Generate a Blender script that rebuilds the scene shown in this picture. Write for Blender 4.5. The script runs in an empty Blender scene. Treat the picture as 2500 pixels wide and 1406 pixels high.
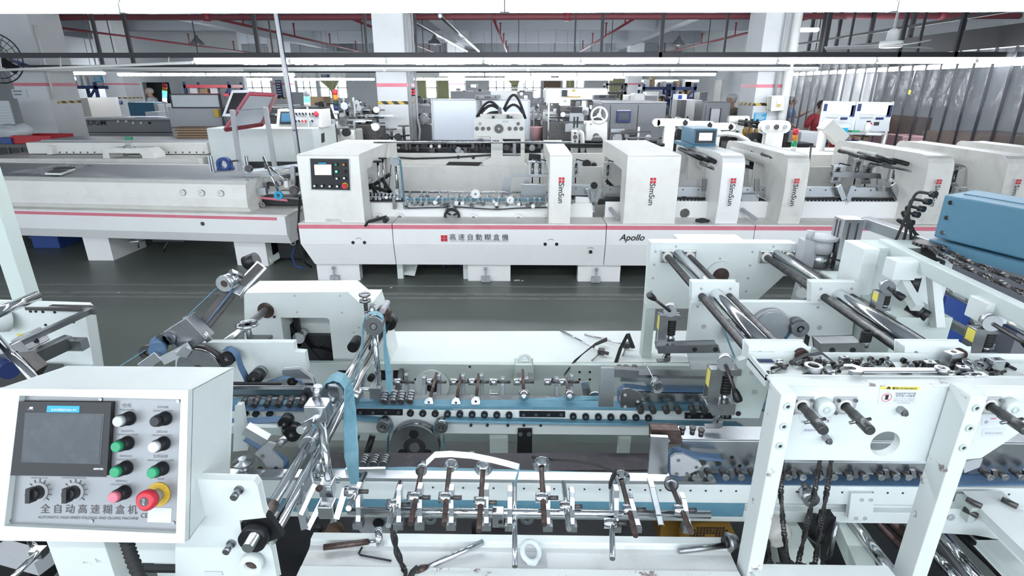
import bpy, math, random
from mathutils import Vector, Matrix, Euler
from mathutils.geometry import tessellate_polygon
random.seed(7)
V = Vector
SC = bpy.context.scene
COL = SC.collection
# ------------------------------------------------------------------ camera
FPX, PITCH, YAW, CAMZ = 1343.0, 19.97, 0.9, 1.9
cd = bpy.data.cameras.new('camera'); cam = bpy.data.objects.new('camera', cd); COL.objects.link(cam)
cd.sensor_width = 36.0; cd.lens = FPX / 2500 * 36.0; cd.clip_start = 0.05; cd.clip_end = 200
cam.location = (0, 0, CAMZ); cam.rotation_euler = (math.radians(90 - PITCH), 0, math.radians(YAW))
SC.camera = cam
RM = cam.rotation_euler.to_matrix()
CP = V((0, 0, CAMZ))
# ------------------------------------------------------------------ light and exposure
SC.view_settings.view_transform = 'Standard'; SC.view_settings.look = 'None'
SC.view_settings.exposure = 1.15; SC.view_settings.gamma = 1.0; SC.view_settings.use_curve_mapping = False
W = bpy.data.worlds.new('daylight'); SC.world = W; W.use_nodes = True
W.node_tree.nodes['Background'].inputs[0].default_value = (0.80, 0.90, 1.0, 1)
W.node_tree.nodes['Background'].inputs[1].default_value = 1.3
TUBE_STRENGTH = 32.0
SC.cycles.max_bounces = 6; SC.cycles.diffuse_bounces = 3; SC.cycles.glossy_bounces = 3
SC.cycles.transparent_max_bounces = 12; SC.cycles.transmission_bounces = 3
SC.cycles.sample_clamp_indirect = 6.0
SC.cycles.use_denoising = True

def at(px, py, x=None, y=None, z=None):
    d = RM @ V(((px - 1250) / FPX, (703 - py) / FPX, -1.0))
    if y is not None: t = y / d.y
    elif z is not None: t = (z - CAMZ) / d.z
    else: t = x / d.x
    return CP + d * t
def proj(p):
    q = RM.transposed() @ (V(p) - CP)
    return (1250 + FPX * q.x / -q.z, 703 - FPX * q.y / -q.z)
def mpp(p):            # metres per photograph pixel at a point
    q = RM.transposed() @ (V(p) - CP)
    return -q.z / FPX
# ------------------------------------------------------------------ materials
def mat(name, col, rough=0.5, metal=0.0, dirt=0.0, dcol=(0.25, 0.2, 0.15), scale=6.0, emit=0.0, alpha=1.0, trans=0.0, bump=0.0, coat=0.0, ramp=(.48, .78)):
    m = bpy.data.materials.new(name); m.use_nodes = True
    nt = m.node_tree; b = nt.nodes['Principled BSDF']
    b.inputs['Base Color'].default_value = (*col, 1); b.inputs['Roughness'].default_value = rough
    b.inputs['Metallic'].default_value = metal
    if coat: b.inputs['Coat Weight'].default_value = coat; b.inputs['Coat Roughness'].default_value = 0.15
    if emit:
        b.inputs['Emission Color'].default_value = (*col, 1); b.inputs['Emission Strength'].default_value = emit
    if alpha < 1: b.inputs['Alpha'].default_value = alpha
    if trans: b.inputs['Transmission Weight'].default_value = trans
    if dirt or bump:
        tc = nt.nodes.new('ShaderNodeTexCoord')
        n = nt.nodes.new('ShaderNodeTexNoise'); n.inputs['Scale'].default_value = scale
        n.inputs['Detail'].default_value = 8; n.inputs['Roughness'].default_value = 0.65
        nt.links.new(tc.outputs['Object'], n.inputs['Vector'])
        if dirt:
            r = nt.nodes.new('ShaderNodeValToRGB'); r.color_ramp.elements[0].position = ramp[0]
            r.color_ramp.elements[1].position = ramp[1]
            nt.links.new(n.outputs['Fac'], r.inputs['Fac'])
            mu = nt.nodes.new('ShaderNodeMath'); mu.operation = 'MULTIPLY'; mu.inputs[1].default_value = dirt
            nt.links.new(r.outputs['Color'], mu.inputs[0])
            mx = nt.nodes.new('ShaderNodeMix'); mx.data_type = 'RGBA'
            mx.inputs['A'].default_value = (*col, 1); mx.inputs['B'].default_value = (*dcol, 1)
            nt.links.new(mu.outputs[0], mx.inputs['Factor'])
            nt.links.new(mx.outputs['Result'], b.inputs['Base Color'])
        if bump:
            bp = nt.nodes.new('ShaderNodeBump'); bp.inputs['Strength'].default_value = bump; bp.inputs['Distance'].default_value = 0.01
            nt.links.new(n.outputs['Fac'], bp.inputs['Height']); nt.links.new(bp.outputs['Normal'], b.inputs['Normal'])
    return m
M = dict(
    white=mat('mint_white_paint', (0.70, 0.75, 0.735), 0.38, dirt=0.25, dcol=(0.5, 0.5, 0.44), scale=5),
    worn=mat('worn_white_paint', (0.70, 0.74, 0.72), 0.45, dirt=0.85, dcol=(0.16, 0.10, 0.09), scale=13, ramp=(.62, .66)),
    mint=mat('pale_green_paint', (0.56, 0.63, 0.60), 0.45, dirt=0.2, dcol=(0.5, 0.5, 0.42), scale=6),
    cream=mat('cream_paint', (0.84, 0.83, 0.79), 0.42, dirt=0.3, dcol=(0.50, 0.46, 0.38), scale=4),
    creamgrey=mat('aged_cream_paint', (0.72, 0.71, 0.67), 0.45, dirt=0.5, dcol=(0.42, 0.38, 0.32), scale=5),
    panelw=mat('white_gloss_paint', (0.88, 0.88, 0.87), 0.3, dirt=0.15, dcol=(0.55, 0.52, 0.47), scale=2),
    pink=mat('faded_red_stripe', (0.70, 0.19, 0.25), 0.5, dirt=0.3, dcol=(0.75, 0.5, 0.5), scale=3),
    red=mat('red_paint', (0.50, 0.03, 0.04), 0.5),
    redplastic=mat('red_plastic', (0.60, 0.03, 0.05), 0.35),
    darkred=mat('dark_red_paint', (0.20, 0.03, 0.04), 0.5),
    chrome=mat('chrome', (0.66, 0.68, 0.70), 0.12, 1.0),
    alu=mat('brushed_aluminium', (0.56, 0.58, 0.60), 0.29, 1.0, dirt=0.35, dcol=(0.40, 0.41, 0.43), scale=18),
    steel=mat('machined_steel', (0.34, 0.35, 0.36), 0.30, 1.0, dirt=0.5, dcol=(0.20, 0.19, 0.18), scale=22),
    dsteel=mat('dark_steel', (0.10, 0.095, 0.095), 0.42, 0.8, dirt=0.4, dcol=(0.22, 0.19, 0.18), scale=30),
    rust=mat('oily_rusty_steel', (0.085, 0.055, 0.048), 0.4, 0.6, dirt=0.6, dcol=(0.22, 0.19, 0.18), scale=40),
    black=mat('black_plastic', (0.012, 0.012, 0.014), 0.4),
    blacksteel=mat('blackened_steel', (0.03, 0.03, 0.033), 0.38, 0.6),
    rubber=mat('black_rubber', (0.02, 0.02, 0.02), 0.7),
    belt=mat('blue_belt', (0.10, 0.24, 0.32), 0.55, dirt=0.4, dcol=(0.20, 0.36, 0.43), scale=25),
    beltl=mat('light_blue_belt', (0.16, 0.34, 0.42), 0.55, dirt=0.4, dcol=(0.30, 0.50, 0.56), scale=25),
    beltb=mat('royal_blue_belt', (0.075, 0.15, 0.26), 0.55, dirt=0.4, dcol=(0.18, 0.27, 0.38), scale=25),
    beltk=mat('black_belt', (0.035, 0.028, 0.035), 0.55, dirt=0.6, dcol=(0.12, 0.10, 0.12), scale=14),
    bluebox=mat('blue_hammered_paint', (0.085, 0.22, 0.32), 0.45, bump=0.5, scale=220),
    blue=mat('blue_plastic', (0.02, 0.06, 0.25), 0.4),
    bluepaint=mat('dark_blue_paint', (0.015, 0.03, 0.12), 0.5),
    teal=mat('teal_paint', (0.02, 0.12, 0.22), 0.5),
    grey=mat('grey_paint', (0.16, 0.165, 0.18), 0.45, dirt=0.2, dcol=(0.26, 0.26, 0.27), scale=3),
    lgrey=mat('light_grey_paint', (0.42, 0.43, 0.45), 0.45, dirt=0.2, dcol=(0.3, 0.3, 0.3), scale=3),
    yellow=mat('yellow_paint', (0.62, 0.40, 0.04), 0.5),
    fan=mat('ochre_paint', (0.28, 0.15, 0.02), 0.5),
    amber=mat('amber_plastic', (0.60, 0.22, 0.02), 0.4),
    green=mat('green_plastic', (0.02, 0.32, 0.14), 0.35),
    dgreen=mat('dark_green_cloth', (0.02, 0.045, 0.035), 0.8),
    whitep=mat('white_plastic', (0.82, 0.82, 0.80), 0.35),
    paper=mat('white_paper', (0.64, 0.67, 0.70), 0.7),
    stickery=mat('yellow_sticker', (0.75, 0.66, 0.12), 0.5),
    film=mat('clear_plastic_film', (0.85, 0.88, 0.9), 0.12, alpha=0.45, bump=0.6, scale=9),
    tape=mat('clear_tape', (0.80, 0.88, 0.88), 0.08, alpha=0.75, bump=0.6, scale=30),
    palepink=mat('pale_pink_plastic', (0.62, 0.36, 0.38), 0.5), dimglow=mat('dim_bright_panel', (0.85, 0.9, 0.95), 0.5, emit=0.35),
    midgrey=mat('mid_grey_paint', (0.27, 0.28, 0.30), 0.45),
    piper=mat('muted_red_pipe_paint', (0.19, 0.045, 0.055), 0.6),
    trough=mat('smudged_white_sheet', (0.62, 0.64, 0.63), 0.4, dirt=0.6, dcol=(0.38, 0.37, 0.34), scale=7),
    card=mat('brown_cardboard', (0.34, 0.24, 0.14), 0.8),
    wood=mat('brown_wood', (0.12, 0.07, 0.045), 0.6),
    cloth=mat('pale_yellow_cloth', (0.52, 0.52, 0.32), 0.9),
    skin=mat('skin', (0.36, 0.21, 0.15), 0.6), hair=mat('dark_hair', (0.02, 0.017, 0.015), 0.7),
    hairnet=mat('grey_hairnet', (0.42, 0.46, 0.46), 0.8), grayhair=mat('grey_hair', (0.30, 0.27, 0.25), 0.8),
    greyshirt=mat('grey_checked_cloth', (0.36, 0.39, 0.43), 0.85, dirt=0.8, dcol=(0.12, 0.13, 0.16), scale=20),
    olive=mat('olive_cloth', (0.17, 0.15, 0.11), 0.85), blueshirt=mat('blue_cloth', (0.10, 0.15, 0.26), 0.85),
    trouser=mat('dark_trouser_cloth', (0.03, 0.03, 0.04), 0.85), redcloth=mat('red_cloth', (0.35, 0.04, 0.05), 0.8),
    screen=mat('dark_glass', (0.045, 0.055, 0.065), 0.25, dirt=0.4, dcol=(0.10, 0.11, 0.12), scale=30),
    lcd=mat('lit_screen', (0.62, 0.76, 1.0), 0.4, emit=0.9), lcdw=mat('lit_white_screen', (0.85, 0.92, 1.0), 0.4, emit=0.8),
    ledred=mat('red_led', (1.0, 0.05, 0.06), 0.4, emit=2.5), ledgreen=mat('green_light', (0.05, 1.0, 0.45), 0.4, emit=2.5),
    ledblue=mat('blue_light', (0.05, 0.15, 1.0), 0.4, emit=3.0),
    cyan=mat('cyan_sticker', (0.02, 0.36, 0.60), 0.4),
    sky=mat('bright_window_daylight', (0.80, 0.93, 1.0), 0.5, emit=1.6),
    tube=mat('glowing_tube', (0.90, 0.95, 1.0), 0.5, emit=TUBE_STRENGTH),
    tubefar=mat('glowing_tube_far', (0.86, 0.93, 1.0), 0.5, emit=TUBE_STRENGTH),
    plate=mat('scratched_panel_aluminium', (0.30, 0.31, 0.32), 0.42, 0.6, dirt=0.5, dcol=(0.34, 0.35, 0.36), scale=6),
)
# ------------------------------------------------------------------ mesh builder
def basis(ax):
    ax = V(ax).normalized()
    t = V((0, 0, 1)) if abs(ax.z) < 0.9 else V((1, 0, 0))
    u = ax.cross(t).normalized(); return u, ax.cross(u).normalized(), ax
class MB:
    def __init__(s): s.v = []; s.f = []; s.s = []
    def add(s, vs, fs, smooth=False):
        n = len(s.v); s.v += [tuple(p) for p in vs]
        for f in fs: s.f.append([i + n for i in f]); s.s.append(smooth)
        return s
    def box(s, x0, x1, y0, y1, z0, z1):
        return s.hexa([V((x, y, z)) for z in (z0, z1) for x, y in ((x0, y0), (x1, y0), (x1, y1), (x0, y1))])
    def hexa(s, p):    # four lower points in order, then the four above them
        return s.add(p, [(3, 2, 1, 0), (4, 5, 6, 7), (0, 1, 5, 4), (1, 2, 6, 5), (2, 3, 7, 6), (3, 0, 4, 7)])
    def cbox(s, c, u, v, w):   # centre and three half vectors
        c, u, v, w = V(c), V(u), V(v), V(w)
        return s.hexa([c - w - u - v, c - w + u - v, c - w + u + v, c - w - u + v, c + w - u - v, c + w + u - v, c + w + u + v, c + w - u + v])
    def bar(s, a, b, w, h, up=(0, 0, 1)):   # square bar from a to b
        a, b = V(a), V(b); d = b - a; r = d.cross(V(up)).normalized(); t = r.cross(d).normalized()
        return s.cbox((a + b) / 2, r * w / 2, d / 2, t * h / 2)
    def prism(s, pts, vec, holes=()):
        pts = [V(p) for p in pts]; vec = V(vec); loops = [pts] + [[V(q) for q in h] for h in holes]
        allp = [q for l in loops for q in l]; n = len(allp)
        if not holes: s.add(allp + [p + vec for p in allp], [tuple(range(n)), tuple(range(2 * n - 1, n - 1, -1))])
        else:
            tris = tessellate_polygon(loops)
            s.add(allp + [p + vec for p in allp], [tuple(t) for t in tris] + [tuple(i + n for i in reversed(t)) for t in tris])
        base = len(s.v) - 2 * n; k = 0
        for l in loops:
            m = len(l)
            for i in range(m):
                a, b = k + i, k + (i + 1) % m
                s.f.append([base + a, base + b, base + b + n, base + a + n]); s.s.append(False)
            k += m
        return s
    def cyl(s, a, b, r, r2=None, n=16, caps=True, smooth=True):
        a, b = V(a), V(b); r2 = r if r2 is None else r2; u, w, _ = basis(b - a)
        vs = []
        for p, q in ((a, r), (b, r2)):
            for i in range(n):
                t = 2 * math.pi * i / n; vs.append(p + (u * math.cos(t) + w * math.sin(t)) * q)
        s.add(vs, [(i, (i + 1) % n, (i + 1) % n + n, i + n) for i in range(n)], smooth)
        if caps: k = len(s.v) - 2 * n; s.f += [[k + i for i in range(n - 1, -1, -1)], [k + n + i for i in range(n)]]; s.s += [False, False]
        return s
    def lathe(s, c, ax, prof, n=24, smooth=True):   # prof: (distance along axis, radius)
        c = V(c); u, w, ax = basis(ax); vs = []; m = len(prof)
        for h, r in prof:
            for i in range(n):
                t = 2 * math.pi * i / n; vs.append(c + ax * h + (u * math.cos(t) + w * math.sin(t)) * r)
        s.add(vs, [(j * n + i, j * n + (i + 1) % n, (j + 1) * n + (i + 1) % n, (j + 1) * n + i) for j in range(m - 1) for i in range(n)], smooth)
        k = len(s.v) - m * n
        if prof[0][1] > 1e-5: s.f.append([k + i for i in range(n - 1, -1, -1)]); s.s.append(False)
        if prof[-1][1] > 1e-5: s.f.append([k + (m - 1) * n + i for i in range(n)]); s.s.append(False)
        return s
    def ring(s, a, b, ro, ri, n=28):
        a, b = V(a), V(b); L = (b - a).length
        c = a; u, w, ax = basis(b - a); vs = []
        for h, r in ((0, ri), (0, ro), (L, ro), (L, ri)):
            for i in range(n):
                t = 2 * math.pi * i / n; vs.append(c + ax * h + (u * math.cos(t) + w * math.sin(t)) * r)
        fs = []
        k = len(s.v)
        for j in range(4):
            for i in range(n):
                fs.append((j * n + i, j * n + (i + 1) % n, ((j + 1) % 4) * n + (i + 1) % n, ((j + 1) % 4) * n + i))
        n0 = len(s.f); s.add(vs, fs)
        for j in (1, 3):
            for i in range(n): s.s[n0 + j * n + i] = True
        return s
    def tube(s, pts, r, n=8, closed=False, caps=True):
        pts = [V(p) for p in pts]; m = len(pts); vs = []; pu = None
        for j, p in enumerate(pts):
            a = pts[j - 1] if (j or closed) else p; b = pts[(j + 1) % m] if (j < m - 1 or closed) else p
            d = (b - a).normalized()
            if pu is None: pu, w, _ = basis(d)
            pu = (pu - d * pu.dot(d)).normalized(); w = d.cross(pu)
            rr = r[j] if isinstance(r, (list, tuple)) else r
            for i in range(n):
                t = 2 * math.pi * i / n; vs.append(p + (pu * math.cos(t) + w * math.sin(t)) * rr)
        q = m if closed else m - 1
        s.add(vs, [(j * n + i, j * n + (i + 1) % n, ((j + 1) % m) * n + (i + 1) % n, ((j + 1) % m) * n + i) for j in range(q) for i in range(n)], True)
        if caps and not closed:
            k = len(s.v) - m * n; s.f += [[k + i for i in range(n - 1, -1, -1)], [k + (m - 1) * n + i for i in range(n)]]; s.s += [False, False]
        return s
    def belt(s, pts, wv, th, closed=False):   # flat band: path, half-width vector (or list), thickness
        pts = [V(p) for p in pts]; m = len(pts); vs = []
        for j, p in enumerate(pts):
            a = pts[j - 1] if (j or closed) else p; b = pts[(j + 1) % m] if (j < m - 1 or closed) else p
            w = V(wv[j]) if isinstance(wv, list) else V(wv)
            nr = (b - a).cross(w).normalized() * th / 2
            vs += [p - w - nr, p + w - nr, p + w + nr, p - w + nr]
        q = m if closed else m - 1
        s.add(vs, [(j * 4 + i, j * 4 + (i + 1) % 4, ((j + 1) % m) * 4 + (i + 1) % 4, ((j + 1) % m) * 4 + i) for j in range(q) for i in range(4)], False)
        if not closed:
            k = len(s.v) - m * 4; s.f += [[k + 3, k + 2, k + 1, k], [k + 4 * m - 4, k + 4 * m - 3, k + 4 * m - 2, k + 4 * m - 1]]; s.s += [False, False]
        return s
    def torus(s, c, ax, R, r, n=28, k=8):
        u, w, ax = basis(ax); c = V(c)
        return s.tube([c + (u * math.cos(2 * math.pi * i / n) + w * math.sin(2 * math.pi * i / n)) * R for i in range(n)], r, k, True)
    def ball(s, c, r, n=12, sc=(1, 1, 1)):
        c = V(c); vs = []; h = n // 2 + 1
        for j in range(h + 1):
            f = math.pi * j / h
            for i in range(n):
                t = 2 * math.pi * i / n
                vs.append(c + V((math.sin(f) * math.cos(t) * sc[0], math.sin(f) * math.sin(t) * sc[1], math.cos(f) * sc[2])) * r)
        return s.add(vs, [(j * n + i, (j + 1) * n + i, (j + 1) * n + (i + 1) % n, j * n + (i + 1) % n) for j in range(h) for i in range(n)], True)
    def spring(s, a, b, R, r, turns, n=10):
        a, b = V(a), V(b); u, w, ax = basis(b - a); N = int(turns * n)
        return s.tube([a + (b - a) * i / N + (u * math.cos(2 * math.pi * i / n) + w * math.sin(2 * math.pi * i / n)) * R for i in range(N + 1)], r, 5)
    def build(s, name, m, parent=None, bevel=0.0, **props):
        me = bpy.data.meshes.new(name)
        me.from_pydata([tuple(p) for p in s.v], [], s.f); me.update()
        me.polygons.foreach_set('use_smooth', s.s)
        o = bpy.data.objects.new(name, me); COL.objects.link(o)
        me.materials.append(M[m] if isinstance(m, str) else m)
        if parent: o.parent = parent; o.location = -wloc(parent)
        if bevel:
            b = o.modifiers.new('edge', 'BEVEL'); b.width = bevel; b.segments = 2; b.limit_method = 'ANGLE'; b.angle_limit = 0.7
        for k, v in props.items(): o[k] = v
        return o
def wloc(o):
    p = V((0, 0, 0))
    while o: p += o.location; o = o.parent
    return p
def thing(name, label, cat, loc=(0, 0, 0), group=None):
    o = bpy.data.objects.new(name, None); COL.objects.link(o); o.location = loc; o.empty_display_size = 0.1
    o['label'] = label; o['category'] = cat
    if group: o['group'] = group
    return o
def tag(o, label, cat, group=None, kind=None):
    o['label'] = label; o['category'] = cat
    if group: o['group'] = group
    if kind: o['kind'] = kind
    return o
def struct(o): o['kind'] = 'structure'; return o
def copy_tree(o, parent=None):
    c = o.copy(); COL.objects.link(c)
    if parent: c.parent = parent
    for ch in list(o.children): copy_tree(ch, c)
    return c
def text(body, a, b, up, m, name, parent=None, th=0.0006, shear=0.0, off=0.0, hs=None, space=1.0):
    """lettering from a to b (baseline), letters rise along up; hs = letter height in metres"""
    a, b = V(a), V(b); cu = bpy.data.curves.new(name, 'FONT'); cu.body = body; cu.shear = shear; cu.offset = off; cu.resolution_u = 3
    cu.space_character = space
    to = bpy.data.objects.new('tmp', cu); COL.objects.link(to)
    dg = bpy.context.evaluated_depsgraph_get(); dg.update()
    me = bpy.data.meshes.new_from_object(to.evaluated_get(dg)); bpy.data.objects.remove(to); bpy.data.curves.remove(cu)
    if not me.vertices: return None
    xs = [v.co.x for v in me.vertices]; ys = [v.co.y for v in me.vertices]
    x0, x1, y0, y1 = min(xs), max(xs), min(ys), max(ys)
    X = (b - a); sx = 1.0 / max(x1 - x0, 1e-4); up = V(up).normalized(); h = (hs if hs else X.length * (y1 - y0) * sx)
    nrm = X.cross(up).normalized() * th
    vs = [a + X * ((v.co.x - x0) * sx) + up * ((v.co.y - y0) / max(y1 - y0, 1e-4) * h) + nrm for v in me.vertices]
    for v, p in zip(me.vertices, vs): v.co = p
    o = bpy.data.objects.new(name, me); COL.objects.link(o); me.materials.clear(); me.materials.append(M[m] if isinstance(m, str) else m)
    me.name = name
    if parent: o.parent = parent; o.location = -wloc(parent)
    return o
def circle(c, ax, r, n=24, up=None):
    u, w, _ = basis(ax); c = V(c)
    return [c + (u * math.cos(2 * math.pi * i / n) + w * math.sin(2 * math.pi * i / n)) * r for i in range(n)]
def pxs(pts, **k): return [at(a, b, **k) for a, b in pts]
def plate(pts, y, th, m, name, parent=None, bevel=0.0, holes=(), mb=None):   # upright plate facing the camera side
    mb = mb or MB(); mb.prism(pxs(pts, y=y), (0, th, 0), [pxs(h, y=y) for h in holes])
    return mb.build(name, m, parent, bevel) if name else mb
def slab(pts, z, th, m, name, parent=None, bevel=0.0, mb=None):     # level plate
    mb = mb or MB(); mb.prism(pxs(pts, z=z), (0, 0, -th))
    return mb.build(name, m, parent, bevel) if name else mb
def hole_px(cx, cy, r, n=20): return [(cx + r * math.cos(2 * math.pi * i / n), cy + r * math.sin(2 * math.pi * i / n)) for i in range(n)]
YA = V((0, 1, 0)); ZA = V((0, 0, 1)); XA = V((1, 0, 0))
# ================================================================== the hall
FLOORM = mat('grey_green_floor_coating', (0.108, 0.125, 0.112), 0.42, dirt=0.5, dcol=(0.175, 0.185, 0.168), scale=1.2, bump=0.05)
CEILM = mat('grey_white_ceiling_paint', (0.33, 0.35, 0.38), 0.9, dirt=0.3, dcol=(0.25, 0.27, 0.29), scale=0.8)
WALLM = mat('white_wall_paint', (0.60, 0.62, 0.64), 0.85, dirt=0.25, dcol=(0.42, 0.44, 0.46), scale=1.5)
o = MB().box(-30, 22, -6, 36, -0.2, 0).build('floor', FLOORM); struct(o)
o = MB().box(-30, 22, -6, 36, 4.05, 4.2).build('ceiling', CEILM); struct(o)
for yy in (13.4, 18.8, 23.9, 29.6): struct(MB().box(-30, 22, yy, yy + 0.3, 3.6, 4.06).build('trim_beam', CEILM))
for xx in (-15.0, -8.5, -2.2, 4.3, 10.6): struct(MB().box(xx - 0.15, xx + 0.15, -6, 35, 3.5, 4.06).build('trim_girder', CEILM))
# floor markings: two worn pale lines along the aisle
for pa in ((693, 2), (712, 5), (722, 4)):
    a = at(0, pa[0], z=0).y; mb = MB(); x = -7.0
    mb.box(-7, 3.2, a - pa[1] * 0.006, a + pa[1] * 0.006, 0.0, 0.003)
    struct(mb.build('floor_marking', mat('worn_floor_line', (0.21, 0.215, 0.20), 0.5, dirt=0.9, dcol=(0.08, 0.085, 0.08), scale=9)))
# back wall with window openings
wins = [(590, 660), (722, 772), (752 + 26, 846), (1003, 1096), (1192, 1250), (1262, 1322), (1372, 1428), (1484, 1530), (1570, 1608)]
YB = 34.0
def zb(py): return at(1250, py, y=YB).z
wx = sorted((at(a, 200, y=YB).x, at(b, 200, y=YB).x) for a, b in wins)
zs, zt0, zt1, ztop = zb(241), zb(190), zb(168), zb(148)
mb = MB(); mb.box(-30, 22, YB, YB + 0.3, 0, zs); mb.box(-30, 22, YB, YB + 0.3, ztop, 4.1)
px_ = -30.0
for a, b in wx:
    if a > px_: mb.box(px_, a, YB, YB + 0.3, zs, ztop)
    px_ = b
mb.box(px_, 22, YB, YB + 0.3, zs, ztop)
struct(mb.build('wall_back', WALLM))
for i, (a, b) in enumerate(wx):
    w = struct(MB().box(a, b, YB + 0.2, YB + 0.24, zs, ztop).build('window_%d' % (i + 1), 'sky'))
    f = MB()
    for zz in (zs, zt0, (zs + zt0) / 2, ztop - 0.06): f.box(a, b, YB + 0.05, YB + 0.12, zz, zz + 0.06)
    for k in range(4): xx = a + (b - a - 0.06) * k / 3; f.box(xx, xx + 0.06, YB + 0.05, YB + 0.12, zs, ztop)
    f.box(a, b, YB + 0.02, YB + 0.14, zt0 + 0.06, zt0 + 0.35)
    f.build('window_frame', 'whitep', w)
# left rear wall with a dark doorway, left side wall, right side walls
YL = 22.0
xa, xb, xd0, xd1 = -30, at(595, 200, y=YL).x, at(346, 200, y=YL).x, at(412, 200, y=YL).x
zd = at(400, 201, y=YL).z
mb = MB(); mb.box(xa, xd0, YL, YL + 0.25, 0, 4.1); mb.box(xd1, xb, YL, YL + 0.25, 0, 4.1); mb.box(xd0, xd1, YL, YL + 0.25, zd, 4.1)
struct(mb.build('wall_left_rear', WALLM))
dk = mat('painted_passage_shade', (0.01, 0.012, 0.015), 0.8)
struct(MB().box(xd0 - 0.1, xd1 + 0.1, YL + 0.26, YL + 0.3, 0, zd + 0.1).build('doorway_shade', dk))  # near-black sheet behind the opening; the unlit passage is painted as its colour
struct(MB().box(-29.8, -29.6, -6, YL, 0, 4.1).build('wall_left', WALLM))
XR = at(1612, 200, y=30.0).x
struct(MB().box(XR, XR + 0.25, 17.2, 34, 0, 4.1).build('wall_right', WALLM))
struct(MB().box(13.5, 13.7, -6, 17.2, 0, 4.1).build('wall_right_far', WALLM))
struct(MB().box(XR, 13.6, 17.2, 17.4, 0, 4.1).build('wall_right_rear', WALLM))
struct(MB().box(XR - 0.08, XR, at(1768, 200, x=XR).y, at(1752, 200, x=XR).y, 0.0, at(1760, 195, x=XR).z).build('door_2', 'creamgrey'))
# columns with a red band and hazard band
HAZ = bpy.data.materials.new('hazard_stripes'); HAZ.use_nodes = True
nt = HAZ.node_tree; tc = nt.nodes.new('ShaderNodeTexCoord'); sp = nt.nodes.new('ShaderNodeSeparateXYZ'); ad = nt.nodes.new('ShaderNodeMath')
m2 = nt.nodes.new('ShaderNodeMath'); m2.operation = 'MULTIPLY'; m2.inputs[1].default_value = 5.4; fr = nt.nodes.new('ShaderNodeMath'); fr.operation = 'FRACT'
gt = nt.nodes.new('ShaderNodeMath'); gt.operation = 'GREATER_THAN'; gt.inputs[1].default_value = 0.5
mx = nt.nodes.new('ShaderNodeMix'); mx.data_type = 'RGBA'; mx.inputs['A'].default_value = (0.02, 0.02, 0.02, 1); mx.inputs['B'].default_value = (0.62, 0.42, 0.08, 1)
ad2 = nt.nodes.new('ShaderNodeMath')
L = nt.links; L.new(tc.outputs['Object'], sp.inputs[0]); L.new(sp.outputs[0], ad.inputs[0]); L.new(sp.outputs[1], ad.inputs[1]); L.new(ad.outputs[0], ad2.inputs[0]); L.new(sp.outputs[2], ad2.inputs[1])
L.new(ad2.outputs[0], m2.inputs[0]); L.new(m2.outputs[0], fr.inputs[0]); L.new(fr.outputs[0], gt.inputs[0]); L.new(gt.outputs[0], mx.inputs['Factor'])
L.new(mx.outputs['Result'], nt.nodes['Principled BSDF'].inputs['Base Color'])
COLW = mat('column_white', (0.70, 0.71, 0.72), 0.7, dirt=0.3, dcol=(0.5, 0.5, 0.5), scale=2)
COLG = mat('column_grey_dado', (0.36, 0.38, 0.40), 0.7, dirt=0.2, dcol=(0.3, 0.3, 0.3), scale=2)
def column(x0, x1, y, d, haz=(1.62, 1.70), red=(1.91, 2.0), dado=None):
    c = struct(MB().box(x0, x1, y, y + d, 0, 4.1).build('column', COLW))
    e = 0.004
    if red: MB().box(x0 - e, x1 + e, y - e, y + d + e, *red).build('red_band', 'pink', c)
    if haz: MB().box(x0 - e, x1 + e, y - e, y + d + e, *haz).build('hazard_band', HAZ, c)
    return c
cz = lambda py, y: at(1250, py, y=y).z
column(at(923, 250, y=10).x, at(996, 250, y=10).x, 10.0, 0.7, (cz(255, 10), cz(247, 10)), (cz(212, 10), cz(203, 10)))
c = column(at(1848, 200, y=10).x, at(1928, 200, y=10).x, 10.0, 0.7, (cz(258, 10), cz(251, 10)), (cz(214, 10), cz(206, 10)))
c = column(-8.78, -8.21, 10.0, 0.7, None, (cz(210, 10), cz(202, 10)))
MB().box(-8.212, -8.205, 10.15, 10.7, cz(252, 10.5), cz(246, 10.5)).build('hazard_band', HAZ, c)
for p0, p1, y in ((252, 302, 17.5), (665, 702, 22.3), (1095, 1133, 24), (1533, 1567, 24)):
    column(at(p0, 200, y=y).x, at(p1, 200, y=y).x, y, 0.7, (cz(241, y), cz(238, y)), (cz(207, y), cz(203, y)))
# small signs and boxes on the columns
def sign(px0, px1, py0, py1, y, m, name, label, cat, th=0.012, lines=0, lm='whitep', marks=True, rise=0):
    a, b, c, d = at(px0, py1, y=y), at(px1, py1, y=y), at(px0, py0, y=y), at(px1, py0, y=y)
    x0, x1, z0, z1 = (a.x + c.x) / 2, (b.x + d.x) / 2, a.z, c.z
    t = thing(name, label, cat, ((x0 + x1) / 2, y, z0))
    MB().box(x0, x1, y, y + th, z0, z1).build('board', m, t)
    mb = MB(); r = random.Random(int(px0 * 7 + py0))
    for i in range(lines):
        zz = z1 - (z1 - z0) * (i + 0.8) / (lines + 0.8)
        mb.box(x0 + (x1 - x0) * 0.1, x0 + (x1 - x0) * r.uniform(0.6, 0.92), y - 0.003, y, zz, zz + (z1 - z0) * 0.3 / lines)
    if lines: mb.build('printed_lines', lm, t)
    return t
sign(1841, 1871, 275, 295, 9.985, 'cyan', 'wall_notice', 'blue printed notice on the column beside the plastic strip curtain', 'notice', lines=6)
sign(30, 66, 218, 240, 9.985, 'paper', 'paper_notice', 'white paper notice with two dark photos on the column behind the red crate', 'notice', lines=2, lm='grey')
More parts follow.
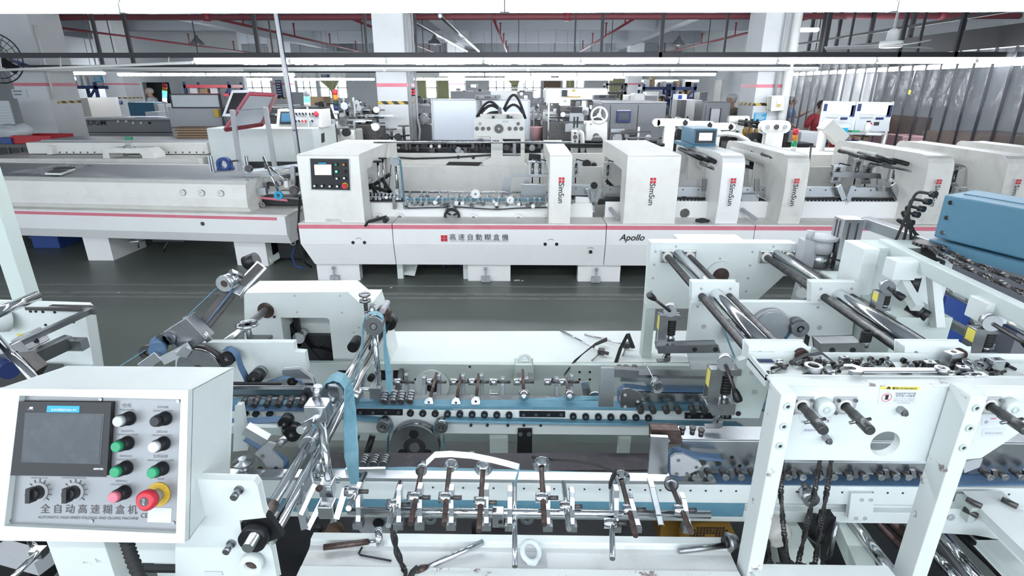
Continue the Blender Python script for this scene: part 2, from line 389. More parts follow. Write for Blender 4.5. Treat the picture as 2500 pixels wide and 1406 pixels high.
# red fire main and its branches
def pipe_thing(name, label, cat, paths, r, m, group=None):
    t = thing(name, label, cat, paths[0][0], group); mb = MB()
    for p in paths: mb.tube(p, r, 8)
    mb.build('pipe_run', m, t); return t
YP = 10.95; zp = at(1250, 41, y=YP).z
t = pipe_thing('fire_main_pipe', 'long dark red pipe running level under the ceiling behind the central column', 'pipe', [[V((at(110, 41, y=YP).x, YP, zp)), V((at(2490, 41, y=YP).x, YP, zp))]], 0.05, 'piper')
for px in (120, 505, 1385, 2300): p = at(px, 41, y=YP); MB().cyl((p.x, YP, zp - 0.07), (p.x, YP, zp + 0.07), 0.07).cyl((p.x, YP, zp), (p.x, YP, 4.05), 0.012, n=6).build('coupling', 'darkred', t)
for i, (px, py) in enumerate(((-40, 47), (515, 47), (850, 47), (1203, 48), (1556, 45), (1990, 47))):
    x = at(px, py, y=YP).x
    t = thing('sprinkler_branch', 'thin dark red sprinkler branch joining the main ' + ('at its left end', 'left of the white pole', 'just left of the central column', 'right of the central column', 'left of the right-hand column', 'beyond the right-hand column')[i], 'pipe', (x, YP, zp), 'sprinkler branches')
    MB().cyl((x, YP, zp), (x, 25, zp), 0.025, n=8).build('pipe_run', 'darkred', t)
    for k in range(5):
        yy = 12.2 + k * 2.7
        m = MB(); m.cyl((x, yy, zp), (x, yy, zp + 0.28), 0.018, n=6).cyl((x, yy, zp + 0.28), (x, yy, zp + 0.30), 0.035, n=8); m.build('sprinkler_head', 'darkred', t)
# light fixtures ---------------------------------------------------
ZL = 2.24
def fixture(x0, x1, y, z, label, lit=True, group=None, th=0.055, along='x', cord=False):
    t = thing('tube_light', label, 'light fixture', (x0, y, z), group)
    L_ = x1 - x0
    if along == 'x':
        MB().box(x0, x1, y - th * 0.2, y + th * 0.2, z + 0.0, z + 0.034).build('housing', 'whitep', t)
        MB().cyl((x0 + 0.02, y, z - 0.012), (x1 - 0.02, y, z - 0.012), th * 0.42, n=10).build('tube', 'tube' if lit else 'whitep', t)
        for xx in (x0, x1 - .02): MB().box(xx, xx + 0.02, y - th * 0.45, y + th * 0.45, z - 0.032, z + 0.008).build('end_cap', 'whitep', t)
        if cord:
            for f in (.15, .85): xx = x0 + L_ * f; MB().box(xx - .006, xx + .006, y - .006, y + .006, z + .03, 4.05).build('cord', 'grey', t)
    return t
def rail(px0, px1, y, z, label, w=0.035, h=0.05, m='blacksteel', rods=()):
    x0, x1 = at(px0, 140, y=y).x, at(px1, 140, y=y).x
    t = thing('light_rail', label, 'rail', (x0, y, z))
    if not rods:
        for f in (.04, .35, .65, .96): x = x0 + (x1 - x0) * f; MB().box(x - .008, x + .008, y - .008, y + .008, z, 4.05).build('hanger', m, t)
    MB().box(x0, x1, y - w / 2, y + w / 2, z, z + h).build('rail', m, t)
    for i, (px, py, r) in enumerate(rods):
        x = at(px, py, y=y).x
        MB().box(x - r, x + r, y - r, y + r, z, 4.05).build('hanger', m, t)
    return t
def row(px0, px1, y, z, L_, desc, lit=True, th=0.055, grp=None, cord=False):
    x = at(px0, 150, y=y).x; xe = at(px1, 150, y=y).x; n = max(1, round((xe - x) / L_)); L2 = (xe - x) / n
    for i in range(n):
        fixture(x + i * L2, x + (i + 1) * L2 - 0.004, y, z, desc + (', %s from left' % ('first second third fourth fifth sixth seventh eighth ninth tenth eleventh twelfth thirteenth fourteenth fifteenth sixteenth seventeenth'.split()[i]) if n > 1 else ''), lit, grp, th, cord=cord)
zn = at(1250, 31, y=2.75).z + .033
rail(-700, 3300, 2.75, zn + 0.0335, 'dark rail over the nearest bright row of tubes at the top edge', 0.05, 0.02, rods=((-500, 5, .01), (3100, 5, .01)))
row(-560, 3100, 2.75, zn, 1.6, 'glowing tube of the nearest row', th=0.05, grp='nearest row of tube lights')
rail(-250, 2900, 7.76, ZL + 0.0335, 'dark steel rail crossing the hall above the second bright row', 0.04, 0.062, rods=((618, 35, .022), (657, 60, .008), (891, 60, .016), (1014, 60, .012), (1405, 60, .01), (1471, 60, .018), (1618, 60, .02), (1775, 60, .014), (2024, 50, .024), (2084, 50, .012), (2212, 50, .02), (2350, 60, .02), (2255, 60, .012)))
row(475, 2870, 7.76, ZL, 1.22, 'glowing tube under the heavy dark second rail', th=0.07, grp='second row of tube lights')
x0 = at(-120, 150, y=7.7).x; x1 = at(470, 150, y=7.7).x
t = thing('tube_light', 'unlit slim white tube sagging beside the wall fan at the far left', 'light fixture', (x0, 7.7, 2.2)); MB().cyl((x0, 7.7, 2.10), (x1, 7.7, 2.215), 0.018, n=8).build('tube', 'whitep', t)
m = MB()
for f in (0.2, 0.45, 0.9): x = x0 + (x1 - x0) * f; m.cyl((x, 7.7, 2.10 + 0.115 * f), (x, 7.74, 2.28), 0.008, n=6)
m.build('clip', 'whitep', t)
zc = at(1250, 169, y=9.85).z
rail(-200, 2005, 9.85, zc + 0.0335, 'slim dark rail in front of the central column, third from the front', 0.03, 0.035, rods=((228, 60, .022), (306, 60, .024), (1200, 60, .008), (2012, 60, .02)))
row(-100, 2000, 9.85, zc, 2.4, 'unlit white tube on the slim third rail', False, 0.05, 'third row of unlit tubes')
row(280, 717, 15.3, ZL, 1.22, 'glowing far tube, upper line left of the central column', th=0.075, grp='fourth row, left'); row(1070, 1752, 15.3, ZL, 1.22, 'glowing far tube, upper line right of the central column', th=0.075, grp='fourth row, right')
rail(255, 915, 15.3, ZL + 0.0335, 'thin dark rail over the fourth row left of the central column', 0.03, 0.04); rail(1005, 1755, 15.3, ZL + 0.0335, 'thin dark rail over the fourth row right of the central column', 0.03, 0.04)
row(250, 912, 23.4, ZL, 1.6, 'glowing farthest tube, lower line left of the central column', th=0.10, grp='fifth row, left', cord=True); row(998, 1500, 23.0, ZL, 1.6, 'glowing farthest tube, lower line right of the central column', th=0.10, grp='fifth row, right', cord=True)
row(138, 250, 14.6, ZL + 0.02, 1.22, 'short bright tube near the blue rack on the left, upper one', th=0.08, cord=True); row(142, 232, 21.0, ZL, 1.22, 'short bright tube near the blue rack on the left, lower one', th=0.1, cord=True)
row(1232, 1530, 27.0, at(1250, 188, y=27).z, 1.9, 'small bright tube far back', th=0.08, grp='farthest small tubes', cord=True); row(1570, 1712, 20.0, at(1600, 197, y=20).z, 1.9, 'small bright tube near the blue shelving on the right', th=0.06, cord=True)
row(1935, 1986, 13.0, at(1960, 72, y=13).z, 1.2, 'short bright tube high beside the right-hand column', th=0.08, cord=True)
# the run that recedes along the plastic curtain
a, b = at(1916, 184, z=ZL), at(2560, 149, z=ZL); xs_ = at(2100, 172, z=ZL).x
t = thing('light_rail', 'black rail running back along the plastic strip curtain', 'rail', (xs_, b.y, ZL)); MB().box(xs_ - .02, xs_ + .02, b.y, a.y, ZL + .0335, ZL + .08).build('rail', 'blacksteel', t)
for f in (.02, .35, .7, .98): yy = b.y + (a.y - b.y) * f; MB().box(xs_ - .008, xs_ + .008, yy - .008, yy + .008, ZL + .05, 4.05).build('hanger', 'blacksteel', t)
n = 6
for i in range(n):
    y0, y1 = b.y + (a.y - b.y) * i / n, b.y + (a.y - b.y) * (i + 1) / n
    t = thing('tube_light', 'glowing tube in front of the plastic strip curtain, ' + ('nearest', 'second', 'third', 'fourth', 'fifth', 'farthest')[i] + ' of the receding run', 'light fixture', (xs_, y0, ZL), 'tubes along the strip curtain')
    MB().box(xs_ - .013, xs_ + .013, y0, y1 - .01, ZL, ZL + .034).build('housing', 'whitep', t)
    MB().cyl((xs_, y0 + .02, ZL - .014), (xs_, y1 - .03, ZL - .014), .03, n=10).build('tube', 'tube', t)
# unseen tube rows added behind the viewer to light the scene
for yy in (-0.6, -3.6):
    for i in range(6):
        x = -5.6 + i * 1.9
        fixture(x, x + 1.7, yy, 2.75, 'unseen tube added for light behind the viewer, %s row, %s from left' % ('first' if yy > -2 else 'second', 'first second third fourth fifth sixth'.split()[i]), True, 'added tubes behind the viewer', cord=True)
# cone lamps hanging far back
for i, (px, py) in enumerate(((482, 108), (1061, 108), (1656, 110))):
    p = at(px, py, y=19.6)
    t = thing('cone_pendant_lamp', 'grey cone shaded pendant lamp ' + ('near the left end of the hall', 'just right of the central column', 'left of the right-hand column')[i], 'pendant lamp', p, 'cone pendant lamps')
    MB().lathe(p, ZA, [(0, .22), (.02, .22), (.14, .11), (.2, .06), (.27, .05)]).build('lamp_shade', 'grey', t)
    MB().cyl(p + ZA * .27, V((p.x, p.y, 4.05)), .012, n=6).build('cord', 'grey', t)
    MB().ball(p + ZA * .03, .07).build('bulb', 'whitep', t)
# ceiling fan
p = at(2177, 100, y=6.7)
t = thing('ceiling_fan', 'white ceiling fan hanging in front of the strip curtain, blades still', 'fan', p)
MB().cyl(p + ZA * .08, V((p.x, p.y, 4.05)), .013, n=8).build('down_rod', 'lgrey', t)
MB().lathe(p, ZA, [(-.07, .10), (-.04, .12), (0, .11), (.0, .06), (.10, .055), (.13, .02)]).build('motor', 'whitep', t)
for k in range(3):
    an = math.radians(24 + 120 * k); d = V((math.cos(an), math.sin(an), 0)); s_ = V((-d.y, d.x, 0))
    MB().cbox(p + d * .37 - ZA * .05, d * .28, s_ * .055 + ZA * .012, ZA * .004).build('blade', 'lgrey', t)
# wall fan
p = at(-8, 142, y=9.3)
t = thing('wall_fan', 'big black wire caged fan at the left edge, mounted by the column', 'fan', p)
ax = V((0.15, -1, 0)).normalized(); m = MB()
for rr in (.37, .3, .2, .1): m.torus(p, ax, rr, .006 if rr < .37 else .01, 32, 5)
u, w, _ = basis(ax)
for k in range(24): an = k * math.pi / 12; m.cyl(p + ax * .06, p + (u * math.cos(an) + w * math.sin(an)) * .37, .003, n=4)
m.build('cage', 'blacksteel', t)
for k in range(3):
    an = k * 2 * math.pi / 3 + .4; d = u * math.cos(an) + w * math.sin(an); MB().cbox(p + d * .18, d * .14, d.cross(ax) * .06 + ax * .02, ax * .003).build('blade', 'blacksteel', t)
MB().cyl(p, p - ax * .25, .07).build('motor', 'grey', t)
MB().bar(p - ax * .25, (-8.4, 10.0, p.z - .1), .04, .04).build('bracket', 'blue', t)
# white leaning pole with a blue cable
a, b = at(671, 20, y=6.4), at(731, 400, y=6.7)
t = thing('cable_pole', 'thin white pole with a cable coming down left of the central column', 'pole', b)
MB().cyl(b, a, .022).build('pole', 'whitep', t); MB().tube([a + V((.03, -.01, 0)), (a + b) / 2 + V((.035, -.01, 0)), b + V((.03, -.01, .0))], .006, 6).build('cable', 'bluepaint', t)
MB().ring(at(721, 316, y=6.62), at(721.5, 319, y=6.62), .032, .021, 12).build('clamp', 'grey', t)
# cable conduits and column pipes
p0, p1 = at(990, 42, y=10.5), at(1140, 125, y=20)
pipe_thing('ceiling_conduit', 'grey cable tray with conduits slanting down right of the central column', 'conduit', [[p0, p1], [p0 + V((.5, 0, .1)), p1 + V((.3, 0, .1))], [p0 + V((.6, 0, .02)), p1 + V((.4, 0, .0))]], .035, 'alu')
x = at(1000, 250, y=9.97).x
pipe_thing('column_conduit', 'grey conduit and dark cables clipped to the right face of the central column', 'conduit', [[V((x + .02, 9.97, 4)), V((x + .02, 9.97, .8))], [V((x + .1, 10.1, 4)), V((x + .1, 10.1, 1.4)), V((x + .14, 10.05, 1.2)), V((x + .08, 10.0, .7))]], .02, 'lgrey')
x = at(1908, 200, y=9.9).x
pipe_thing('downpipe', 'thick white pipe down the front of the right-hand column', 'pipe', [[V((x + .1, 9.9, 4)), V((x + .1, 9.9, .3))]], .075, 'whitep')
pipe_thing('thin_conduit', 'thin grey conduit beside the thick white column pipe', 'conduit', [[V((x - .06, 9.95, 4)), V((x - .06, 9.95, 1.75))]], .025, 'lgrey')
t = thing('switch_box', 'grey switch box with a yellow handle on the right-hand column', 'switch box', at(1900, 268, y=9.8))
plate([(1886, 236), (1914, 234), (1912, 268), (1883, 270)], 9.72, .16, 'creamgrey', 'box', t, .01)
plate([(1897, 246), (1908, 246), (1907, 262), (1896, 262)], 9.70, .02, 'whitep', 'window', t); plate([(1899, 254), (1906, 254), (1906, 260), (1899, 260)], 9.68, .02, 'yellow', 'handle', t)
p0, p1 = at(90, 175, y=9.97), at(101, 250, y=9.97)
pipe_thing('thin_conduit', 'thin white conduit on the left column beside the hazard band', 'conduit', [[V((-8.19, 10.08, 2.9)), V((-8.19, 10.08, 1.72))]], .02, 'whitep')
# steel bracing of overhead tray behind second rail
for i, (py, y, h) in enumerate(((133, 26.5, .25), )):
    z = at(1250, py, y=y).z
    t = thing('cable_tray', 'long grey cable tray crossing the hall high at the back', 'cable tray', (-16, y, z))
    MB().box(-24, XR, y, y + .3, z, z + .12).build('tray', 'grey', t)
    for k in range(16): xx = -18 + k * 1.62; MB().box(xx, xx + .05, y, y + .05, z, 4.05).build('hanger', 'grey', t)
# signs hanging
for i, (a, b, c, d, y, lb) in enumerate(((230, 253, 187, 200, 14.5, 'blue hanging sign by the left blue rack'), (784, 804, 181, 189, 22, 'small blue sign on the wall above the gathered curtain'), (674, 689, 196, 238, 22.28, 'tall dark blue banner on the column left of the white pole'), (1345, 1364, 183, 190, 22, 'small grey blue hanging sign between the far lamps'))):
    s = sign(a, b, c, d, y, 'cyan' if i == 0 else 'bluepaint', 'hanging_sign', lb, 'sign', lines=3 if i != 2 else 6)
    if i in (0, 1, 3):
        p = s.location; MB().cyl((p.x, p.y, p.z + .15), (p.x, p.y, 4.05), .008, n=5).build('cord', 'grey', s)
sign(290, 299, 246, 255, 17.48, 'blue', 'wall_notice', 'small blue notice on the second left column', 'notice', lines=2)
sign(471, 487, 170, 176, 21.95, 'ledgreen', 'exit_sign', 'small glowing green sign above the dark doorway', 'sign')
# ================================================================== the long white folding and gluing line across the aisle
YG = 5.35
G = thing('folder_gluer', 'long white folding and gluing machine with red stripe and arched hoods across the aisle', 'machine', (0, YG, 0))
def gx(px, py, y=YG): return at(px, py, y=y).x
GP = [(0, .626), (0, .577), (0, .40), (.05, .19), (.30, .19), (.30, .626)]
def extr(prof, a, b, m, name, parent, bevel=0.0):   # profile of (distance behind the a-b line, height)
    a, b = V(a), V(b); d = (b - a); n = V((-d.y, d.x, 0)).normalized()
    return MB().prism([V((a.x, a.y, 0)) + n * p + ZA * z for p, z in prof], d).build(name, m, parent, bevel)
secs = [(gx(735, 600), gx(960, 600)), (gx(960, 600) + .008, gx(1477, 600)), (gx(1477, 600) + .008, gx(1836, 600)), (gx(1836, 600) + .008, gx(2760, 600))]
for i, (a, b) in enumerate(secs):
    if i == 0:
        mb = MB(); mb.prism([(a + .02, YG, .577), (a, YG, .40), (a + .09, YG + .05, .19), (b, YG + .05, .19), (b, YG, .577)], (0, .02, 0))
        mb = MB()
        l = [V((a + .0, YG, .577)), V((a, YG, .42)), V((a + .10, YG + .05, .19)), V((a + .10, YG + .3, .19)), V((a, YG + .3, .577))]
        r = [V((b, YG, .577)), V((b, YG, .42)), V((b, YG + .05, .19)), V((b, YG + .3, .19)), V((b, YG + .3, .577))]
        mb.add(l + r, [(0, 1, 2, 3, 4), (9, 8, 7, 6, 5), (0, 5, 6, 1), (1, 6, 7, 2), (2, 7, 8, 3), (3, 8, 9, 4), (4, 9, 5, 0)]); mb.build('base_panel', 'panelw', G)
    else: extr([(0, .577), (0, .42), (.05, .19), (.3, .19), (.3, .577)], (a, YG, 0), (b, YG, 0), 'panelw', 'base_panel', G)
    extr([(-.002, .577), (-.002, .618), (.31, .618), (.31, .577)], (a, YG, 0), (b, YG, 0), 'pink', 'stripe', G)
    extr([(0, .618), (0.004, .630), (.33, .630), (.33, .618)], (a, YG, 0), (b, YG, 0), 'creamgrey', 'ledge', G)
# inner frame plates (front and back side of the transport)
xl, xr = gx(890, 530), gx(2760, 530); xg0, xg1 = gx(1450, 520, 5.68), gx(1475, 520, 5.68)
def inner(y, px0, px1, z0, z1, m='panelw', holes=()):
    a, b = at(px0, 520, y=y).x, at(px1, 520, y=y).x
    mb = MB(); mb.prism([(a, y, z0), (b, y, z0), (b, y, z1), (a, y, z1)], (0, .03, 0), [[(h[0], y, h[1]) for h in hh] for hh in holes]); return mb.build('frame_plate', m, G)
def hxz(px, py, r, y, n=20): p = at(px, py, y=y); return [(p.x + r * math.cos(2 * math.pi * i / n), p.z + r * math.sin(2 * math.pi * i / n)) for i in range(n)]
inner(5.68, 893, 1447, .60, .775)
p = at(1477, 520, y=5.68)
inner(5.68, 1477, 1530, .60, .79)
inner(5.68, 1640, 2760, .60, .80, holes=[hxz(1672, 521, .052, 5.68)])
inner(6.98, 890, 2760, .35, .98, 'cream')
MB().box(xl - .6, xr, 5.7, 7.0, .22, .30).build('base_tray', 'blacksteel', G)
# feet
for i, (a, b, t_) in enumerate(((777, 880, 0), (968, 982, 1), (1130, 1142, 1), (1143, 1246, 0), (1410, 1513, 0), (1700, 1800, 0), (2000, 2100, 0), (2350, 2450, 0))):
    x0, x1 = at(a, 682, y=5.44).x, at(b, 682, y=5.44).x
    if t_:
        MB().prism([(x0, 5.5, 0), (x1, 5.5, 0), (x1, 5.5, .25), (x0, 5.5, .25)], (0, .06, 0)).build('leg', 'white', G)
        MB().prism([(x0, 5.56, .03), (x1 + .12, 5.5, .03), (x1 + .16, 5.8, .25), (x0, 5.8, .25)], (0, .02, 0)).build('brace', 'white', G)
        continue
    f = MB().box(x0, x1, 5.44, 5.54, 0, .25).build('foot', 'panelw', G)
    for k in ((.42,) if i < 5 else (.5,)):
        x = x0 + (x1 - x0) * k; m = MB(); m.box(x - .045, x + .045, 5.39, 5.44, .005, .06); m.cyl((x, 5.40, .0), (x, 5.40, .14), .012, n=8); m.cyl((x, 5.40, .14), (x, 5.40, .16), .02, n=6); m.build('levelling_bolt', 'lgrey', f)
m = MB(); c = at(1104, 655, y=5.9); m.ring(c, c + V((0, .04, 0)), .115, .09); m.build('drive_wheel', 'bluepaint', G)
# arched hoods -----------------------------------------------------
def round_prof(pts, k=4):
    out = []; n = len(pts)
    for i, p in enumerate(pts):
        r = p[2] if len(p) > 2 else 0
        if not r: out.append((p[0], p[1])); continue
        a, b = pts[i - 1], pts[(i + 1) % n]; P = V((p[0], p[1])); A = (V((a[0], a[1])) - P); B = (V((b[0], b[1])) - P)
        A = P + A.normalized() * r; B = P + B.normalized() * r
        for j in range(k + 1): t = j / k; q = A.lerp(P, t).lerp(P.lerp(B, t), t); out.append((q.x, q.y))
    return out
def arch(x0, x1, m, kind='square', zt=1.295, name='hood', yb=7.06):
    if kind == 'square': pr = [(5.38, .63), (5.38, zt, .03), (yb, zt, .03), (yb, .63), (yb - .22, .63), (yb - .22, zt - .16), (5.62, zt - .16), (5.62, .63)]
    else: pr = [(5.40, .63), (5.37, zt - .45, .2), (5.40, zt, .12), (yb, zt, .10), (yb, .63), (yb - .3, .63), (yb - .22, zt - .14, .05), (5.86, zt - .14, .1), (5.70, .63)]
    pts = round_prof(pr); return MB().prism([(x0, y, z) for y, z in pts], (x1 - x0, 0, 0)).build(name, m, G, .006)
def ax_(px, py, y=5.38): return at(px, py, y=y).x
console = arch(ax_(745, 540), ax_(891, 540), 'cream', name='console_hood')
h2 = arch(ax_(1339, 540), ax_(1392, 540), 'cream')
h3 = arch(ax_(1521, 540), ax_(1647, 540), 'cream')
h4 = arch(ax_(1747, 540), ax_(1801, 540), 'panelw', 'round')
h5 = arch(ax_(1901, 540), ax_(1954, 540), 'creamgrey', 'round')
h6 = arch(ax_(2249, 480), ax_(2312, 480), 'creamgrey', 'round')
h7 = arch(ax_(2452, 440), ax_(2512, 440), 'creamgrey', 'round')
h8 = arch(ax_(2640, 440), ax_(2700, 440), 'creamgrey', 'round')
# the round beam tubes beneath the rear hood tops
for h in (h4, h5, h6, h7):
    x = min(v.co.x for v in h.data.vertices) + .075; MB().cyl((x, 5.80, 1.20), (x, 6.9, 1.20), .085, n=18).build('beam_tube', 'creamgrey', h)
# maker's lettering down each hood
def simsun(px, py, py2, y, host, wpx=15):
    a, b = at(px, py + 14, y=y), at(px - (px - 1277) * .012, py2, y=y); w = (at(px + wpx, py, y=y) - at(px, py, y=y)).x
    b = V((a.x, a.y, b.z))
    text('SimSun', a, b, (1, 0, 0), 'black', 'maker_lettering', host, th=-.001, hs=w * .92, off=.012)
    q = w * .40
    m = MB()
    z0 = at(px, py, y=y).z
    for i in (0, 1):
        for j in (0, 1): m.box(a.x + i * (w * .52), a.x + i * (w * .52) + q, y - .003, y + .001, z0 - j * w * .5 - q, z0 - j * w * .5)
    m.build('maker_squares', 'redplastic', host)
simsun(1364, 433, 496, 5.376, h2); simsun(1587, 434, 501, 5.376, h3); simsun(1783, 435, 502, 5.345, h4, 14); simsun(1938, 436, 503, 5.345, h5, 13); simsun(2285, 438, 504, 5.345, h6, 13); simsun(2478, 438, 504, 5.345, h7, 13)
# lettering on the base
a, b = at(1511, 592, y=5.345), at(1573, 592, y=5.345); text('Apollo', a, V((b.x, b.y, a.z)), ZA, 'black', 'model_lettering', G, shear=.3, off=.012)
a, b = at(1098, 586, y=5.345), at(1241, 586, y=5.345); text('高 速 自 動 糊 盒 機', a, V((b.x, b.y, a.z)), ZA, 'black', 'chinese_lettering', G)
a, b = at(1100, 590, y=5.345), at(1241, 590, y=5.345); text('AUTO HIGH SPEED FOLDING GLUING MACHINE', a, V((b.x, b.y, a.z)), ZA, 'lgrey', 'english_lettering', G)
m = MB(); p = at(1077, 589, y=5.345)
for i in (0, 1):
    for j in (0, 1): m.box(p.x + i * .034, p.x + i * .034 + .029, 5.342, 5.35, p.z + j * .033, p.z + j * .033 + .029)
m.build('maker_squares', 'redplastic', G)
for i, (px, py) in enumerate(((862, 592), (890, 592), (1331, 596), (1359, 596), (1442, 615))):
    c = at(px, py, y=YG); MB().cyl(c - YA * .004, c + YA * .01, .017).build('shaft_hole', 'black', G)
for px, py in ((875, 582), (1345, 585), (1442, 605)):
    c = at(px, py, y=5.345); m = MB(); m.tube([c + V((math.cos(t) * .036, 0, math.sin(t) * .03 - .025)) for t in (2.5, 2.1, 1.57, 1.0, .64)], .0018, 4); m.build('arrow_mark', 'bluepaint', G)
# console panel ----------------------------------------------------
yc = 5.374
plate([(755, 385), (853, 386), (856, 466), (759, 464)], yc - .006, .02, 'alu', 'panel_rim', console)
pc = plate([(757, 387), (851, 388), (854, 464), (761, 462)], yc - .010, .016, 'black', 'panel', G)
plate([(762, 397), (812, 398), (813, 434), (764, 433)], yc - .022, .014, 'black', 'screen_bezel', pc); plate([(767, 402), (808, 402), (809, 427), (769, 427)], yc - .024, .004, 'lcdw', 'screen', pc)
plate([(777, 397), (796, 397), (796, 400), (777, 400)], yc - .024, .004, 'cyan', 'sticker', pc)
for px, py, m_ in ((822, 401, 'green'), (841, 401, 'amber'), (823, 418, 'ledgreen'), (842, 418, 'black'), (824, 435, 'whitep'), (842, 434, 'whitep'), (770, 453, 'whitep'), (788, 453, 'whitep'), (807, 454, 'whitep'), (825, 454, 'whitep')):
    c = at(px, py, y=yc - .01); r = .0135; k = MB().cyl(c, c - YA * .02, r * 1.15).build('button', 'blacksteel', pc); MB().cyl(c - YA * .02, c - YA * .03, r * .75).build('cap', m_, None)
    bpy.data.objects[-1] if False else None
for o_ in [q for q in COL.objects if q.name.startswith('cap') and q.parent is None]: o_.parent = pc; o_.location = -wloc(pc); o_.name = 'button_cap'
c = at(843, 453, y=yc - .01); MB().cyl(c, c - YA * .006, .03).build('stop_ring', 'yellow', pc); MB().cyl(c - YA * .006, c - YA * .045, .021, .024).build('stop_button', 'redplastic', pc)
a, b = at(798, 542, y=yc), at(828, 542, y=yc); m = MB(); m.prism([a + V((-.012, -.002, -.012)), V((b.x + .012, a.y - .002, a.z - .012)), V((b.x + .018, a.y - .002, a.z + .012)), V((b.x + .012, a.y - .002, a.z + .034)), V((a.x - .012, a.y - .002, a.z + .034)), V((a.x - .018, a.y - .002, a.z + .012))], (0, .004, 0)); m.build('type_plate', 'creamgrey', G)
text('SBJG-110', a + V((0, -.003, 0)), V((b.x, a.y - .003, a.z)), ZA, 'lgrey', 'type_lettering', G)
# crank handle resting on the ledge
a, b = at(900, 546, y=5.40), at(945, 534, y=5.42); m = MB(); m.bar(a + ZA * .02, b + ZA * .02, .03, .03); m.cyl(b, b + V((0, -.09, .0)), .024); m.cyl(a + ZA * .02, a + V((-.01, -.09, .0)), .012); t = thing('crank_handle', 'black crank handle lying on the ledge beside the console', 'handle', a); m.build('handle_bar', 'black', t)
# small details of the open bays -----------------------------------
def disc(px, py, r, y, m='blacksteel', th=.03, name='disc', parent=G, ri=0):
    c = at(px, py, y=y); mb = MB()
    if ri: mb.ring(c, c - YA * th, r, ri)
    else: mb.cyl(c, c - YA * th, r, n=20)
    return mb.build(name, m, parent)
for px, py, r in ((923, 531, .05), (976, 531, .05), (1156, 533, .048), (1266, 534, .05), (1333, 534, .04), (1985, 540, .03)):
    f = disc(px, py, r, 5.67, 'whitep', .02, 'shaft_flange'); disc(px, py, r * .45, 5.65, 'steel', .03, 'shaft', f)
f = disc(1104, 527, .085, 5.66, 'black', .03, 'drive_wheel', G, .06); disc(1104, 527, .02, 5.66, 'steel', .03, 'hub', f)
c = at(1104, 527, y=5.64); m = MB()
for k in range(3): an = k * 2.09 + .5; m.bar(c, c + V((math.cos(an) * .065, 0, math.sin(an) * .065)), .02, .01, YA)
m.build('spoke', 'black', f)
for px, py in ((991, 504), (1093, 511), (1111, 511), (1213, 506)): f = disc(px, py, .022, 5.67, 'steel', .04, 'guide_pulley'); disc(px, py, .01, 5.63, 'black', .004, 'pulley_bore', f)
def gbelt(pts, y, m='blacksteel', th=.006, w=.02, name='belt', par=G): return MB().belt(pxs(pts, y=y), (0, w, 0), th).build(name, m, par)
gbelt([(985, 497), (988, 506), (1000, 508), (1040, 507), (1085, 506), (1098, 503)], 5.65); gbelt([(1106, 504), (1115, 505), (1190, 510), (1215, 511), (1260, 508), (1335, 506)], 5.65)
# front transport rail and blue belt with rows of rollers
zr = .80
def rollrow(px0, px1, step, y, z, r=.012, name='roller', m='steel', th=.03):
    a, b = at(px0, 490, y=y).x, at(px1, 490, y=y).x; x = a
    while x < b: MB().cyl((x, y, z), (x, y - th, z), r, n=10).build(name, m, G); x += step
y = 5.66
MB().box(gx(985, 490, y), gx(1340, 490, y), y, y + .05, .80, .825).build('blue_belt', 'belt', G)
MB().cyl((gx(985, 490, 5.63), 5.63, .785), (gx(1400, 490, 5.63), 5.63, .785), .008, n=8).build('holder_rail', 'chrome', G)
MB().cyl((gx(985, 480, 5.9), 5.9, .85), (gx(1345, 480, 5.9), 5.9, .85), .01, n=8).build('holder_rail', 'chrome', G)
MB().box(gx(893, 490, y), gx(985, 490, y), y, y + .05, .79, .83).build('transport_bar', 'blacksteel', G)
rg = random.Random(3)
def small_holder(px, py, y, k=1.0, parent=G):
    c = at(px, py, y=y); h = MB(); s = .017 * k
    h.cbox(c, (s * .45, 0, 0), (0, s * .8, 0), (0, 0, s * 2.2)); h.cyl(c + V((-s, -s * 2, -s)), c + V((s * .5, s * 2.5, s)), s * .35, n=8); h.cyl(c + V((-s * 1.2, 0, -s)), c + V((s * 1.2, 0, -s)), s * .8, n=10)
    o_ = h.build('roller_holder', 'alu', parent)
    w = c + V((rg.uniform(-1, 1) * s, -s * 2.2, -s * rg.uniform(.5, 1.8))); MB().cyl(w, w - YA * s, s * rg.uniform(.8, 1.2), n=12).build('pressing_wheel', rg.choice(['chrome', 'whitep', 'steel']), o_); return o_
for px in range(995, 1340, 17): small_holder(px + rg.uniform(-5, 5), 487 + (px - 995) * .01 + rg.uniform(-4, 6), 5.63, 1.1)
for px in range(1000, 1290, 25): small_holder(px + rg.uniform(-6, 6), 474 + rg.uniform(-3, 4), 5.9, 1.1)
for px, py, r in ((1161, 473, .045), (1246, 488, .038)): c = at(px, py, y=5.6); t = MB().cyl(c, c - YA * .012, r, n=24).build('guide_disc', 'whitep', G); MB().cyl(c - YA * .012, c - YA * .02, r * .25).build('hub', 'steel', t)
for px in range(900, 985, 9): small_holder(px, 478, 5.68, .8)
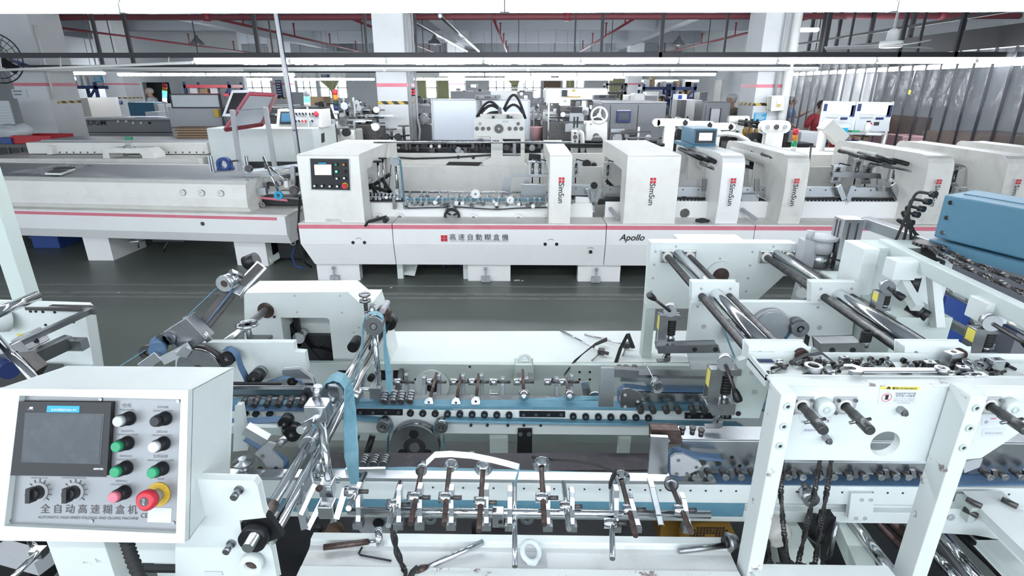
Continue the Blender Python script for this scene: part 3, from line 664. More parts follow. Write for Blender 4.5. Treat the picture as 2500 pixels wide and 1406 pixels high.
# belt tower beside the console
c = at(966, 394, y=5.75); tw = MB().cyl((c.x, 5.75, .8), c, .016).build('tower_post', 'chrome', G)
MB().cyl(c + YA * .02, c - YA * .05, .045, n=20).build('tower_pulley', 'steel', tw)
MB().belt([at(956, 398, y=5.73), at(954, 410, y=5.73), at(950, 455, y=5.7)], (0, .015, 0), .004).build('blue_belt', 'blacksteel', tw)
MB().belt([at(962, 386, y=5.72), at(969, 384, y=5.72), at(976, 390, y=5.72), at(979, 410, y=5.72), at(986, 484, y=5.68)], (0.0, .045, 0), .005).build('blue_belt', 'belt', tw)
MB().box(c.x - .02, c.x + .02, 5.7, 5.78, at(966, 480, y=5.7).z, at(966, 462, y=5.7).z).build('clamp', 'alu', tw)
MB().box(c.x - .03, c.x - .0, 5.60, 5.66, at(966, 510, y=5.62).z, at(966, 480, y=5.62).z).build('bracket', 'steel', tw)
for px, py, y in ((922, 396, 5.9), (934, 388, 6.0)):
    c = at(px, py, y=y); s_ = MB().cyl((c.x, y, .85), c, .012, n=8).build('adjusting_screw', 'chrome', G); MB().cyl(c, c + ZA * .018, .045).build('knob', 'black', s_)
MB().bar(at(900, 460, y=5.9), at(952, 425, y=6.2), .03, .03).build('arm', 'blacksteel', G)
f = disc(905, 437, .06, 6.2, 'whitep', .02, 'shaft_flange'); MB().cyl(at(905, 437, y=6.2), at(893, 445, y=5.75), .025).build('shaft', 'lgrey', f)
MB().box(gx(955, 440, 6.9), gx(968, 440, 6.9), 6.75, 6.8, .7, 1.2).build('frame_plate', 'cream', G)
c1, c2 = at(912, 347, y=6.6), at(1394, 352, y=6.6); MB().cyl(c1, V((c2.x, 6.6, c1.z)), .012).build('overhead_rod', 'chrome', G)
# carriage bay between the two hoods (gauge heads on springs)
def spring_head(px, py, y, s=1.0, parent=G):
    c = at(px, py, y=y); b = MB()
    b.box(c.x - .05 * s, c.x - .035 * s, y, y + .05 * s, c.z - .1 * s, c.z + .1 * s).box(c.x + .035 * s, c.x + .05 * s, y, y + .05 * s, c.z - .1 * s, c.z + .1 * s)
    b.box(c.x - .06 * s, c.x + .06 * s, y - .01, y + .06 * s, c.z + .085 * s, c.z + .105 * s).box(c.x - .06 * s, c.x + .06 * s, y - .01, y + .06 * s, c.z - .115 * s, c.z - .09 * s)
    o_ = b.build('spring_carrier', 'alu', parent); MB().spring(c - ZA * .07 * s, c + ZA * .07 * s, .02 * s, .005 * s, 7).build('spring', 'black', o_)
    MB().cyl(c - ZA * .2 * s, c + ZA * .12 * s, .009 * s, n=8).build('spindle', 'chrome', o_)
    MB().cyl(c + ZA * .13 * s, c + V((.11 * s, -.05, .11 * s)), .008 * s, n=8).build('lever', 'blacksteel', o_); return o_
for px, py in ((1300, 412), (1318, 412), (1406, 412), (1484, 415)): spring_head(px, py, 6.2, .8)
MB().box(gx(1245, 430, 6.1), gx(1340, 430, 6.1), 6.1, 6.16, at(1250, 432, y=6.1).z, at(1250, 425, y=6.1).z).build('cross_bar', 'alu', G)
plate([(1232, 433), (1250, 433), (1243, 478), (1222, 478)], 6.1, .01, 'alu', 'guide_plate', G); plate([(1283, 432), (1296, 432), (1284, 478), (1270, 478)], 6.0, .01, 'alu', 'guide_plate', G)
plate([(1272, 450), (1333, 452), (1335, 482), (1272, 480)], 5.8, .03, 'alu', 'side_bar', G)
plate([(1292, 375), (1320, 378), (1322, 400), (1290, 398)], 6.6, .1, 'blacksteel', 'motor_block', G)
# the transport right of the narrow hood
def side_bar(px0, px1, y=5.78, py0=455, py1=478):
    z0, z1 = at(1250, py1, y=y).z, at(1250, py0, y=y).z; a, b = at(px0, 470, y=y).x, at(px1, 470, y=y).x
    s_ = MB().box(a, b, y, y + .05, z0, z1).build('side_bar', 'alu', G); m = MB(); x = a + .05
    while x < b - .03: m.cyl((x, y, z1 - .03), (x, y - .006, z1 - .03), .007, n=6); x += .16
    m.build('screw', 'blacksteel', s_)
    MB().box(a, b, y - .03, y + .02, z0 - .05, z0 - .012).build('roller_chain', 'blacksteel', G)
    m = MB(); x = a
    while x < b: m.cyl((x, y - .04, z0 - .035), (x, y - .055, z0 - .035), .011, n=8); x += .038
    m.build('rollers', 'steel', G, kind='stuff')
side_bar(1394, 1440, py0=452, py1=474); side_bar(1478, 1520, 5.95); side_bar(1655, 1732); side_bar(1812, 1890); side_bar(1965, 2060); side_bar(2075, 2190); side_bar(2205, 2245); side_bar(2330, 2440, 5.78)
def v_arms(px, py, y=5.7, k=1.0):
    for s_ in (-1, 1):
        a, b = at(px + s_ * 16 * k, py - 22 * k, y=y), at(px + s_ * 3 * k, py + 12 * k, y=y); MB().bar(a, b, .045 * k, .02, YA).build('nip_arm', 'alu', G)
    disc(px, py + 14 * k, .022 * k, y - .02, 'chrome', .02, 'nip_roller')
v_arms(1450, 482, 5.72); v_arms(2065, 478, 5.72, 1.1); v_arms(2198, 474, 5.72, 1.1)
plate([(1455, 488), (1512, 484), (1514, 497), (1460, 500)], 5.8, .06, 'rubber', 'black_belt', G)
disc(1450, 452, .036, 5.9, 'black', .03, 'knob')
plate([(1405, 480), (1450, 482), (1451, 518), (1405, 516)], 5.72, .02, 'panelw', 'cover_plate', G)
plate([(1441, 465), (1451, 470), (1452, 516), (1445, 512)], 5.68, .02, 'alu', 'bracket', G)
for px, py in ((1489, 508), (1811, 510)): MB().bar(at(px, py, y=5.66), at(px + (20 if px < 1600 else 35), py + 26, y=5.5), .03, .03).build('brace', 'lgrey', G)
# brackets, bars and flanged shafts hung below the hood beams
def bay(px0, px1, py, y=6.45, hx=None):
    for k, (f, z0, z1) in enumerate(((.08, .97, 1.2), (.3, .93, 1.2), (.55, .9, 1.2))):
        px = px0 + (px1 - px0) * f; x = at(px, py, y=y).x; MB().box(x - .07, x + .07, y - k * .25, y - k * .25 + .02, z0, z1).build('hanging_bracket', 'cream', G)
    for k in range(3):
        a = at(px0 + (px1 - px0) * (.05 + .25 * k), py - 22 + 6 * k, y=6.6 - .3 * k); MB().cyl(a, a + V((.03, -.75 + .15 * k, -.03)), .022, n=10).build('grip_rod', 'black', G)
    a = at(px0 + (px1 - px0) * .62, py + 12, y=6.1); fl = MB().cyl(a, a - YA * .02, .05).build('shaft_flange', 'whitep', G); MB().cyl(a, a + V((0.0, -.5, -.0)), .024).build('shaft', 'steel', fl)
bay(1655, 1745, 385); bay(1808, 1905, 385); bay(2040, 2225, 390, 6.4); bay(2322, 2420, 395)
for px, py in ((2043, 425), (2093, 410), (2117, 425), (2185, 420), (2330, 430)): spring_head(px, py, 6.1, .9)
plate([(2033, 420), (2150, 424), (2152, 436), (2033, 432)], 6.0, .05, 'steel', 'cross_bar', G)
for px in (1715, 1843, 2143): plate([(px, 437), (px + 12, 437), (px + 12, 467), (px, 467)], 5.76, .02, 'steel', 'guide_block', G)
plate([(1810, 475), (1853, 475), (1852, 498), (1812, 493)], 5.7, .02, 'lgrey', 'fold_plate', G); MB().bar(at(1851, 478, y=5.66), at(1876, 490, y=5.66), .02, .015).build('brace', 'chrome', G)
MB().cyl(at(1980, 360, y=5.75), at(1970, 430, y=5.7), .012).build('stay_rod', 'chrome', G)
for a_, b_, y_ in (((897, 452), (955, 470), 5.9), ((900, 474), (960, 478), 5.8), ((905, 448), (922, 480), 5.85), ((935, 440), (955, 470), 5.9), ((1405, 500), (1440, 508), 5.9), ((1480, 440), (1510, 470), 6.2), ((1660, 500), (1675, 470), 6.2), ((1820, 405), (1890, 425), 6.3)): MB().bar(at(*a_, y=y_), at(*b_, y=y_), .035, .03, YA).build('dark_link', 'blacksteel', G)
for px in range(1000, 1330, 30): c = at(px, 497 + (px % 4), y=5.62); MB().cbox(c, (.016, 0, 0), (0, .012, 0), (0, 0, .014)).build('holder_foot', rg.choice(['dsteel', 'lgrey', 'black']), G)
t = thing('work_glove', 'dark glove lying on the ledge between the hoods', 'glove', at(1714, 541, y=5.45)); c = at(1714, 538, y=5.45); m = MB(); m.ball(c, .035, 10, (1.5, 1, .7)); m.ball(c + V((.05, 0, -.005)), .022, 8, (1.4, 1, .8)); m.ball(c + V((-.05, 0, 0)), .02, 8); m.build('glove_body', 'trouser', t)
# monitor box on the fourth hood
t = thing('monitor_box', 'blue metal monitor box with lit screen standing on the fourth arched hood', 'monitor', at(1705, 355, y=6.3))
x0, x1 = at(1692, 350, y=6.25).x, at(1748, 350, y=6.25).x; z0, z1 = at(1700, 353, y=6.25).z, at(1700, 314, y=6.25).z
MB().box(x0, x1, 6.25, 6.75, z0, z1).build('housing', 'bluebox', t, .008); MB().box(x0 - .06, x1 + .02, 6.3, 6.8, z0 - .035, z0).build('base', 'bluebox', t)
MB().box(x0 + .02, x1 - .02, 6.24, 6.252, z0 + .015, z1 - .02).build('bezel', 'black', t); MB().box(x0 + .055, x1 - .055, 6.236, 6.242, z0 + .045, z1 - .045).build('screen', 'lcd', t)
# ================================================================== left end of the far line: feeder / delivery bed
A, B = at(700, 530, z=.62), at(-420, 502.5, z=.62)
D = (B - A); n_ = V((D.y, -D.x, 0)).normalized()
if n_.y < 0: n_ = -n_
L1 = thing('delivery_bed', 'long white low delivery bed with a red stripe and three round gauges at the left', 'machine', (A.x, A.y, 0))
def lp(s, d, z): q = A + D * s; return V((q.x, q.y, 0)) + n_ * d + ZA * z      # along bed, depth, height
def lext(prof, s0, s1, m, name, par=None, bevel=0):
    return MB().prism([lp(s0, d, z) for d, z in prof], D * (s1 - s0)).build(name, m, par or L1, bevel)
def ls(px, py, d):   # parameter along the bed under a pixel
    r = RM @ V(((px - 1250) / FPX, (703 - py) / FPX, -1.0)); o0 = V((A.x, A.y, 0)) + n_ * d; t = (o0 - CP).dot(n_) / r.dot(n_); q = CP + r * t; return (q - A).dot(D) / D.length_squared, q
zb_ = ls(690, 594, .05)[1].z; zc_ = ls(690, 574, 0)[1].z; z1_ = ls(690, 541, 0)[1].z
lext([(0, .625), (0, zc_), (.06, zb_), (1.3, zb_), (1.3, .625)], 0.004, 1, 'panelw', 'base_panel')
lext([(-.003, .615), (-.003, z1_ + .012), (.1, z1_ + .012), (.1, .615)], 0.02, 1, 'pink', 'stripe')
lext([(.01, .625), (.01, .64), (1.3, .64), (1.3, .625)], 0, 1, 'creamgrey', 'ledge')
s6 = ls(604, 480, .12)[0]; zt_ = ls(590, 441, .2)[1].z
lext([(.14, .64), (.10, .69), (.10, .78), (.12, .93), (.18, zt_), (1.28, zt_), (1.28, .64)], s6, 1, 'cream', 'upper_housing')
lext([(.19, zt_), (.19, zt_ + .006), (1.27, zt_ + .006), (1.27, zt_)], s6 + .004, 1, 'lgrey', 'table_top')
lext([(1.27, zt_), (1.27, zt_ + .02), (1.29, zt_ + .02), (1.29, zt_)], s6, 1, 'cream', 'table_edge')
for px, py in ((447, 470), (493, 471), (540, 472)):
    c = ls(px, py, .10)[1]; g = MB().cyl(c + n_ * .03, c - n_ * .012, .034, n=24).build('pressure_gauge', 'alu', L1); MB().cyl(c - n_ * .012, c - n_ * .0125, .028, n=24).build('gauge_face', 'whitep', g); MB().bar(c - n_ * .014, c - n_ * .014 + V((-.012, 0, .012)), .003, .002, n_).build('needle', 'black', g)
c = ls(495, 546, 0)[1]; MB().cyl(c + n_ * .01, c - n_ * .006, .022).build('knob_socket', 'dsteel', L1)
c0, c1 = ls(373, 588, .02)[1], ls(450, 589, .02)[1]; MB().bar(c0, c1, .014, .02).build('slot', 'black', L1)
c = ls(412, 592, .0)[1]; MB().tube([c, c + V((-.02, -.04, -.03)), c + V((-.045, -.05, -.09))], .012, 8).build('release_lever', 'black', L1)
c = ls(337, 597, .15)[1]; c.z = zb_ - .04; w_ = MB().torus(c, ZA, .085, .009, 24, 6).build('handwheel', 'chrome', L1); m = MB(); m.bar(c + V((-.085, 0, 0)), c + V((.085, 0, 0)), .015, .006); m.bar(c + V((0, -.085, 0)), c + V((0, .085, 0)), .015, .006); m.cyl(c + ZA * .05, c - ZA * .09, .01); m.build('spoke', 'chrome', w_)
f0, f1 = ls(572, 600, .2)[1], ls(648, 600, .2)[1]
m = MB(); m.prism([V((f0.x, f0.y, zb_)), V((f1.x, f1.y, zb_)), V((f1.x, f1.y, 0)), V((f0.x + .0, f0.y, 0))], n_ * .12); m.build('foot', 'panelw', L1)
for s0 in (.45, .8): q = lp(s0, .5, 0); MB().box(q.x - .15, q.x + .15, q.y - .3, q.y + .3, 0, zb_).build('foot', 'panelw', L1)
MB().bar(V((f1.x, f1.y + .05, .05)), at(735, 590, y=6.4), .05, .05).build('floor_brace', 'white', L1)
m = MB(); c = V((f1.x + .12, f1.y + .15, .2)); m.box(c.x - .05, c.x + .25, c.y, c.y + .02, .05, zb_); m.build('perforated_guard', 'blacksteel', L1)
# things on the bed
c = ls(75, 418, .8)[1]
def film(name, label, pts, z, h=.03, m='film', cat='plastic sheet', n=10):
    (x0, y0), (x1, y1) = pts; mb = MB(); r = random.Random(int(x0 * 100)); vs = []
    for j in range(n + 1):
        for i in range(n + 1): vs.append((x0 + (x1 - x0) * i / n + r.uniform(-.01, .01), y0 + (y1 - y0) * j / n, z + r.random() * h + .004))
    mb.add(vs, [(j * (n + 1) + i, j * (n + 1) + i + 1, (j + 1) * (n + 1) + i + 1, (j + 1) * (n + 1) + i) for j in range(n) for i in range(n)], True)
    o_ = mb.build(name, m); tag(o_, label, cat); return o_
a = at(200, 412, z=zt_); b = at(5, 430, z=zt_); film('plastic_sheet', 'crumpled clear plastic sheet lying on the delivery bed at the left', ((b.x, b.y + .02), (a.x, a.y + .25)), zt_, .035)
t = thing('calculator', 'small white and black calculator lying on the grey bed beside the plastic sheet', 'calculator', at(145, 420, z=zt_))
q = pxs([(109, 423), (150, 424), (183, 411), (142, 409)], z=zt_ + .045); MB().prism([p + ZA * -.015 for p in q], (0, 0, .02)).build('case', 'whitep', t)
q = pxs([(130, 413), (178, 412), (184, 410), (143, 409)], z=zt_ + .052); MB().prism(q, (0, 0, .012)).build('display', 'black', t)
q = pxs([(115, 421), (146, 422), (168, 415), (130, 414)], z=zt_ + .052); MB().prism(q, (0, 0, .003)).build('keypad', 'dsteel', t)
# parcel tape dispenser, magnets and small fittings at the bed's right end
c = at(548, 412, y=6.7); t = thing('tape_dispenser', 'blue tape dispenser standing at the right end of the grey bed', 'tape dispenser', (c.x, 6.7, zt_)); zz = zt_ + .07
m = MB(); m.ring((c.x, 6.68, zz), (c.x, 6.76, zz), .085, .05); m.bar((c.x - .07, 6.72, zz), (c.x - .08, 6.72, zt_ + .01), .02, .06, YA); m.bar((c.x + .07, 6.72, zz), (c.x + .1, 6.72, zt_ + .01), .02, .06, YA); m.build('frame', 'blue', t)
MB().bar((c.x + .05, 6.72, zz + .03), (c.x + .22, 6.6, zz + .06), .03, .02).build('guide_arm', 'steel', t)
for px in (520, 606):
    p = at(px, 425, y=6.45); m = MB(); m.box(p.x - .02, p.x - .008, 6.44, 6.47, zt_, zt_ + .2); m.box(p.x + .008, p.x + .02, 6.44, 6.47, zt_, zt_ + .2); m.box(p.x - .03, p.x + .03, 6.42, 6.5, zt_, zt_ + .02); m.build('slotted_post', 'alu', L1)
# the dark linkage between the bed and the console
K = thing('feeder_linkage', 'dark cluttered feeder mechanism with rods and belts between the bed and the console', 'machine', at(660, 500, y=6.0))
rk = random.Random(11)
plate([(598, 395), (725, 395), (735, 600), (650, 640), (600, 500)], 6.9, .04, 'blacksteel', 'rear_plate', K)
plate([(603, 478), (735, 488), (735, 500), (603, 500)], 6.1, .5, 'black', 'belt_bed', K); plate([(603, 477), (700, 487), (703, 492), (603, 482)], 6.08, .02, 'pink', 'pink_belt', K)
for k in range(16):
    px, py = rk.uniform(605, 725), rk.uniform(400, 475); c = at(px, py, y=rk.uniform(5.9, 6.6)); q = rk.random()
    if q < .35: MB().cyl(c, c - YA * .05, rk.uniform(.02, .05)).build('pulley', rk.choice(['steel', 'dsteel', 'blacksteel']), K)
    elif q < .7: MB().cbox(c, (rk.uniform(.015, .05), 0, 0), (0, .03, 0), (0, 0, rk.uniform(.015, .05))).build('clamp_block', rk.choice(['alu', 'steel', 'dsteel']), K)
    else: MB().bar(c, c + V((rk.uniform(-.12, .12), -.02, rk.uniform(-.15, .15))), .02, .02, YA).build('link_arm', rk.choice(['alu', 'dsteel']), K)
MB().cyl(at(643, 383, y=6.0), at(684, 480, y=5.9), .012).build('slant_rod', 'chrome', K); MB().cyl(at(655, 405, y=6.1), at(698, 442, y=6.0), .012).build('slant_rod', 'chrome', K)
c = at(682, 476, y=5.88); MB().ring(c, c - YA * .03, .045, .02).build('blue_wheel', 'cyan', K)
for a_, b_ in (((600, 430), (735, 425)), ((600, 418), (735, 402)), ((605, 452), (700, 440)), ((640, 470), (735, 470))): MB().bar(at(*a_, y=6.2), at(*b_, y=6.3), .03, .03).build('cross_bar', rk.choice(['alu', 'steel']), K)
plate([(708, 405), (718, 405), (720, 450), (710, 450)], 6.0, .03, 'steel', 'slide_post', K); plate([(694, 442), (702, 442), (703, 458), (694, 458)], 5.9, .02, 'whitep', 'sensor', K)
for k in range(7):
    a_, b_ = at(605 + k * 10, 505 + k * 6, y=6.3), at(715 - k * 4, 520 + k * 12, y=6.1); MB().bar(a_, b_, .05, .03).build('lower_arm', 'blacksteel' if k % 2 else 'dsteel', K)
for px, py in ((640, 500), (728, 514), (716, 590)): c = at(px, py, y=6.05); MB().ring(c, c - YA * .02, .04, .025).build('ring', 'steel', K)
MB().tube([at(718, 602, y=5.8), at(712, 625, y=5.75), at(722, 650, y=5.6), at(745, 655, y=5.6)], .008, 6).build('blue_hose', 'blue', K)
MB().tube([at(732, 480, y=5.9), at(728, 560, y=5.8), at(742, 640, y=5.7), at(760, 652, y=5.8)], .012, 6).build('black_hose', 'rubber', K)
MB().box(at(620, 600, y=6.3).x, at(735, 600, y=6.3).x, 6.3, 6.9, 0, .25).build('plinth', 'blacksteel', K)
# second bed behind
YM = 7.8
N = thing('side_bench', 'low cream machine bed with a row of holes behind the delivery bed', 'machine', (at(300, 370, y=YM).x, YM, 0))
x0, x1 = at(68, 370, y=YM).x, at(508, 370, y=YM).x; za, zb2 = at(300, 376, y=YM).z, at(300, 348, y=YM).z
MB().box(x0, x1, YM, YM + .85, za, zb2).build('upper_body', 'cream', N, .01); MB().box(x0 - .35, x1 + .1, YM - .45, YM + .42, .3, za - .01).build('lower_body', 'creamgrey', N)
MB().box(x0 + .1, x1 - .05, YM + .15, YM + .8, zb2, zb2 + .02).build('grey_top', 'lgrey', N)
for k in (0.1, .5, .85): xx = x0 + (x1 - x0) * k; MB().box(xx, xx + .3, YM, YM + .4, 0, .3).build('foot', 'creamgrey', N)
m = MB(); k = 0
for px in list(range(146, 248, 17)) + list(range(378, 505, 17)): c = at(px, 372, y=YM); m.cyl(c, c - YA * .003, .012, n=8)
m.build('hole_row', 'dsteel', N)
p_ = plate([(115, 357), (128, 357), (128, 377), (115, 377)], YM - .08, .08, 'cream', 'block', N)
text('IMG', at(306, 357, y=YM - .003), at(325, 357, y=YM - .003), ZA, 'lgrey', 'lettering', N)
plate([(303, 334), (321, 334), (320, 346), (305, 346)], YM + .2, .03, 'green', 'green_tag', N)
fr_ = plate([(250, 366), (258, 362), (358, 362), (374, 375), (380, 402), (254, 402)], 7.4, .25, 'cream', 'handle_frame', N, .01, holes=[[(265, 374), (340, 374), (346, 380), (350, 402 - .5), (273, 402 - .5)]])
c = at(324, 375, y=7.45); m = MB(); m.torus(c, V((0, 1, .5)), .115, .013, 24, 6); m.build('handwheel', 'chrome', N)
# crates and bags left
Tb = thing('crate_table', 'dark low table carrying the red and blue crates at the far left', 'table', at(60, 360, y=8.6)); zq = at(60, 352, y=8.3).z
MB().box(at(-80, 360, y=8.3).x, at(118, 360, y=8.3).x, 8.3, 9.4, zq - .05, zq).build('table_top', 'dsteel', Tb)
for px, yy in ((-60, 8.4), (100, 8.4), (-60, 9.3), (105, 9.3)): x = at(px, 360, y=yy).x; MB().box(x, x + .05, yy, yy + .05, 0, zq - .05).build('leg', 'dsteel', Tb)
def crate(name, label, px0, px1, py0, py1, y, d, m, cat='crate', par=None, zb=None):
    x0, x1 = at(px0, py1, y=y).x, at(px1, py1, y=y).x; z1 = at(px0, py0, y=y).z; z0 = zb if zb is not None else at(px0, py1, y=y).z
    t = thing(name, label, cat, ((x0 + x1) / 2, y, z0)); m_ = MB(); w = .02
    m_.box(x0, x1, y, y + w, z0, z1).box(x0, x1, y + d - w, y + d, z0, z1).box(x0, x0 + w, y + w, y + d - w, z0, z1).box(x1 - w, x1, y + w, y + d - w, z0, z1).box(x0 + w, x1 - w, y + w, y + d - w, z0, z0 + w)
    m_.build('crate_body', m, t, .006); MB().box(x0 - .012, x1 + .012, y - .012, y, z1 - .035, z1 - .01).build('rim', m, t); return t
crate('plastic_crate', 'red plastic crate on the low table at the far left', 33, 128, 331, 352, 8.35, .45, 'red', zb=zq)
crate('plastic_crate', 'blue plastic crate on the low table left of the red one', 2, 30, 336, 352, 8.32, .4, 'blue', zb=zq)
crate('plastic_crate', 'blue plastic crate on the floor beneath the delivery bed', 80, 145, 575, 598, 6.6, .4, 'blue', zb=0.0)
c = at(25, 322, y=8.5); m = MB(); m.ball(c, .2, 14, (1.3, .7, .55)); m.ball(c + V((.22, 0, .03)), .12, 10, (1.2, .8, .8)); o_ = m.build('plastic_bag', 'film'); tag(o_, 'pale crumpled plastic bag lying on the crates at the far left', 'bag')
for v in o_.data.vertices: v.co += V((rk.uniform(-1, 1), rk.uniform(-1, 1), rk.uniform(-1, 1))) * .015
c = at(8, 300, y=9.45); t = thing('notice_board', 'white ruled notice board standing behind the crates at the far left', 'board', c)
plate([(-30, 246), (20, 246), (38, 310), (-30, 318)], 9.45, .02, 'paper', 'board', t); plate([(-30, 310), (38, 310), (40, 316), (-30, 316)], 9.43, .04, 'dsteel', 'lower_edge', t)
m = MB()
for k in range(7): a_ = at(-28, 262 + k * 7, y=9.445); b_ = at(24 + k * 1.5, 262 + k * 7, y=9.445); m.box(a_.x, b_.x, 9.443, 9.447, a_.z, a_.z + .006)
m.build('printed_lines', 'lgrey', t)
for px in (0, 30): x = at(px, 315, y=9.45).x; MB().box(x, x + .03, 9.47, 9.5, 0, at(px, 310, y=9.45).z).build('stand_leg', 'dsteel', t)
# white cabinet with its console
YW_ = 7.55
Cb = thing('console_cabinet', 'big plain white machine cabinet with a sloping button console on top', 'machine cabinet', at(640, 360, y=YW_))
x0, x1 = at(506, 330, y=YW_).x, at(766, 340, y=YW_).x; zt2 = at(640, 313, y=YW_).z
MB().box(x0, x1, YW_, YW_ + .95, 0, zt2).build('cabinet_body', 'white', Cb, .012)
y1 = YW_ + .25; q = pxs([(677, 305), (775, 305)], y=y1)
xa_, xb_ = at(674, 300, y=y1).x, at(782, 300, y=y1).x; zc0 = zt2; zc1 = at(700, 268, y=y1 + .12).z
pn = MB().prism([(xa_, y1, zc0), (xa_, y1 + .12, zc1), (xa_, y1 + .45, zc1), (xa_, y1 + .45, zc0)], (xb_ - xa_, 0, 0)).build('console', 'cream', Cb, .01)
nv = V((0, -(zc1 - zc0), .12)).normalized(); 
def onc(u, v): return V((xa_ + (xb_ - xa_) * u, y1 + .12 * v, zc0 + (zc1 - zc0) * v)) + nv * .004
def cpl(u0, u1, v0, v1, m, name, h=.006): MB().prism([onc(u0, v0), onc(u1, v0), onc(u1, v1), onc(u0, v1)], nv * h).build(name, m, pn)
cpl(.05, .95, .08, .92, 'lgrey', 'console_plate'); cpl(.08, .38, .15, .85, 'black', 'screen_bezel', .02); cpl(.11, .35, .25, .75, 'teal', 'screen', .023)
for j, v in enumerate((.72, .3)):
    for i in range(6): 
        c = onc(.44 + i * .075, v); MB().cyl(c, c + nv * .035, .012).build('button', ['black', 'black', 'redplastic', 'redplastic', 'green', 'black'][i] if j else 'black', pn)
c = onc(.9, .7); MB().cyl(c, c + nv * .05, .03).build('stop_button', 'redplastic', pn)
pl_ = [at(784, 327, x=x1), at(791, 324, x=x1), at(792, 346, x=x1), at(785, 349, x=x1)]; MB().prism(pl_, (.006, 0, 0)).build('vent', 'black', Cb)
def tower(px, pyb, pyt, y, cols, label, lean=0, dome='lgrey', polem='cream', zb=None, w=.035):
    b, t0 = at(px, pyb, y=y), at(px + lean, pyt, y=y)
    if zb is not None: b = V((b.x, y, zb))
    t = thing('tower_light', label, 'signal light', b); Lh = (t0 - b).length; d = (t0 - b).normalized(); hh = .075
    MB().cyl(b, t0 - d * hh * (len(cols) + .5), w * .35).build('pole', polem, t)
    if zb is None: MB().cyl(V((b.x, b.y, 0)), b, w * .35).build('lower_pole', polem, t); MB().cyl(b, b + d * .03, w * .8).build('base', polem, t)
    for i, cm in enumerate(cols): MB().cyl(t0 - d * hh * (i + 1.2), t0 - d * hh * (i + .2) * .999, w, n=14).build('lens', cm, t)
    MB().cyl(t0 - d * hh * (len(cols) + .8), t0 - d * hh * (len(cols) + .2), w * 1.02).build('lamp_base', 'cream', t)
    return t
tower(753, 308, 218, 7.75, ['lgrey', 'ledgreen'], 'signal tower with a lit green lens on the white console cabinet', -5, zb=zt2, w=.04)
tower(824, 320, 216, 8.7, ['redplastic', 'amber', 'dgreen', 'bluepaint'], 'signal tower with red, orange, green and blue lenses right of the white pole', -6)
MB().bar(at(809, 255, y=8.7), at(821, 288, y=8.7), .03, .03).build('slant_stay', 'whitep', bpy.data.objects['tower_light.001'])
# framed sheet holders on posts
t = thing('document_frame', 'tilted red framed document holder on two grey posts above the left bed', 'frame', at(590, 420, y=6.9))
q = [at(550, 318, y=6.75), at(609, 229, y=7.25), at(674, 232, y=7.25), at(640, 305, y=6.75)]
ctr = sum(q, V()) / 4; nn = (q[1] - q[0]).cross(q[3] - q[0]).normalized(); 
if nn.y > 0: nn = -nn
MB().prism(q, nn * -.02).build('backing', 'red', t); MB().prism([ctr + (p - ctr) * .86 + nn * .002 for p in q], nn * .004).build('sheet', 'paper', t); 
for i in range(4):
    a_, b_ = q[i], q[(i + 1) % 4]; MB().bar(a_ + nn * .005, b_ + nn * .005, .035, .03, nn).build('frame_bar', 'darkred' if i > 1 else 'pink', t)
MB().bar((q[0] + q[1]) / 2 + nn * .01, (q[2] + q[3]) / 2 + nn * .01, .02, .02, nn).build('cross_bar', 'lgrey', t)
for (a0, a1) in (((590, 435), (567, 268)), ((672, 415), (648, 262))): a0 = at(*a0, y=6.72); MB().bar(V((a0.x, a0.y, zt_)), at(*a1, y=6.68), .045, .045, YA).build('post', 'lgrey', t)
t = thing('document_frame', 'square grey frame with a dark sheet behind the tilted red frame', 'frame', at(580, 300, y=8.2))
q = [at(542, 284, y=8.2), at(566, 220, y=8.5), at(623, 219, y=8.5), at(612, 284, y=8.2)]; ctr = sum(q, V()) / 4
MB().prism(q, (0, .02, 0)).build('backing', 'lgrey', t); MB().prism([ctr + (p - ctr) * .78 - YA * .01 for p in q], (0, .008, 0)).build('sheet', 'black', t); MB().bar(at(545, 284, y=8.2), at(560, 330, y=8.2), .03, .03).build('post', 'blacksteel', t)
c = at(485, 332, y=8.3); rr = random.Random(5)
t = thing('cardboard_stack', 'ragged stack of brown card blanks beside the white cabinet', 'stack', (c.x, 8.3, zb2 + .02))
for k in range(9): MB().box(c.x - .28 + rr.uniform(-.04, .04), c.x + .24 + rr.uniform(-.03, .03), 8.2, 8.45, zb2 + .02 + k * .018, zb2 + .034 + k * .018).build('card', 'card' if k % 2 else 'wood', t)
# ================================================================== machines and people beyond the far line
def bx(px0, px1, py0, py1, y, d, m, name, par, bevel=0, z0=None, z1=None, mb=None):
    a, b = at(px0, (py0 + py1) / 2, y=y).x, at(px1, (py0 + py1) / 2, y=y).x; zt = z1 if z1 is not None else at(px0, py0, y=y).z; zz = z0 if z0 is not None else at(px0, py1, y=y).z
    k = (mb or MB()).box(a, b, y, y + d, zz, zt); return k.build(name, m, par, bevel) if not mb else mb
def bthing(name, label, cat, px, y, z=0): return thing(name, label, cat, (at(px, 300, y=y).x, y, z))
def knob(px, py, y, r, m, par, name='knob', th=.03): c = at(px, py, y=y); return MB().cyl(c, c - YA * th, r, n=16).build(name, m, par)
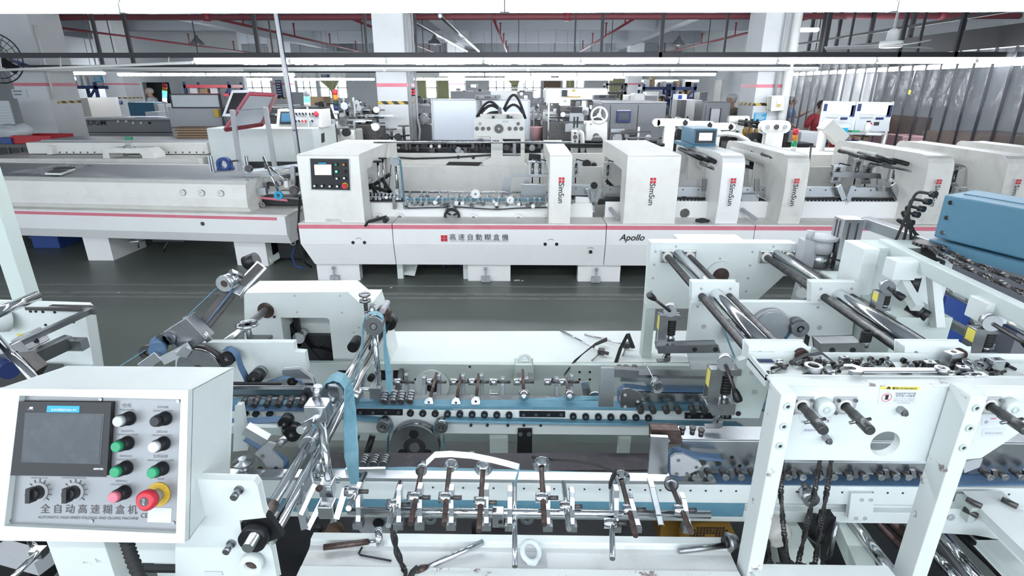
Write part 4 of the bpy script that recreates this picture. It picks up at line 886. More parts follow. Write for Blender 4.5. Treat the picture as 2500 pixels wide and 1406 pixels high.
# ---- rear gluing machine with its tall head
H = bthing('rear_gluer', 'cream machine with a tall square head and black cables behind the console line', 'machine', 1150, 7.35)
ztw = at(1100, 374, y=7.35).z
bx(900, 1700, 374, 500, 7.35, .06, 'cream', 'side_wall', H, z0=.1, z1=ztw); bx(900, 1700, 374, 500, 7.41, .8, 'blacksteel', 'machine_bed', H, z0=.3, z1=ztw - .06)
bx(962, 1200, 405, 410, 7.33, .02, 'creamgrey', 'wall_seam', H)
plate([(1096, 395), (1178, 396), (1168, 405), (1088, 403)], 7.34, .01, 'black', 'slot', H)
for px in (1245, 1259, 1273): k = knob(px, 414, 7.35, .024, 'rust', H, 'brown_knob', .05)
knob(1225, 426, 7.35, .045, 'black', H, 'hand_knob'); knob(1259, 402, 7.35, .018, 'black', H); knob(1200, 437, 7.35, .01, 'black', H); knob(1070, 433, 7.35, .01, 'black', H); knob(1170, 462, 7.35, .01, 'black', H)
c = at(1208, 463, y=7.3); MB().tube([c + V((math.cos(t) * .085, 0, math.sin(t) * .11)) for t in (3.3, 2.8, 2.3, 1.9, 1.5, 1.2, .9)], .014, 8).build('black_hose', 'black', H)
rh = random.Random(9)
a, b = at(960, 350, y=7.5), at(1620, 350, y=7.5); zz = at(1100, 352, y=7.5).z
for k in range(3): MB().cyl((a.x, 7.45 + .22 * k, zz - .04 * (k % 2)), (b.x, 7.45 + .22 * k, zz - .04 * (k % 2)), .02).build('cross_rail', 'blacksteel' if k != 1 else 'steel', H)
bx(968, 1330, 362, 374, 7.5, .3, 'blacksteel', 'roller_bed', H)
for px in range(975, 1330, 9):
    py = rh.uniform(350, 372); c = at(px, py, y=7.42); q = rh.random(); s = rh.uniform(.012, .04)
    if q < .4: MB().cyl(c, c - YA * .04, s).build('roller', rh.choice(['blacksteel', 'dsteel', 'steel']), H)
    else: MB().cbox(c, (s * .6, 0, 0), (0, .03, 0), (0, 0, s * 1.3)).build('holder', rh.choice(['blacksteel', 'black', 'dsteel']), H)
MB().belt([at(960, 384, y=7.33), at(1010, 387, y=7.33), at(1090, 385, y=7.33), at(1200, 378, y=7.33)], (0, .02, 0), .02).build('flat_belt', 'blacksteel', H)
for px, py in ((1119, 383), (1156, 384)): knob(px, py, 7.35, .022, 'black', H, 'belt_pulley')
for px, m_ in ((1053, 'whitep'), (1073, 'whitep')): knob(px, 357 if px < 1060 else 357, 7.4, .02, m_, H, 'guide_roller')
# head of the rear machine
HH = MB(); pts = [(1157, 292), (1160, 290), (1277, 290), (1281, 294), (1281, 400), (1300, 420), (1180, 420), (1180, 395), (1199, 384), (1199, 336), (1194, 333), (1158, 333)]
hd = plate(pts, 7.15, .35, 'cream', 'machine_head', H, .008, holes=[[(1227, 338), (1271, 338), (1271, 381), (1227, 381)]])
bx(1172, 1276, 278, 290, 7.25, .5, 'cream', 'head_top', H, .008); bx(1158, 1196, 333, 338, 7.2, .3, 'cream', 'head_lip', H)
knob(1218, 314, 7.15, .055, 'dsteel', hd, 'centre_flange'); knob(1218, 314, 7.12, .012, 'steel', hd, 'centre_bolt')
for px in (1164.5, 1179, 1193, 1244, 1259, 1273): knob(px, 314, 7.15, .025, 'dsteel', hd, 'gland', .012)
for px in (1172, 1265): knob(px, 302, 7.15, .02, 'dsteel' if px > 1200 else 'lgrey', hd, 'port', .012)
bx(1252, 1260, 350, 380, 7.3, .03, 'lgrey', 'inner_slide', hd); bx(1228, 1271, 340, 381, 7.46, .02, 'blacksteel', 'inner_back', hd); plate([(1226, 294), (1242, 294), (1242, 300), (1226, 300)], 7.145, .004, 'paper', 'sticker', hd)
for i, (p_, q_, h_) in enumerate((((1164, 286), (1222, 270), 25), ((1170, 284), (1220, 268), 15), ((1230, 268), (1283, 290), 40), ((1232, 272), (1280, 282), 18), ((1176, 288), (1225, 276), 6))):
    a, b = at(*p_, y=7.3), at(*q_, y=7.35); P_ = [a.lerp(b, t / 10) + ZA * (math.sin(t / 10 * math.pi) * h_ * .0058) for t in range(11)]; MB().tube(P_, .018, 8).build('black_cable', 'black', H)
bx(1216, 1224, 262, 290, 7.3, .04, 'grey', 'cable_post', H)
for px, py in ((1204, 283), (1240, 281), (1248, 284)): bx(px - 3, px + 3, py, 290, 7.2, .03, 'black', 'toggle', H)
for px in (1204, 1210, 1216): knob(px, 345, 7.15, .015, 'black', hd, 'small_knob')
# post with hand wheels left of the head
for px, y in ((955, 7.9), (985, 7.8)):
    c = at(px, 315 if px < 970 else 307, y=y); s_ = MB().cyl((c.x, y, ztw), c, .02).build('adjusting_post', 'blacksteel', H); MB().torus(c, ZA, .07, .009, 20, 6).bar(c - XA * .07, c + XA * .07, .012, .012).build('hand_wheel', 'dsteel', s_)
for px in (944, 974): c = at(px, 334, y=7.8); MB().cyl(c, c - YA * .08, .05).build('black_roller', 'blacksteel', H)
MB().cyl(at(930, 336, y=7.75), at(1000, 330, y=7.75), .012).build('black_rod', 'blacksteel', H)
# ---- the second cream machine with a hand wheel column
H2 = bthing('wheel_column_machine', 'cream machine column topped by a big three spoked hand wheel behind the hoods', 'machine', 1455, 8.0)
ax = V((0, -1, .1)); c = at(1463, 282, y=7.85); w_ = MB().torus(c, ax, .105, .014, 32, 8).build('hand_wheel', 'cream', H2); m = MB(); u, v, _ = basis(ax)
for k in range(3): an = k * 2.094 + .35; m.bar(c, c + (u * math.cos(an) + v * math.sin(an)) * .1, .022, .015, ax)
m.cyl(c + YA * .05, c - YA * .03, .03); m.build('spoke', 'cream', w_)
col = plate([(1434, 300), (1481, 299), (1480, 400), (1434, 400)], 7.95, .35, 'cream', 'column', H2, .01); knob(1455, 333, 7.95, .045, 'dsteel', col, 'flange', .012); knob(1442, 303, 7.95, .008, 'black', col); 
c = at(1457, 345, y=7.93); MB().cyl(c, c - YA * .02, .08, n=28).build('chrome_disc', 'chrome', H2)
bx(1397, 1412, 320, 400, 7.7, .25, 'cream', 'slim_post', H2, .01)
for py, r in ((325, .015), (335, .03), (345, .015)): knob(1404, py, 7.7, r, 'dsteel', H2, 'knob', .012)
m = MB(); m.tube([at(1414, 320, y=7.72), at(1421, 326, y=7.72), at(1422, 340, y=7.72), at(1422, 395, y=7.72)], .03, 8); m.build('rounded_guard', 'cream', H2)
bx(1380, 1434, 303, 322, 8.2, .3, 'steel', 'cross_head', H2); bx(1395, 1480, 352, 374, 8.1, .4, 'blacksteel', 'roller_bed', H2)
for px in range(1396, 1480, 8): knob(px, 362, 8.05, .022, rh.choice(['steel', 'dsteel', 'black']), H2, 'roller')
for px, py in ((1450, 403), (1447, 451), (1432, 400), (1405, 468)): knob(px, py, 7.34, rh.uniform(.03, .06), 'black', H2, 'black_knob')
for px in (1402, 1410): bx(px - 2, px + 2, 285, 312, 7.7, .03, 'black', 'handle', H2)
bx(1325, 1395, 300, 375, 8.7, .3, 'dsteel', 'rear_block', H2, z0=0)
# ---- perforated white guard panels
PG = bthing('perforated_guard', 'tall pale perforated metal guard panels behind the square machine head', 'panel', 1170, 9.3)
perf = mat('perforated_metal', (0.50, 0.53, 0.58), 0.5, 0.3, dirt=.9, dcol=(.36, .38, .42), scale=120)
for a_, b_ in ((1054, 1166), (1178, 1294)):
    f = bx(a_, b_, 242, 345, 9.3, .04, perf, 'perforated_sheet', PG, z0=0)
    for q in (a_, b_ - 3): bx(q, q + 3, 241, 345, 9.28, .06, 'lgrey', 'frame_post', PG, z0=0)
    bx(a_, b_, 241, 244, 9.28, .06, 'lgrey', 'top_rail', PG)
bx(1166, 1172, 238, 345, 9.25, .05, 'grey', 'centre_post', PG, z0=0); bx(1160, 1218, 232, 241, 9.2, .1, 'grey', 'rail_unit', PG)
for px in (1166, 1185, 1190, 1195, 1210): knob(px, 237, 9.2, .012, 'black', PG)
# ---- grey cabinets
GC = bthing('grey_cabinet', 'wide grey machine cabinet with a small dark touch screen', 'cabinet', 1540, 9.6)
x1 = at(1625, 290, y=9.6).x; x0 = at(1470, 290, y=9.6).x; zt3 = at(1540, 251, y=9.6).z
MB().box(x0, x1, 9.6, 10.9, .05, zt3).build('cabinet_body', 'grey', GC, .02); MB().box(x0 - .02, x1, 9.6, 10.9, zt3, zt3 + .015).build('top_sheet', 'lgrey', GC)
bx(1488, 1489.5, 256, 345, 9.59, .012, 'blacksteel', 'door_seam', GC, z0=0); bx(1555, 1556.5, 256, 345, 9.59, .012, 'blacksteel', 'door_seam', GC, z0=0)
s_ = bx(1506, 1540, 270, 298, 9.55, .05, 'bluepaint', 'screen_bezel', GC); bx(1511, 1535, 275, 293, 9.545, .01, 'screen', 'screen', s_); bx(1506, 1540, 268, 271, 9.54, .05, 'lgrey', 'screen_hood', GC)
GD = bthing('grey_door_cabinet', 'tall grey cabinet with a framed window panel beside the man in a hairnet', 'cabinet', 1745, 10.3)
bx(1712, 1780, 249, 345, 10.3, .5, 'grey', 'cabinet_body', GD, .02, z0=0); f = bx(1720, 1774, 256, 345, 10.28, .02, 'grey', 'door', GD, .005, z0=.05); bx(1735, 1757, 266, 300, 10.26, .02, 'lgrey', 'window_panel', f); bx(1731, 1760, 300, 303, 10.22, .03, 'blacksteel', 'handle', f)
for q in (733, 757): bx(1000 + q, 1002 + q, 264, 303, 10.25, .02, 'blacksteel', 'window_frame', f)
# ---- cream stands between hoods and cabinets
def tstand(px, pyt, y, w, label, pyb=370, th=.12):
    t = bthing('roller_stand', label, 'machine stand', px, y); z = at(px, pyt, y=y).z; x = at(px, pyt, y=y).x; hw = w / 2
    P_ = []
    for k in range(9): an = -math.pi / 2 + math.pi * k / 8; P_.append((x + hw + math.cos(an) * .075, y, z + math.sin(an) * .075))
    P_ += [(x + hw - .02, y, z + .075)]
    for k in range(9): an = math.pi / 2 + math.pi * k / 8; P_.append((x - hw + math.cos(an) * .075, y, z + math.sin(an) * .075))
    P_ += [(x - .11, y, z - .075), (x - .11, y, .1), (x + .11, y, .1), (x + .11, y, z - .075)]
    MB().prism(P_, (0, th, 0)).build('stand_body', 'cream', t, .01)
    for q in (-hw, 0, hw): c = V((x + q, y, z)); MB().cyl(c, c - YA * .015, .03 if q else .035).build('bearing', 'dsteel' if not q else 'lgrey', t)
    return t, x, z
t, x, z = tstand(1895, 310, 8.0, .24, 'cream T shaped roller stand with three bearings left of the plastic curtain')
for k in (0, 1): a = V((x - .1 * k, 8.06, z + .02 - .04 * k)); b = at(1800, 294 + 8 * k, y=9.6); MB().cyl(a, b, .022).build('dark_shaft', 'blacksteel', t)
t2 = bthing('roller_stand', 'cream roller stand with a rounded head in front of the blue column notice', 'machine stand', 1802, 9.5); c = at(1802, 292, y=9.5)
MB().box(c.x - .15, c.x + .2, 9.5, 9.62, c.z - .06, c.z + .06).box(c.x - .02, c.x + .12, 9.5, 9.62, .1, c.z - .06).build('stand_body', 'cream', t2, .03)
for k, (px, py) in enumerate(((1818, 322), (1832, 323), (1845, 324))): b_ = bthing('oil_bottle', 'amber oil bottle hanging below the dark shafts, ' + ('left', 'middle', 'right')[k] + ' of three by the column', 'bottle', px, 9.0, at(px, py, y=9).z); c = at(px, py, y=9.0); MB().lathe(c - ZA * .06, ZA, [(0, .02), (.0, .035), (.09, .035), (.12, .02), (.14, .02)], 14).build('bottle_body', 'fan', b_); MB().cyl(c + ZA * .08, c + ZA * .2, .02).build('cap', 'black', b_)
for k in range(3):
    px, py = ((1640, 300), (1700, 306), (1752, 310))[k]; t = bthing('roller_stand', ('cream rounded roller arm left of the blue monitor box', 'cream rounded roller arm directly behind the blue monitor box', 'cream rounded arm ending in a black bearing right of the blue monitor box')[k], 'machine stand', px, 8.6 + .1 * k); c = at(px, py, y=8.6 + .1 * k)
    yy = 8.6 + .1 * k; m = MB(); m.box(c.x - .22, c.x + .22, yy, yy + .1, c.z - .05, c.z + .06); m.cyl((c.x + .22, yy, c.z), (c.x + .22, yy + .1, c.z), .06).cyl((c.x - .22, yy, c.z), (c.x - .22, yy + .1, c.z), .06); m.box(c.x - .1, c.x + .06, yy, yy + .1, .1, c.z - .05); m.build('stand_body', 'cream', t, .008); q = V((c.x + .2, yy, c.z)); MB().cyl(q, q - YA * .02, .035).build('bearing', 'black', t)
P_ = [at(1750, 328, y=8), at(1775, 326, y=8), at(1800, 330, y=8), at(1822, 342, y=8), at(1832, 352, y=8)]; m = MB()
m.tube(P_, .035, 10); o = m.build('corrugated_duct', 'whitep'); tag(o, 'white ribbed duct curving right from behind the blue monitor box', 'duct')
bk = bthing('belt_drive', 'black belt drive wheel under the ribbed duct left of the T shaped stand', 'machine', 1845, 8.2); c = at(1845, 352, y=8.2); MB().ring(c, c + YA * .1, .16, .07, 28).build('wheel', 'black', bk); MB().box(c.x - .3, c.x + .3, 8.35, 8.9, .1, c.z - .0).build('drive_body', 'blacksteel', bk)
for k in range(8): q = at(1808 + k * 12, 345 + rh.uniform(-6, 8), y=8.25); MB().cbox(q, (.04, 0, 0), (0, .03, 0), (0, 0, rh.uniform(.02, .06))).build('linkage', rh.choice(['dsteel', 'black', 'steel']), bk)
tower(1936, 372, 312, 7.6, ['redplastic', 'amber', 'green'], 'signal tower with red, orange and green lenses beside the T shaped stand', 8, w=.036)
MB().tube([at(1910, 325, y=8.1), at(1920, 328, y=8.1), at(1926, 345, y=8.1), at(1926, 372, y=8.1)], .045, 8).build('rounded_arm', 'cream', t2) if False else None
cb = bthing('camera_box', 'cream tilted camera box on a round post in front of the white notice boards', 'camera housing', 2040, 7.7); c = at(2033, 322, y=7.7)
MB().cyl((c.x - .10, 7.75, .8), (c.x - .10, 7.75, c.z + .02), .055).build('post', 'cream', cb); u = V((.36, -.1, -.34)); MB().cbox(at(2033, 322, y=7.7), u.normalized() * .16, V((0, .09, 0)), V((.30, 0, .34)).normalized() * .085).build('housing', 'creamgrey', cb, .008)
pb = bthing('printer', 'white square box machine standing behind the orange signal tower', 'machine', 1975, 8.6); bx(1955, 1998, 322, 352, 8.6, .4, 'lgrey', 'body', pb, .01, z0=0); bx(1940, 1985, 350, 368, 8.3, .3, 'blacksteel', 'rail_block', pb, z0=0); bx(1975, 2000, 358, 372, 8.2, .25, 'dsteel', 'bracket', pb)
wm = bthing('cover_bed', 'cream machine bed right of the fifth hood behind the inner plates', 'machine', 2000, 7.3); bx(1940, 2300, 377, 460, 7.3, .9, 'cream', 'bed_body', wm, .01, z0=0)
# ---- notice boards and desk
NB = bthing('notice_board', 'two white notice boards with pinned papers on a pipe frame before the plastic curtain', 'notice board', 2100, 9.4)
for a_, b_, k in ((2010, 2088, 0), (2092, 2178, 1)):
    pl = plate([(a_ + 2, 250), (b_ - 2, 252), (b_ - 8, 321), (a_ - 6, 321)], 9.4, .03, 'paper', 'board', NB)
    for (u0, u1, v0, v1, m_) in ((.05, .1, .05, .3, 'bluepaint'), (.14, .48, .08, .42, 'whitep'), (.54, .9, .08, .45, 'whitep'), (.1, .45, .5, .56, 'lgrey'), (.55, .75, .52, .6, 'bluepaint'), (.3, .42, .7, .78, 'redplastic'), (.5, .62, .68, .8, 'dsteel'), (.9, .96, .1, .5, 'bluepaint')):
        p0, p1 = at(a_ + (b_ - a_) * u0, 250 + 70 * v0, y=9.39), at(a_ + (b_ - a_) * u1, 250 + 70 * v1, y=9.39); MB().box(p0.x, p1.x, 9.388, 9.4, p1.z, p0.z).build('pinned_paper', m_, pl)
for px in (2012, 2086, 2094, 2180): p = at(px, 248, y=9.42); MB().cyl((p.x, 9.42, 0), (p.x - .0, 9.42, p.z), .02).build('pipe_post', 'whitep', NB)
for a_, b_, py in ((2010, 2086, 249), (2094, 2178, 251)): MB().cyl(at(a_, py, y=9.42), at(b_, py + 2, y=9.42), .02).build('pipe_rail', 'whitep', NB)
DK = bthing('desk', 'narrow work desk with a black edge under the white notice boards', 'desk', 2060, 9.0); zq = at(2060, 324, y=9.0).z
bx(1957, 2165, 324, 328, 9.0, .4, 'lgrey', 'desk_top', DK, z0=zq - .03, z1=zq)
for px in (1962, 2158): bx(px, px + 5, 328, 345, 9.02, .04, 'whitep', 'leg', DK, z0=0, z1=zq - .03)
MB().cyl(at(2115, 327, y=8.97), at(2150, 329, y=8.97), .02).build('white_roll', 'whitep', DK)
def cylthing(px, y, r, h, m, name, label, cat, z): t = bthing(name, label, cat, px, y, z); x = at(px, 320, y=y).x; MB().lathe((x, y, z), ZA, [(0, r), (h * .75, r), (h * .85, r * .6), (h, r * .6)], 14).build('body', m, t); MB().cyl((x, y, z + h), (x, y, z + h * 1.15), r * .65).build('cap', 'black', t); return t
cylthing(2116, 9.15, .045, .15, 'whitep', 'cup', 'white cup with a black lid standing on the desk', 'cup', zq)
t = bthing('green_tray', 'small green tray lying on the desk beside the white cup', 'tray', 2090, 9.1, zq); bx(2080, 2100, 318, 323, 9.1, .12, 'green', 'tray_body', t, z0=zq, z1=zq + .025)
p0 = at(2040, 320, y=9.1); m = MB(); m.ball((p0.x, 9.15, zq + .08), .17, 12, (1.6, .7, .5)); o = m.build('plastic_bag', 'film'); tag(o, 'clear plastic bag with a blue label lying on the desk', 'bag'); t = bthing('blue_packet', 'light blue packet on the desk in front of the plastic bag', 'packet', 2060, 9.05, zq); bx(2047, 2070, 312, 321, 9.02, .05, 'cyan', 'packet_body', t, z0=zq, z1=zq + .07)
# stacks seen behind the curtain and the crates on the floor
for i, (a_, b_, p0, p1, y, m_, lb) in enumerate(((1995, 2016, 338, 356, 8.8, 'blue', 'blue plastic crate behind the fifth hood'), (2057, 2082, 335, 345, 9.9, 'red', 'red plastic crate under the desk'), (2085, 2120, 345, 354, 9.2, 'blue', 'blue plastic crate low under the desk'), (2150, 2200, 330, 350, 10.2, 'palepink', 'faded red crate stack right of the desk'), (2200, 2250, 332, 352, 9.6, 'palepink', 'faded red crate stack before the curtain'))): crate('plastic_crate', lb, a_, b_, p0, p1, y, .4, m_, zb=0.0)
# ---- plastic strip curtain
XC = 6.2; zc0 = at(2500, 112, x=XC).z; zc1 = .25
pvc = bpy.data.materials.new('clear_pvc'); pvc.use_nodes = True; nt = pvc.node_tree; b = nt.nodes['Principled BSDF']
b.inputs['Base Color'].default_value = (.13, .14, .155, 1); b.inputs['Roughness'].default_value = .12; b.inputs['Alpha'].default_value = .42; b.inputs['Specular IOR Level'].default_value = 1.0
tc = nt.nodes.new('ShaderNodeTexCoord'); mp = nt.nodes.new('ShaderNodeMapping'); mp.inputs['Scale'].default_value = (1, 3, 1.1); nz = nt.nodes.new('ShaderNodeTexNoise'); nz.inputs['Scale'].default_value = 1.6; nz.inputs['Detail'].default_value = 5
bp = nt.nodes.new('ShaderNodeBump'); bp.inputs['Strength'].default_value = .9; bp.inputs['Distance'].default_value = .08
nt.links.new(tc.outputs['Object'], mp.inputs[0]); nt.links.new(mp.outputs[0], nz.inputs['Vector']); nt.links.new(nz.outputs['Fac'], bp.inputs['Height']); nt.links.new(bp.outputs[0], b.inputs['Normal'])
pvce = mat('pvc_strip_edge', (.015, .015, .025), .4, alpha=.95)
ya, yb_c = at(1925, 250, x=XC).y, 6.0; nS = 24; wS = (ya - yb_c) / nS; rs = random.Random(4)
words = 'first second third fourth fifth sixth seventh eighth ninth tenth eleventh twelfth thirteenth fourteenth fifteenth sixteenth seventeenth eighteenth nineteenth twentieth twenty-first twenty-second twenty-third twenty-fourth'.split()
for i in range(nS):
    y0 = ya - wS * i; t = thing('curtain_strip', 'clear plastic curtain strip, %s counted from the right-hand column' % words[i], 'strip curtain', (XC, y0 - wS / 2, zc1), 'clear plastic curtain strips')
    N_, K_ = 14, 6; vs = []; ph = rs.uniform(0, 6); am = rs.uniform(.01, .035)
    for j in range(N_ + 1):
        z = zc1 + (zc0 - zc1) * j / N_; sh = math.sin(z * 2.2 + ph) * am * (1 - j / N_)
        for k in range(K_ + 1): u = k / K_; vs.append((XC + math.sin(u * math.pi) * .014 + (i % 2) * .012 + sh, y0 - (u * 1.06 - .03) * wS + sh * .8, z))
    MB().add(vs, [(j * (K_ + 1) + k, j * (K_ + 1) + k + 1, (j + 1) * (K_ + 1) + k + 1, (j + 1) * (K_ + 1) + k) for j in range(N_) for k in range(K_)], True).build('strip', pvc, t)
    P_ = [V((XC - .01, y0 + math.sin((zc1 + (zc0 - zc1) * j / N_) * 2.2 + ph) * am * (1 - j / N_) * .8, zc1 + (zc0 - zc1) * j / N_)) for j in range(N_ + 1)]
    MB().belt(P_, (.002, .022 + rs.uniform(0, .016), 0), .004).build('overlap_edge', pvce, t)
t = thing('curtain_beam', 'long black steel beam carrying the plastic strip curtain', 'beam', (XC, yb_c, zc0)); MB().box(XC - .08, XC + .08, yb_c - .2, ya, zc0, zc0 + .26).build('beam', 'blacksteel', t); MB().box(XC - .12, XC - .09, yb_c - .2, ya, zc0 + .4, zc0 + .44).build('upper_rail', 'blacksteel', t)
for k in range(7): yy = yb_c + .4 + k * 1.1; MB().box(XC - .03, XC + .03, yy, yy + .05, zc0 + .26, 4.05).build('hanger', 'blacksteel', t)
t = thing('pull_tag', 'yellow tag hanging on a cord in front of the plastic curtain', 'tag', at(2219, 225, y=9.0)); a, b = at(2236, 167, x=xs_), at(2221, 220, x=xs_); MB().cyl(a, b, .006, n=6).build('cord', 'paper', t); MB().cbox(at(2220, 225, x=xs_), (.022, 0, -.006), (0, .004, 0), (.008, 0, .035)).build('tag_body', 'stickery', t)
for i, (y, z0, h, d, m_, lb) in enumerate(((13.0, 0, 1.3, 2.2, 'card', 'brown carton stack dim behind the plastic curtain'), (9.8, 0, 1.15, 1.8, 'wood', 'dark wooden pallet stack behind the right end of the curtain'), (7.3, 0, 1.2, 1.6, 'card', 'large brown carton pile behind the nearest curtain strips'))):
    t = thing('carton_stack', lb, 'stack', (8.4, y, 0)); 
    for k in range(3): MB().box(7.6 + .1 * k, 9.4 - .1 * k, y, y + d - .2 * k, h * k / 3 + .0, h * (k + 1) / 3 - .02).build('carton', m_ if k % 2 else 'wood', t)
t = thing('light_window', 'bright pale panel seen dimly through the middle curtain strips', 'window', (12.9, 13.5, 1.2))
for k in range(3): p = at(2062 + 28 * k, 225, y=17.1); MB().box(p.x - .12, p.x + .2, 17.1, 17.18, 1.35, 2.3).build('pane', 'dimglow', t)
# ---- DGM machine and the left background
DG = bthing('grey_gluer', 'long grey gluing machine with black lettering standing behind the left benches', 'machine', 300, 12.0)
bx(168, 425, 294, 330, 12.0, .6, 'midgrey', 'body', DG, .02, z0=0); bx(168, 425, 288, 294, 11.95, .9, 'lgrey', 'table_edge', DG, .01); bx(175, 425, 322, 324, 11.99, .02, 'blacksteel', 'seam', DG)
def btext(body, px0, px1, py, y, m, name, par, **k): a, b = at(px0, py, y=y), at(px1, py, y=y); b.z = a.z; return text(body, a, b, ZA, m, name, par, th=0, **k)
btext('DGM', 216, 260, 306, 11.99, 'black', 'maker_lettering', DG, off=.02)
plate([(193, 306), (199, 294), (203, 294), (200, 306)], 11.985, .01, 'redplastic', 'maker_mark', DG); plate([(203, 294), (206, 294), (213, 306), (208, 306)], 11.985, .01, 'black', 'maker_mark', DG)
for px, m_ in ((290, 'whitep'), (310, 'whitep'), (327, 'whitep'), (346, 'whitep'), (366, 'black')): knob(px, 296 if px < 315 else 300, 12.0, .025, m_, DG)
for k in range(6): p = at(185 + k * 38, 286, y=12.3); t = bthing('paper_sheet', 'pale flat sheets lying on the grey machine table, pile %s from its left end' % ('first', 'second', 'third', 'fourth', 'fifth', 'sixth')[k], 'paper', 185 + k * 38, 12.3); MB().box(p.x - .25, p.x + .25, 12.05, 12.6, p.z - .04, p.z - .01 + .01 * (k % 3)).build('sheets', ('paper', 'film', 'paper', 'whitep', 'paper', 'blue')[k], t)
GW = bthing('grey_white_cabinet', 'pale grey cabinet with a dark framed white display board on top', 'cabinet', 475, 10.5)
bx(416, 545, 262, 340, 10.5, .7, 'lgrey', 'body', GW, .01, z0=0); k = bx(416, 541, 229, 264, 10.45, .1, 'black', 'display_frame', GW); bx(420, 536, 232, 261, 10.43, .03, 'paper', 'display_board', k); bx(538, 545, 228, 308, 10.4, .05, 'blacksteel', 'side_post', GW); bx(523, 533, 267, 286, 10.42, .05, 'yellow', 'yellow_label', GW)
tower(402, 250, 202, 12.6, ['redplastic', 'amber', 'ledgreen', 'ledblue', 'lcdw'], 'bright glowing signal tower before the dark doorway', 0, w=.045)
TB = bthing('teal_cabinet', 'teal blue cabinet standing behind the grey machine table', 'cabinet', 345, 14.0); bx(314, 378, 250, 284, 14.0, .6, 'teal', 'body', TB, .02, z0=0); bx(378, 388, 254, 284, 13.9, .6, 'lgrey', 'side_cover', TB, z0=0)
t = bthing('stack_of_sheets', 'stack of white sheets beside the man in the checked shirt', 'stack', 370, 12.8); bx(355, 385, 273, 282, 12.8, .5, 'paper', 'sheets', t, z0=at(370, 284, y=12.8).z); t['label'] = 'stack of white sheets in front of the man in the checked shirt'
t = bthing('film_bundle', 'film wrapped brown carton pallet left of the second column', 'pallet', 190, 14.5); bx(165, 218, 240, 290, 14.5, 1.0, 'card', 'wrapped_cartons', t, z0=.12); bx(165, 218, 285, 290, 14.5, 1.0, 'wood', 'pallet', t, z0=0, z1=.12); bx(163, 220, 239, 290, 14.45, 1.1, 'film', 'film_wrap', t, z0=.13)
t = bthing('plywood_sheet', 'plywood board leaning beside the left column', 'board', 140, 11.2); bx(127, 155, 208, 241, 11.2, .04, 'card', 'board_body', t, z0=0)
def rack(px0, px1, pyt, y, label, levels, m='bluepaint', d=.8, goods=True, beams='bluepaint'):
    t = bthing('storage_rack', label, 'rack', (px0 + px1) / 2, y); x0, x1 = at(px0, pyt, y=y).x, at(px1, pyt, y=y).x; zt = at(px0, pyt, y=y).z
    for x in (x0, x1 - .08):
        for yy in (y, y + d): MB().box(x, x + .08, yy, yy + .06, 0, zt).build('upright', m, t)
    for lv in levels: z = at(px0, lv, y=y).z; MB().box(x0, x1, y, y + d, z - .09, z).build('shelf', beams, t)
    MB().bar((x1 - .6, y + .03, zt - .8), (x1, y + .03, zt - .1), .05, .05, YA).build('brace', m, t)
    return t, x0, x1
rg2 = random.Random(31)
def goods(t_, x0, x1, z, y, lb, n, hmax=.35):
    x0 += .09; x1 -= .1
    for i in range(n):
        w = (x1 - x0) / n; x = x0 + w * i; h = rg2.uniform(.12, hmax); b_ = thing('carton', lb + ', carton ' + ('one two three four five six seven eight'.split()[i]) + ' from the left', 'carton', (x + w / 2, y, z)); MB().box(x + .04, x + w - .05, y + .1, y + .6, z, z + h).build('carton_body', rg2.choice(['card', 'paper', 'card', 'dsteel', 'lgrey']), b_)
t, x0, x1 = rack(155, 232, 200, 17.0, 'blue storage rack with cartons between the two left columns', (209, 243)); goods(t, x0, x1, at(190, 209, y=17).z, 17, 'carton on the upper shelf of the left blue rack', 4)
t, x0, x1 = rack(445, 560, 200, 18.0, 'blue storage rack with orange beams behind the document frames', (207, 228), beams='redplastic'); goods(t, x0, x1, at(500, 228, y=18).z, 18, 'carton on the lower shelf of the rack with orange beams', 4, .25)
t, x0, x1 = rack(1570, 1640, 205, 19.0, 'blue shelving left of the man in the dark green shirt', (212, 232)); goods(t, x0, x1, at(1600, 212, y=19).z, 19, 'dark item on the shelving left of the green shirted man', 4, .3)
t, x0, x1 = rack(1644, 1702, 204, 18.0, 'blue shelving with boxes right of the man in the dark green shirt', (212, 236)); goods(t, x0, x1, at(1670, 212, y=18).z, 18, 'carton on the upper shelf right of the green shirted man', 3, .3); goods(t, x0, x1, at(1670, 236, y=18).z, 18, 'carton on the lower shelf right of the green shirted man', 3, .5)
t, x0, x1 = rack(1480, 1530, 203, 24.0, 'black shelving before the cream curtains at the back', (203, 224), 'blacksteel', beams='blacksteel')
t = bthing('white_carton', 'white printed carton stack right of the green shirted man', 'carton', 1664, 15.5); bx(1654, 1676, 230, 258, 15.5, .5, 'paper', 'carton_body', t, z0=0); bx(1656, 1665, 232, 244, 15.49, .02, 'blue', 'printed_mark', t)
t = bthing('white_grey_machine', 'white and grey cabinet left of the tall grey door cabinet', 'cabinet', 1690, 12.4); bx(1663, 1712, 244, 290, 12.4, .8, 'panelw', 'body', t, z0=0); bx(1661, 1674, 244, 290, 12.35, .3, 'grey', 'side_panel', t, z0=0); bx(1708, 1727, 225, 247, 12.6, .4, 'grey', 'monitor', t, z0=at(1710, 250, y=12.6).z)
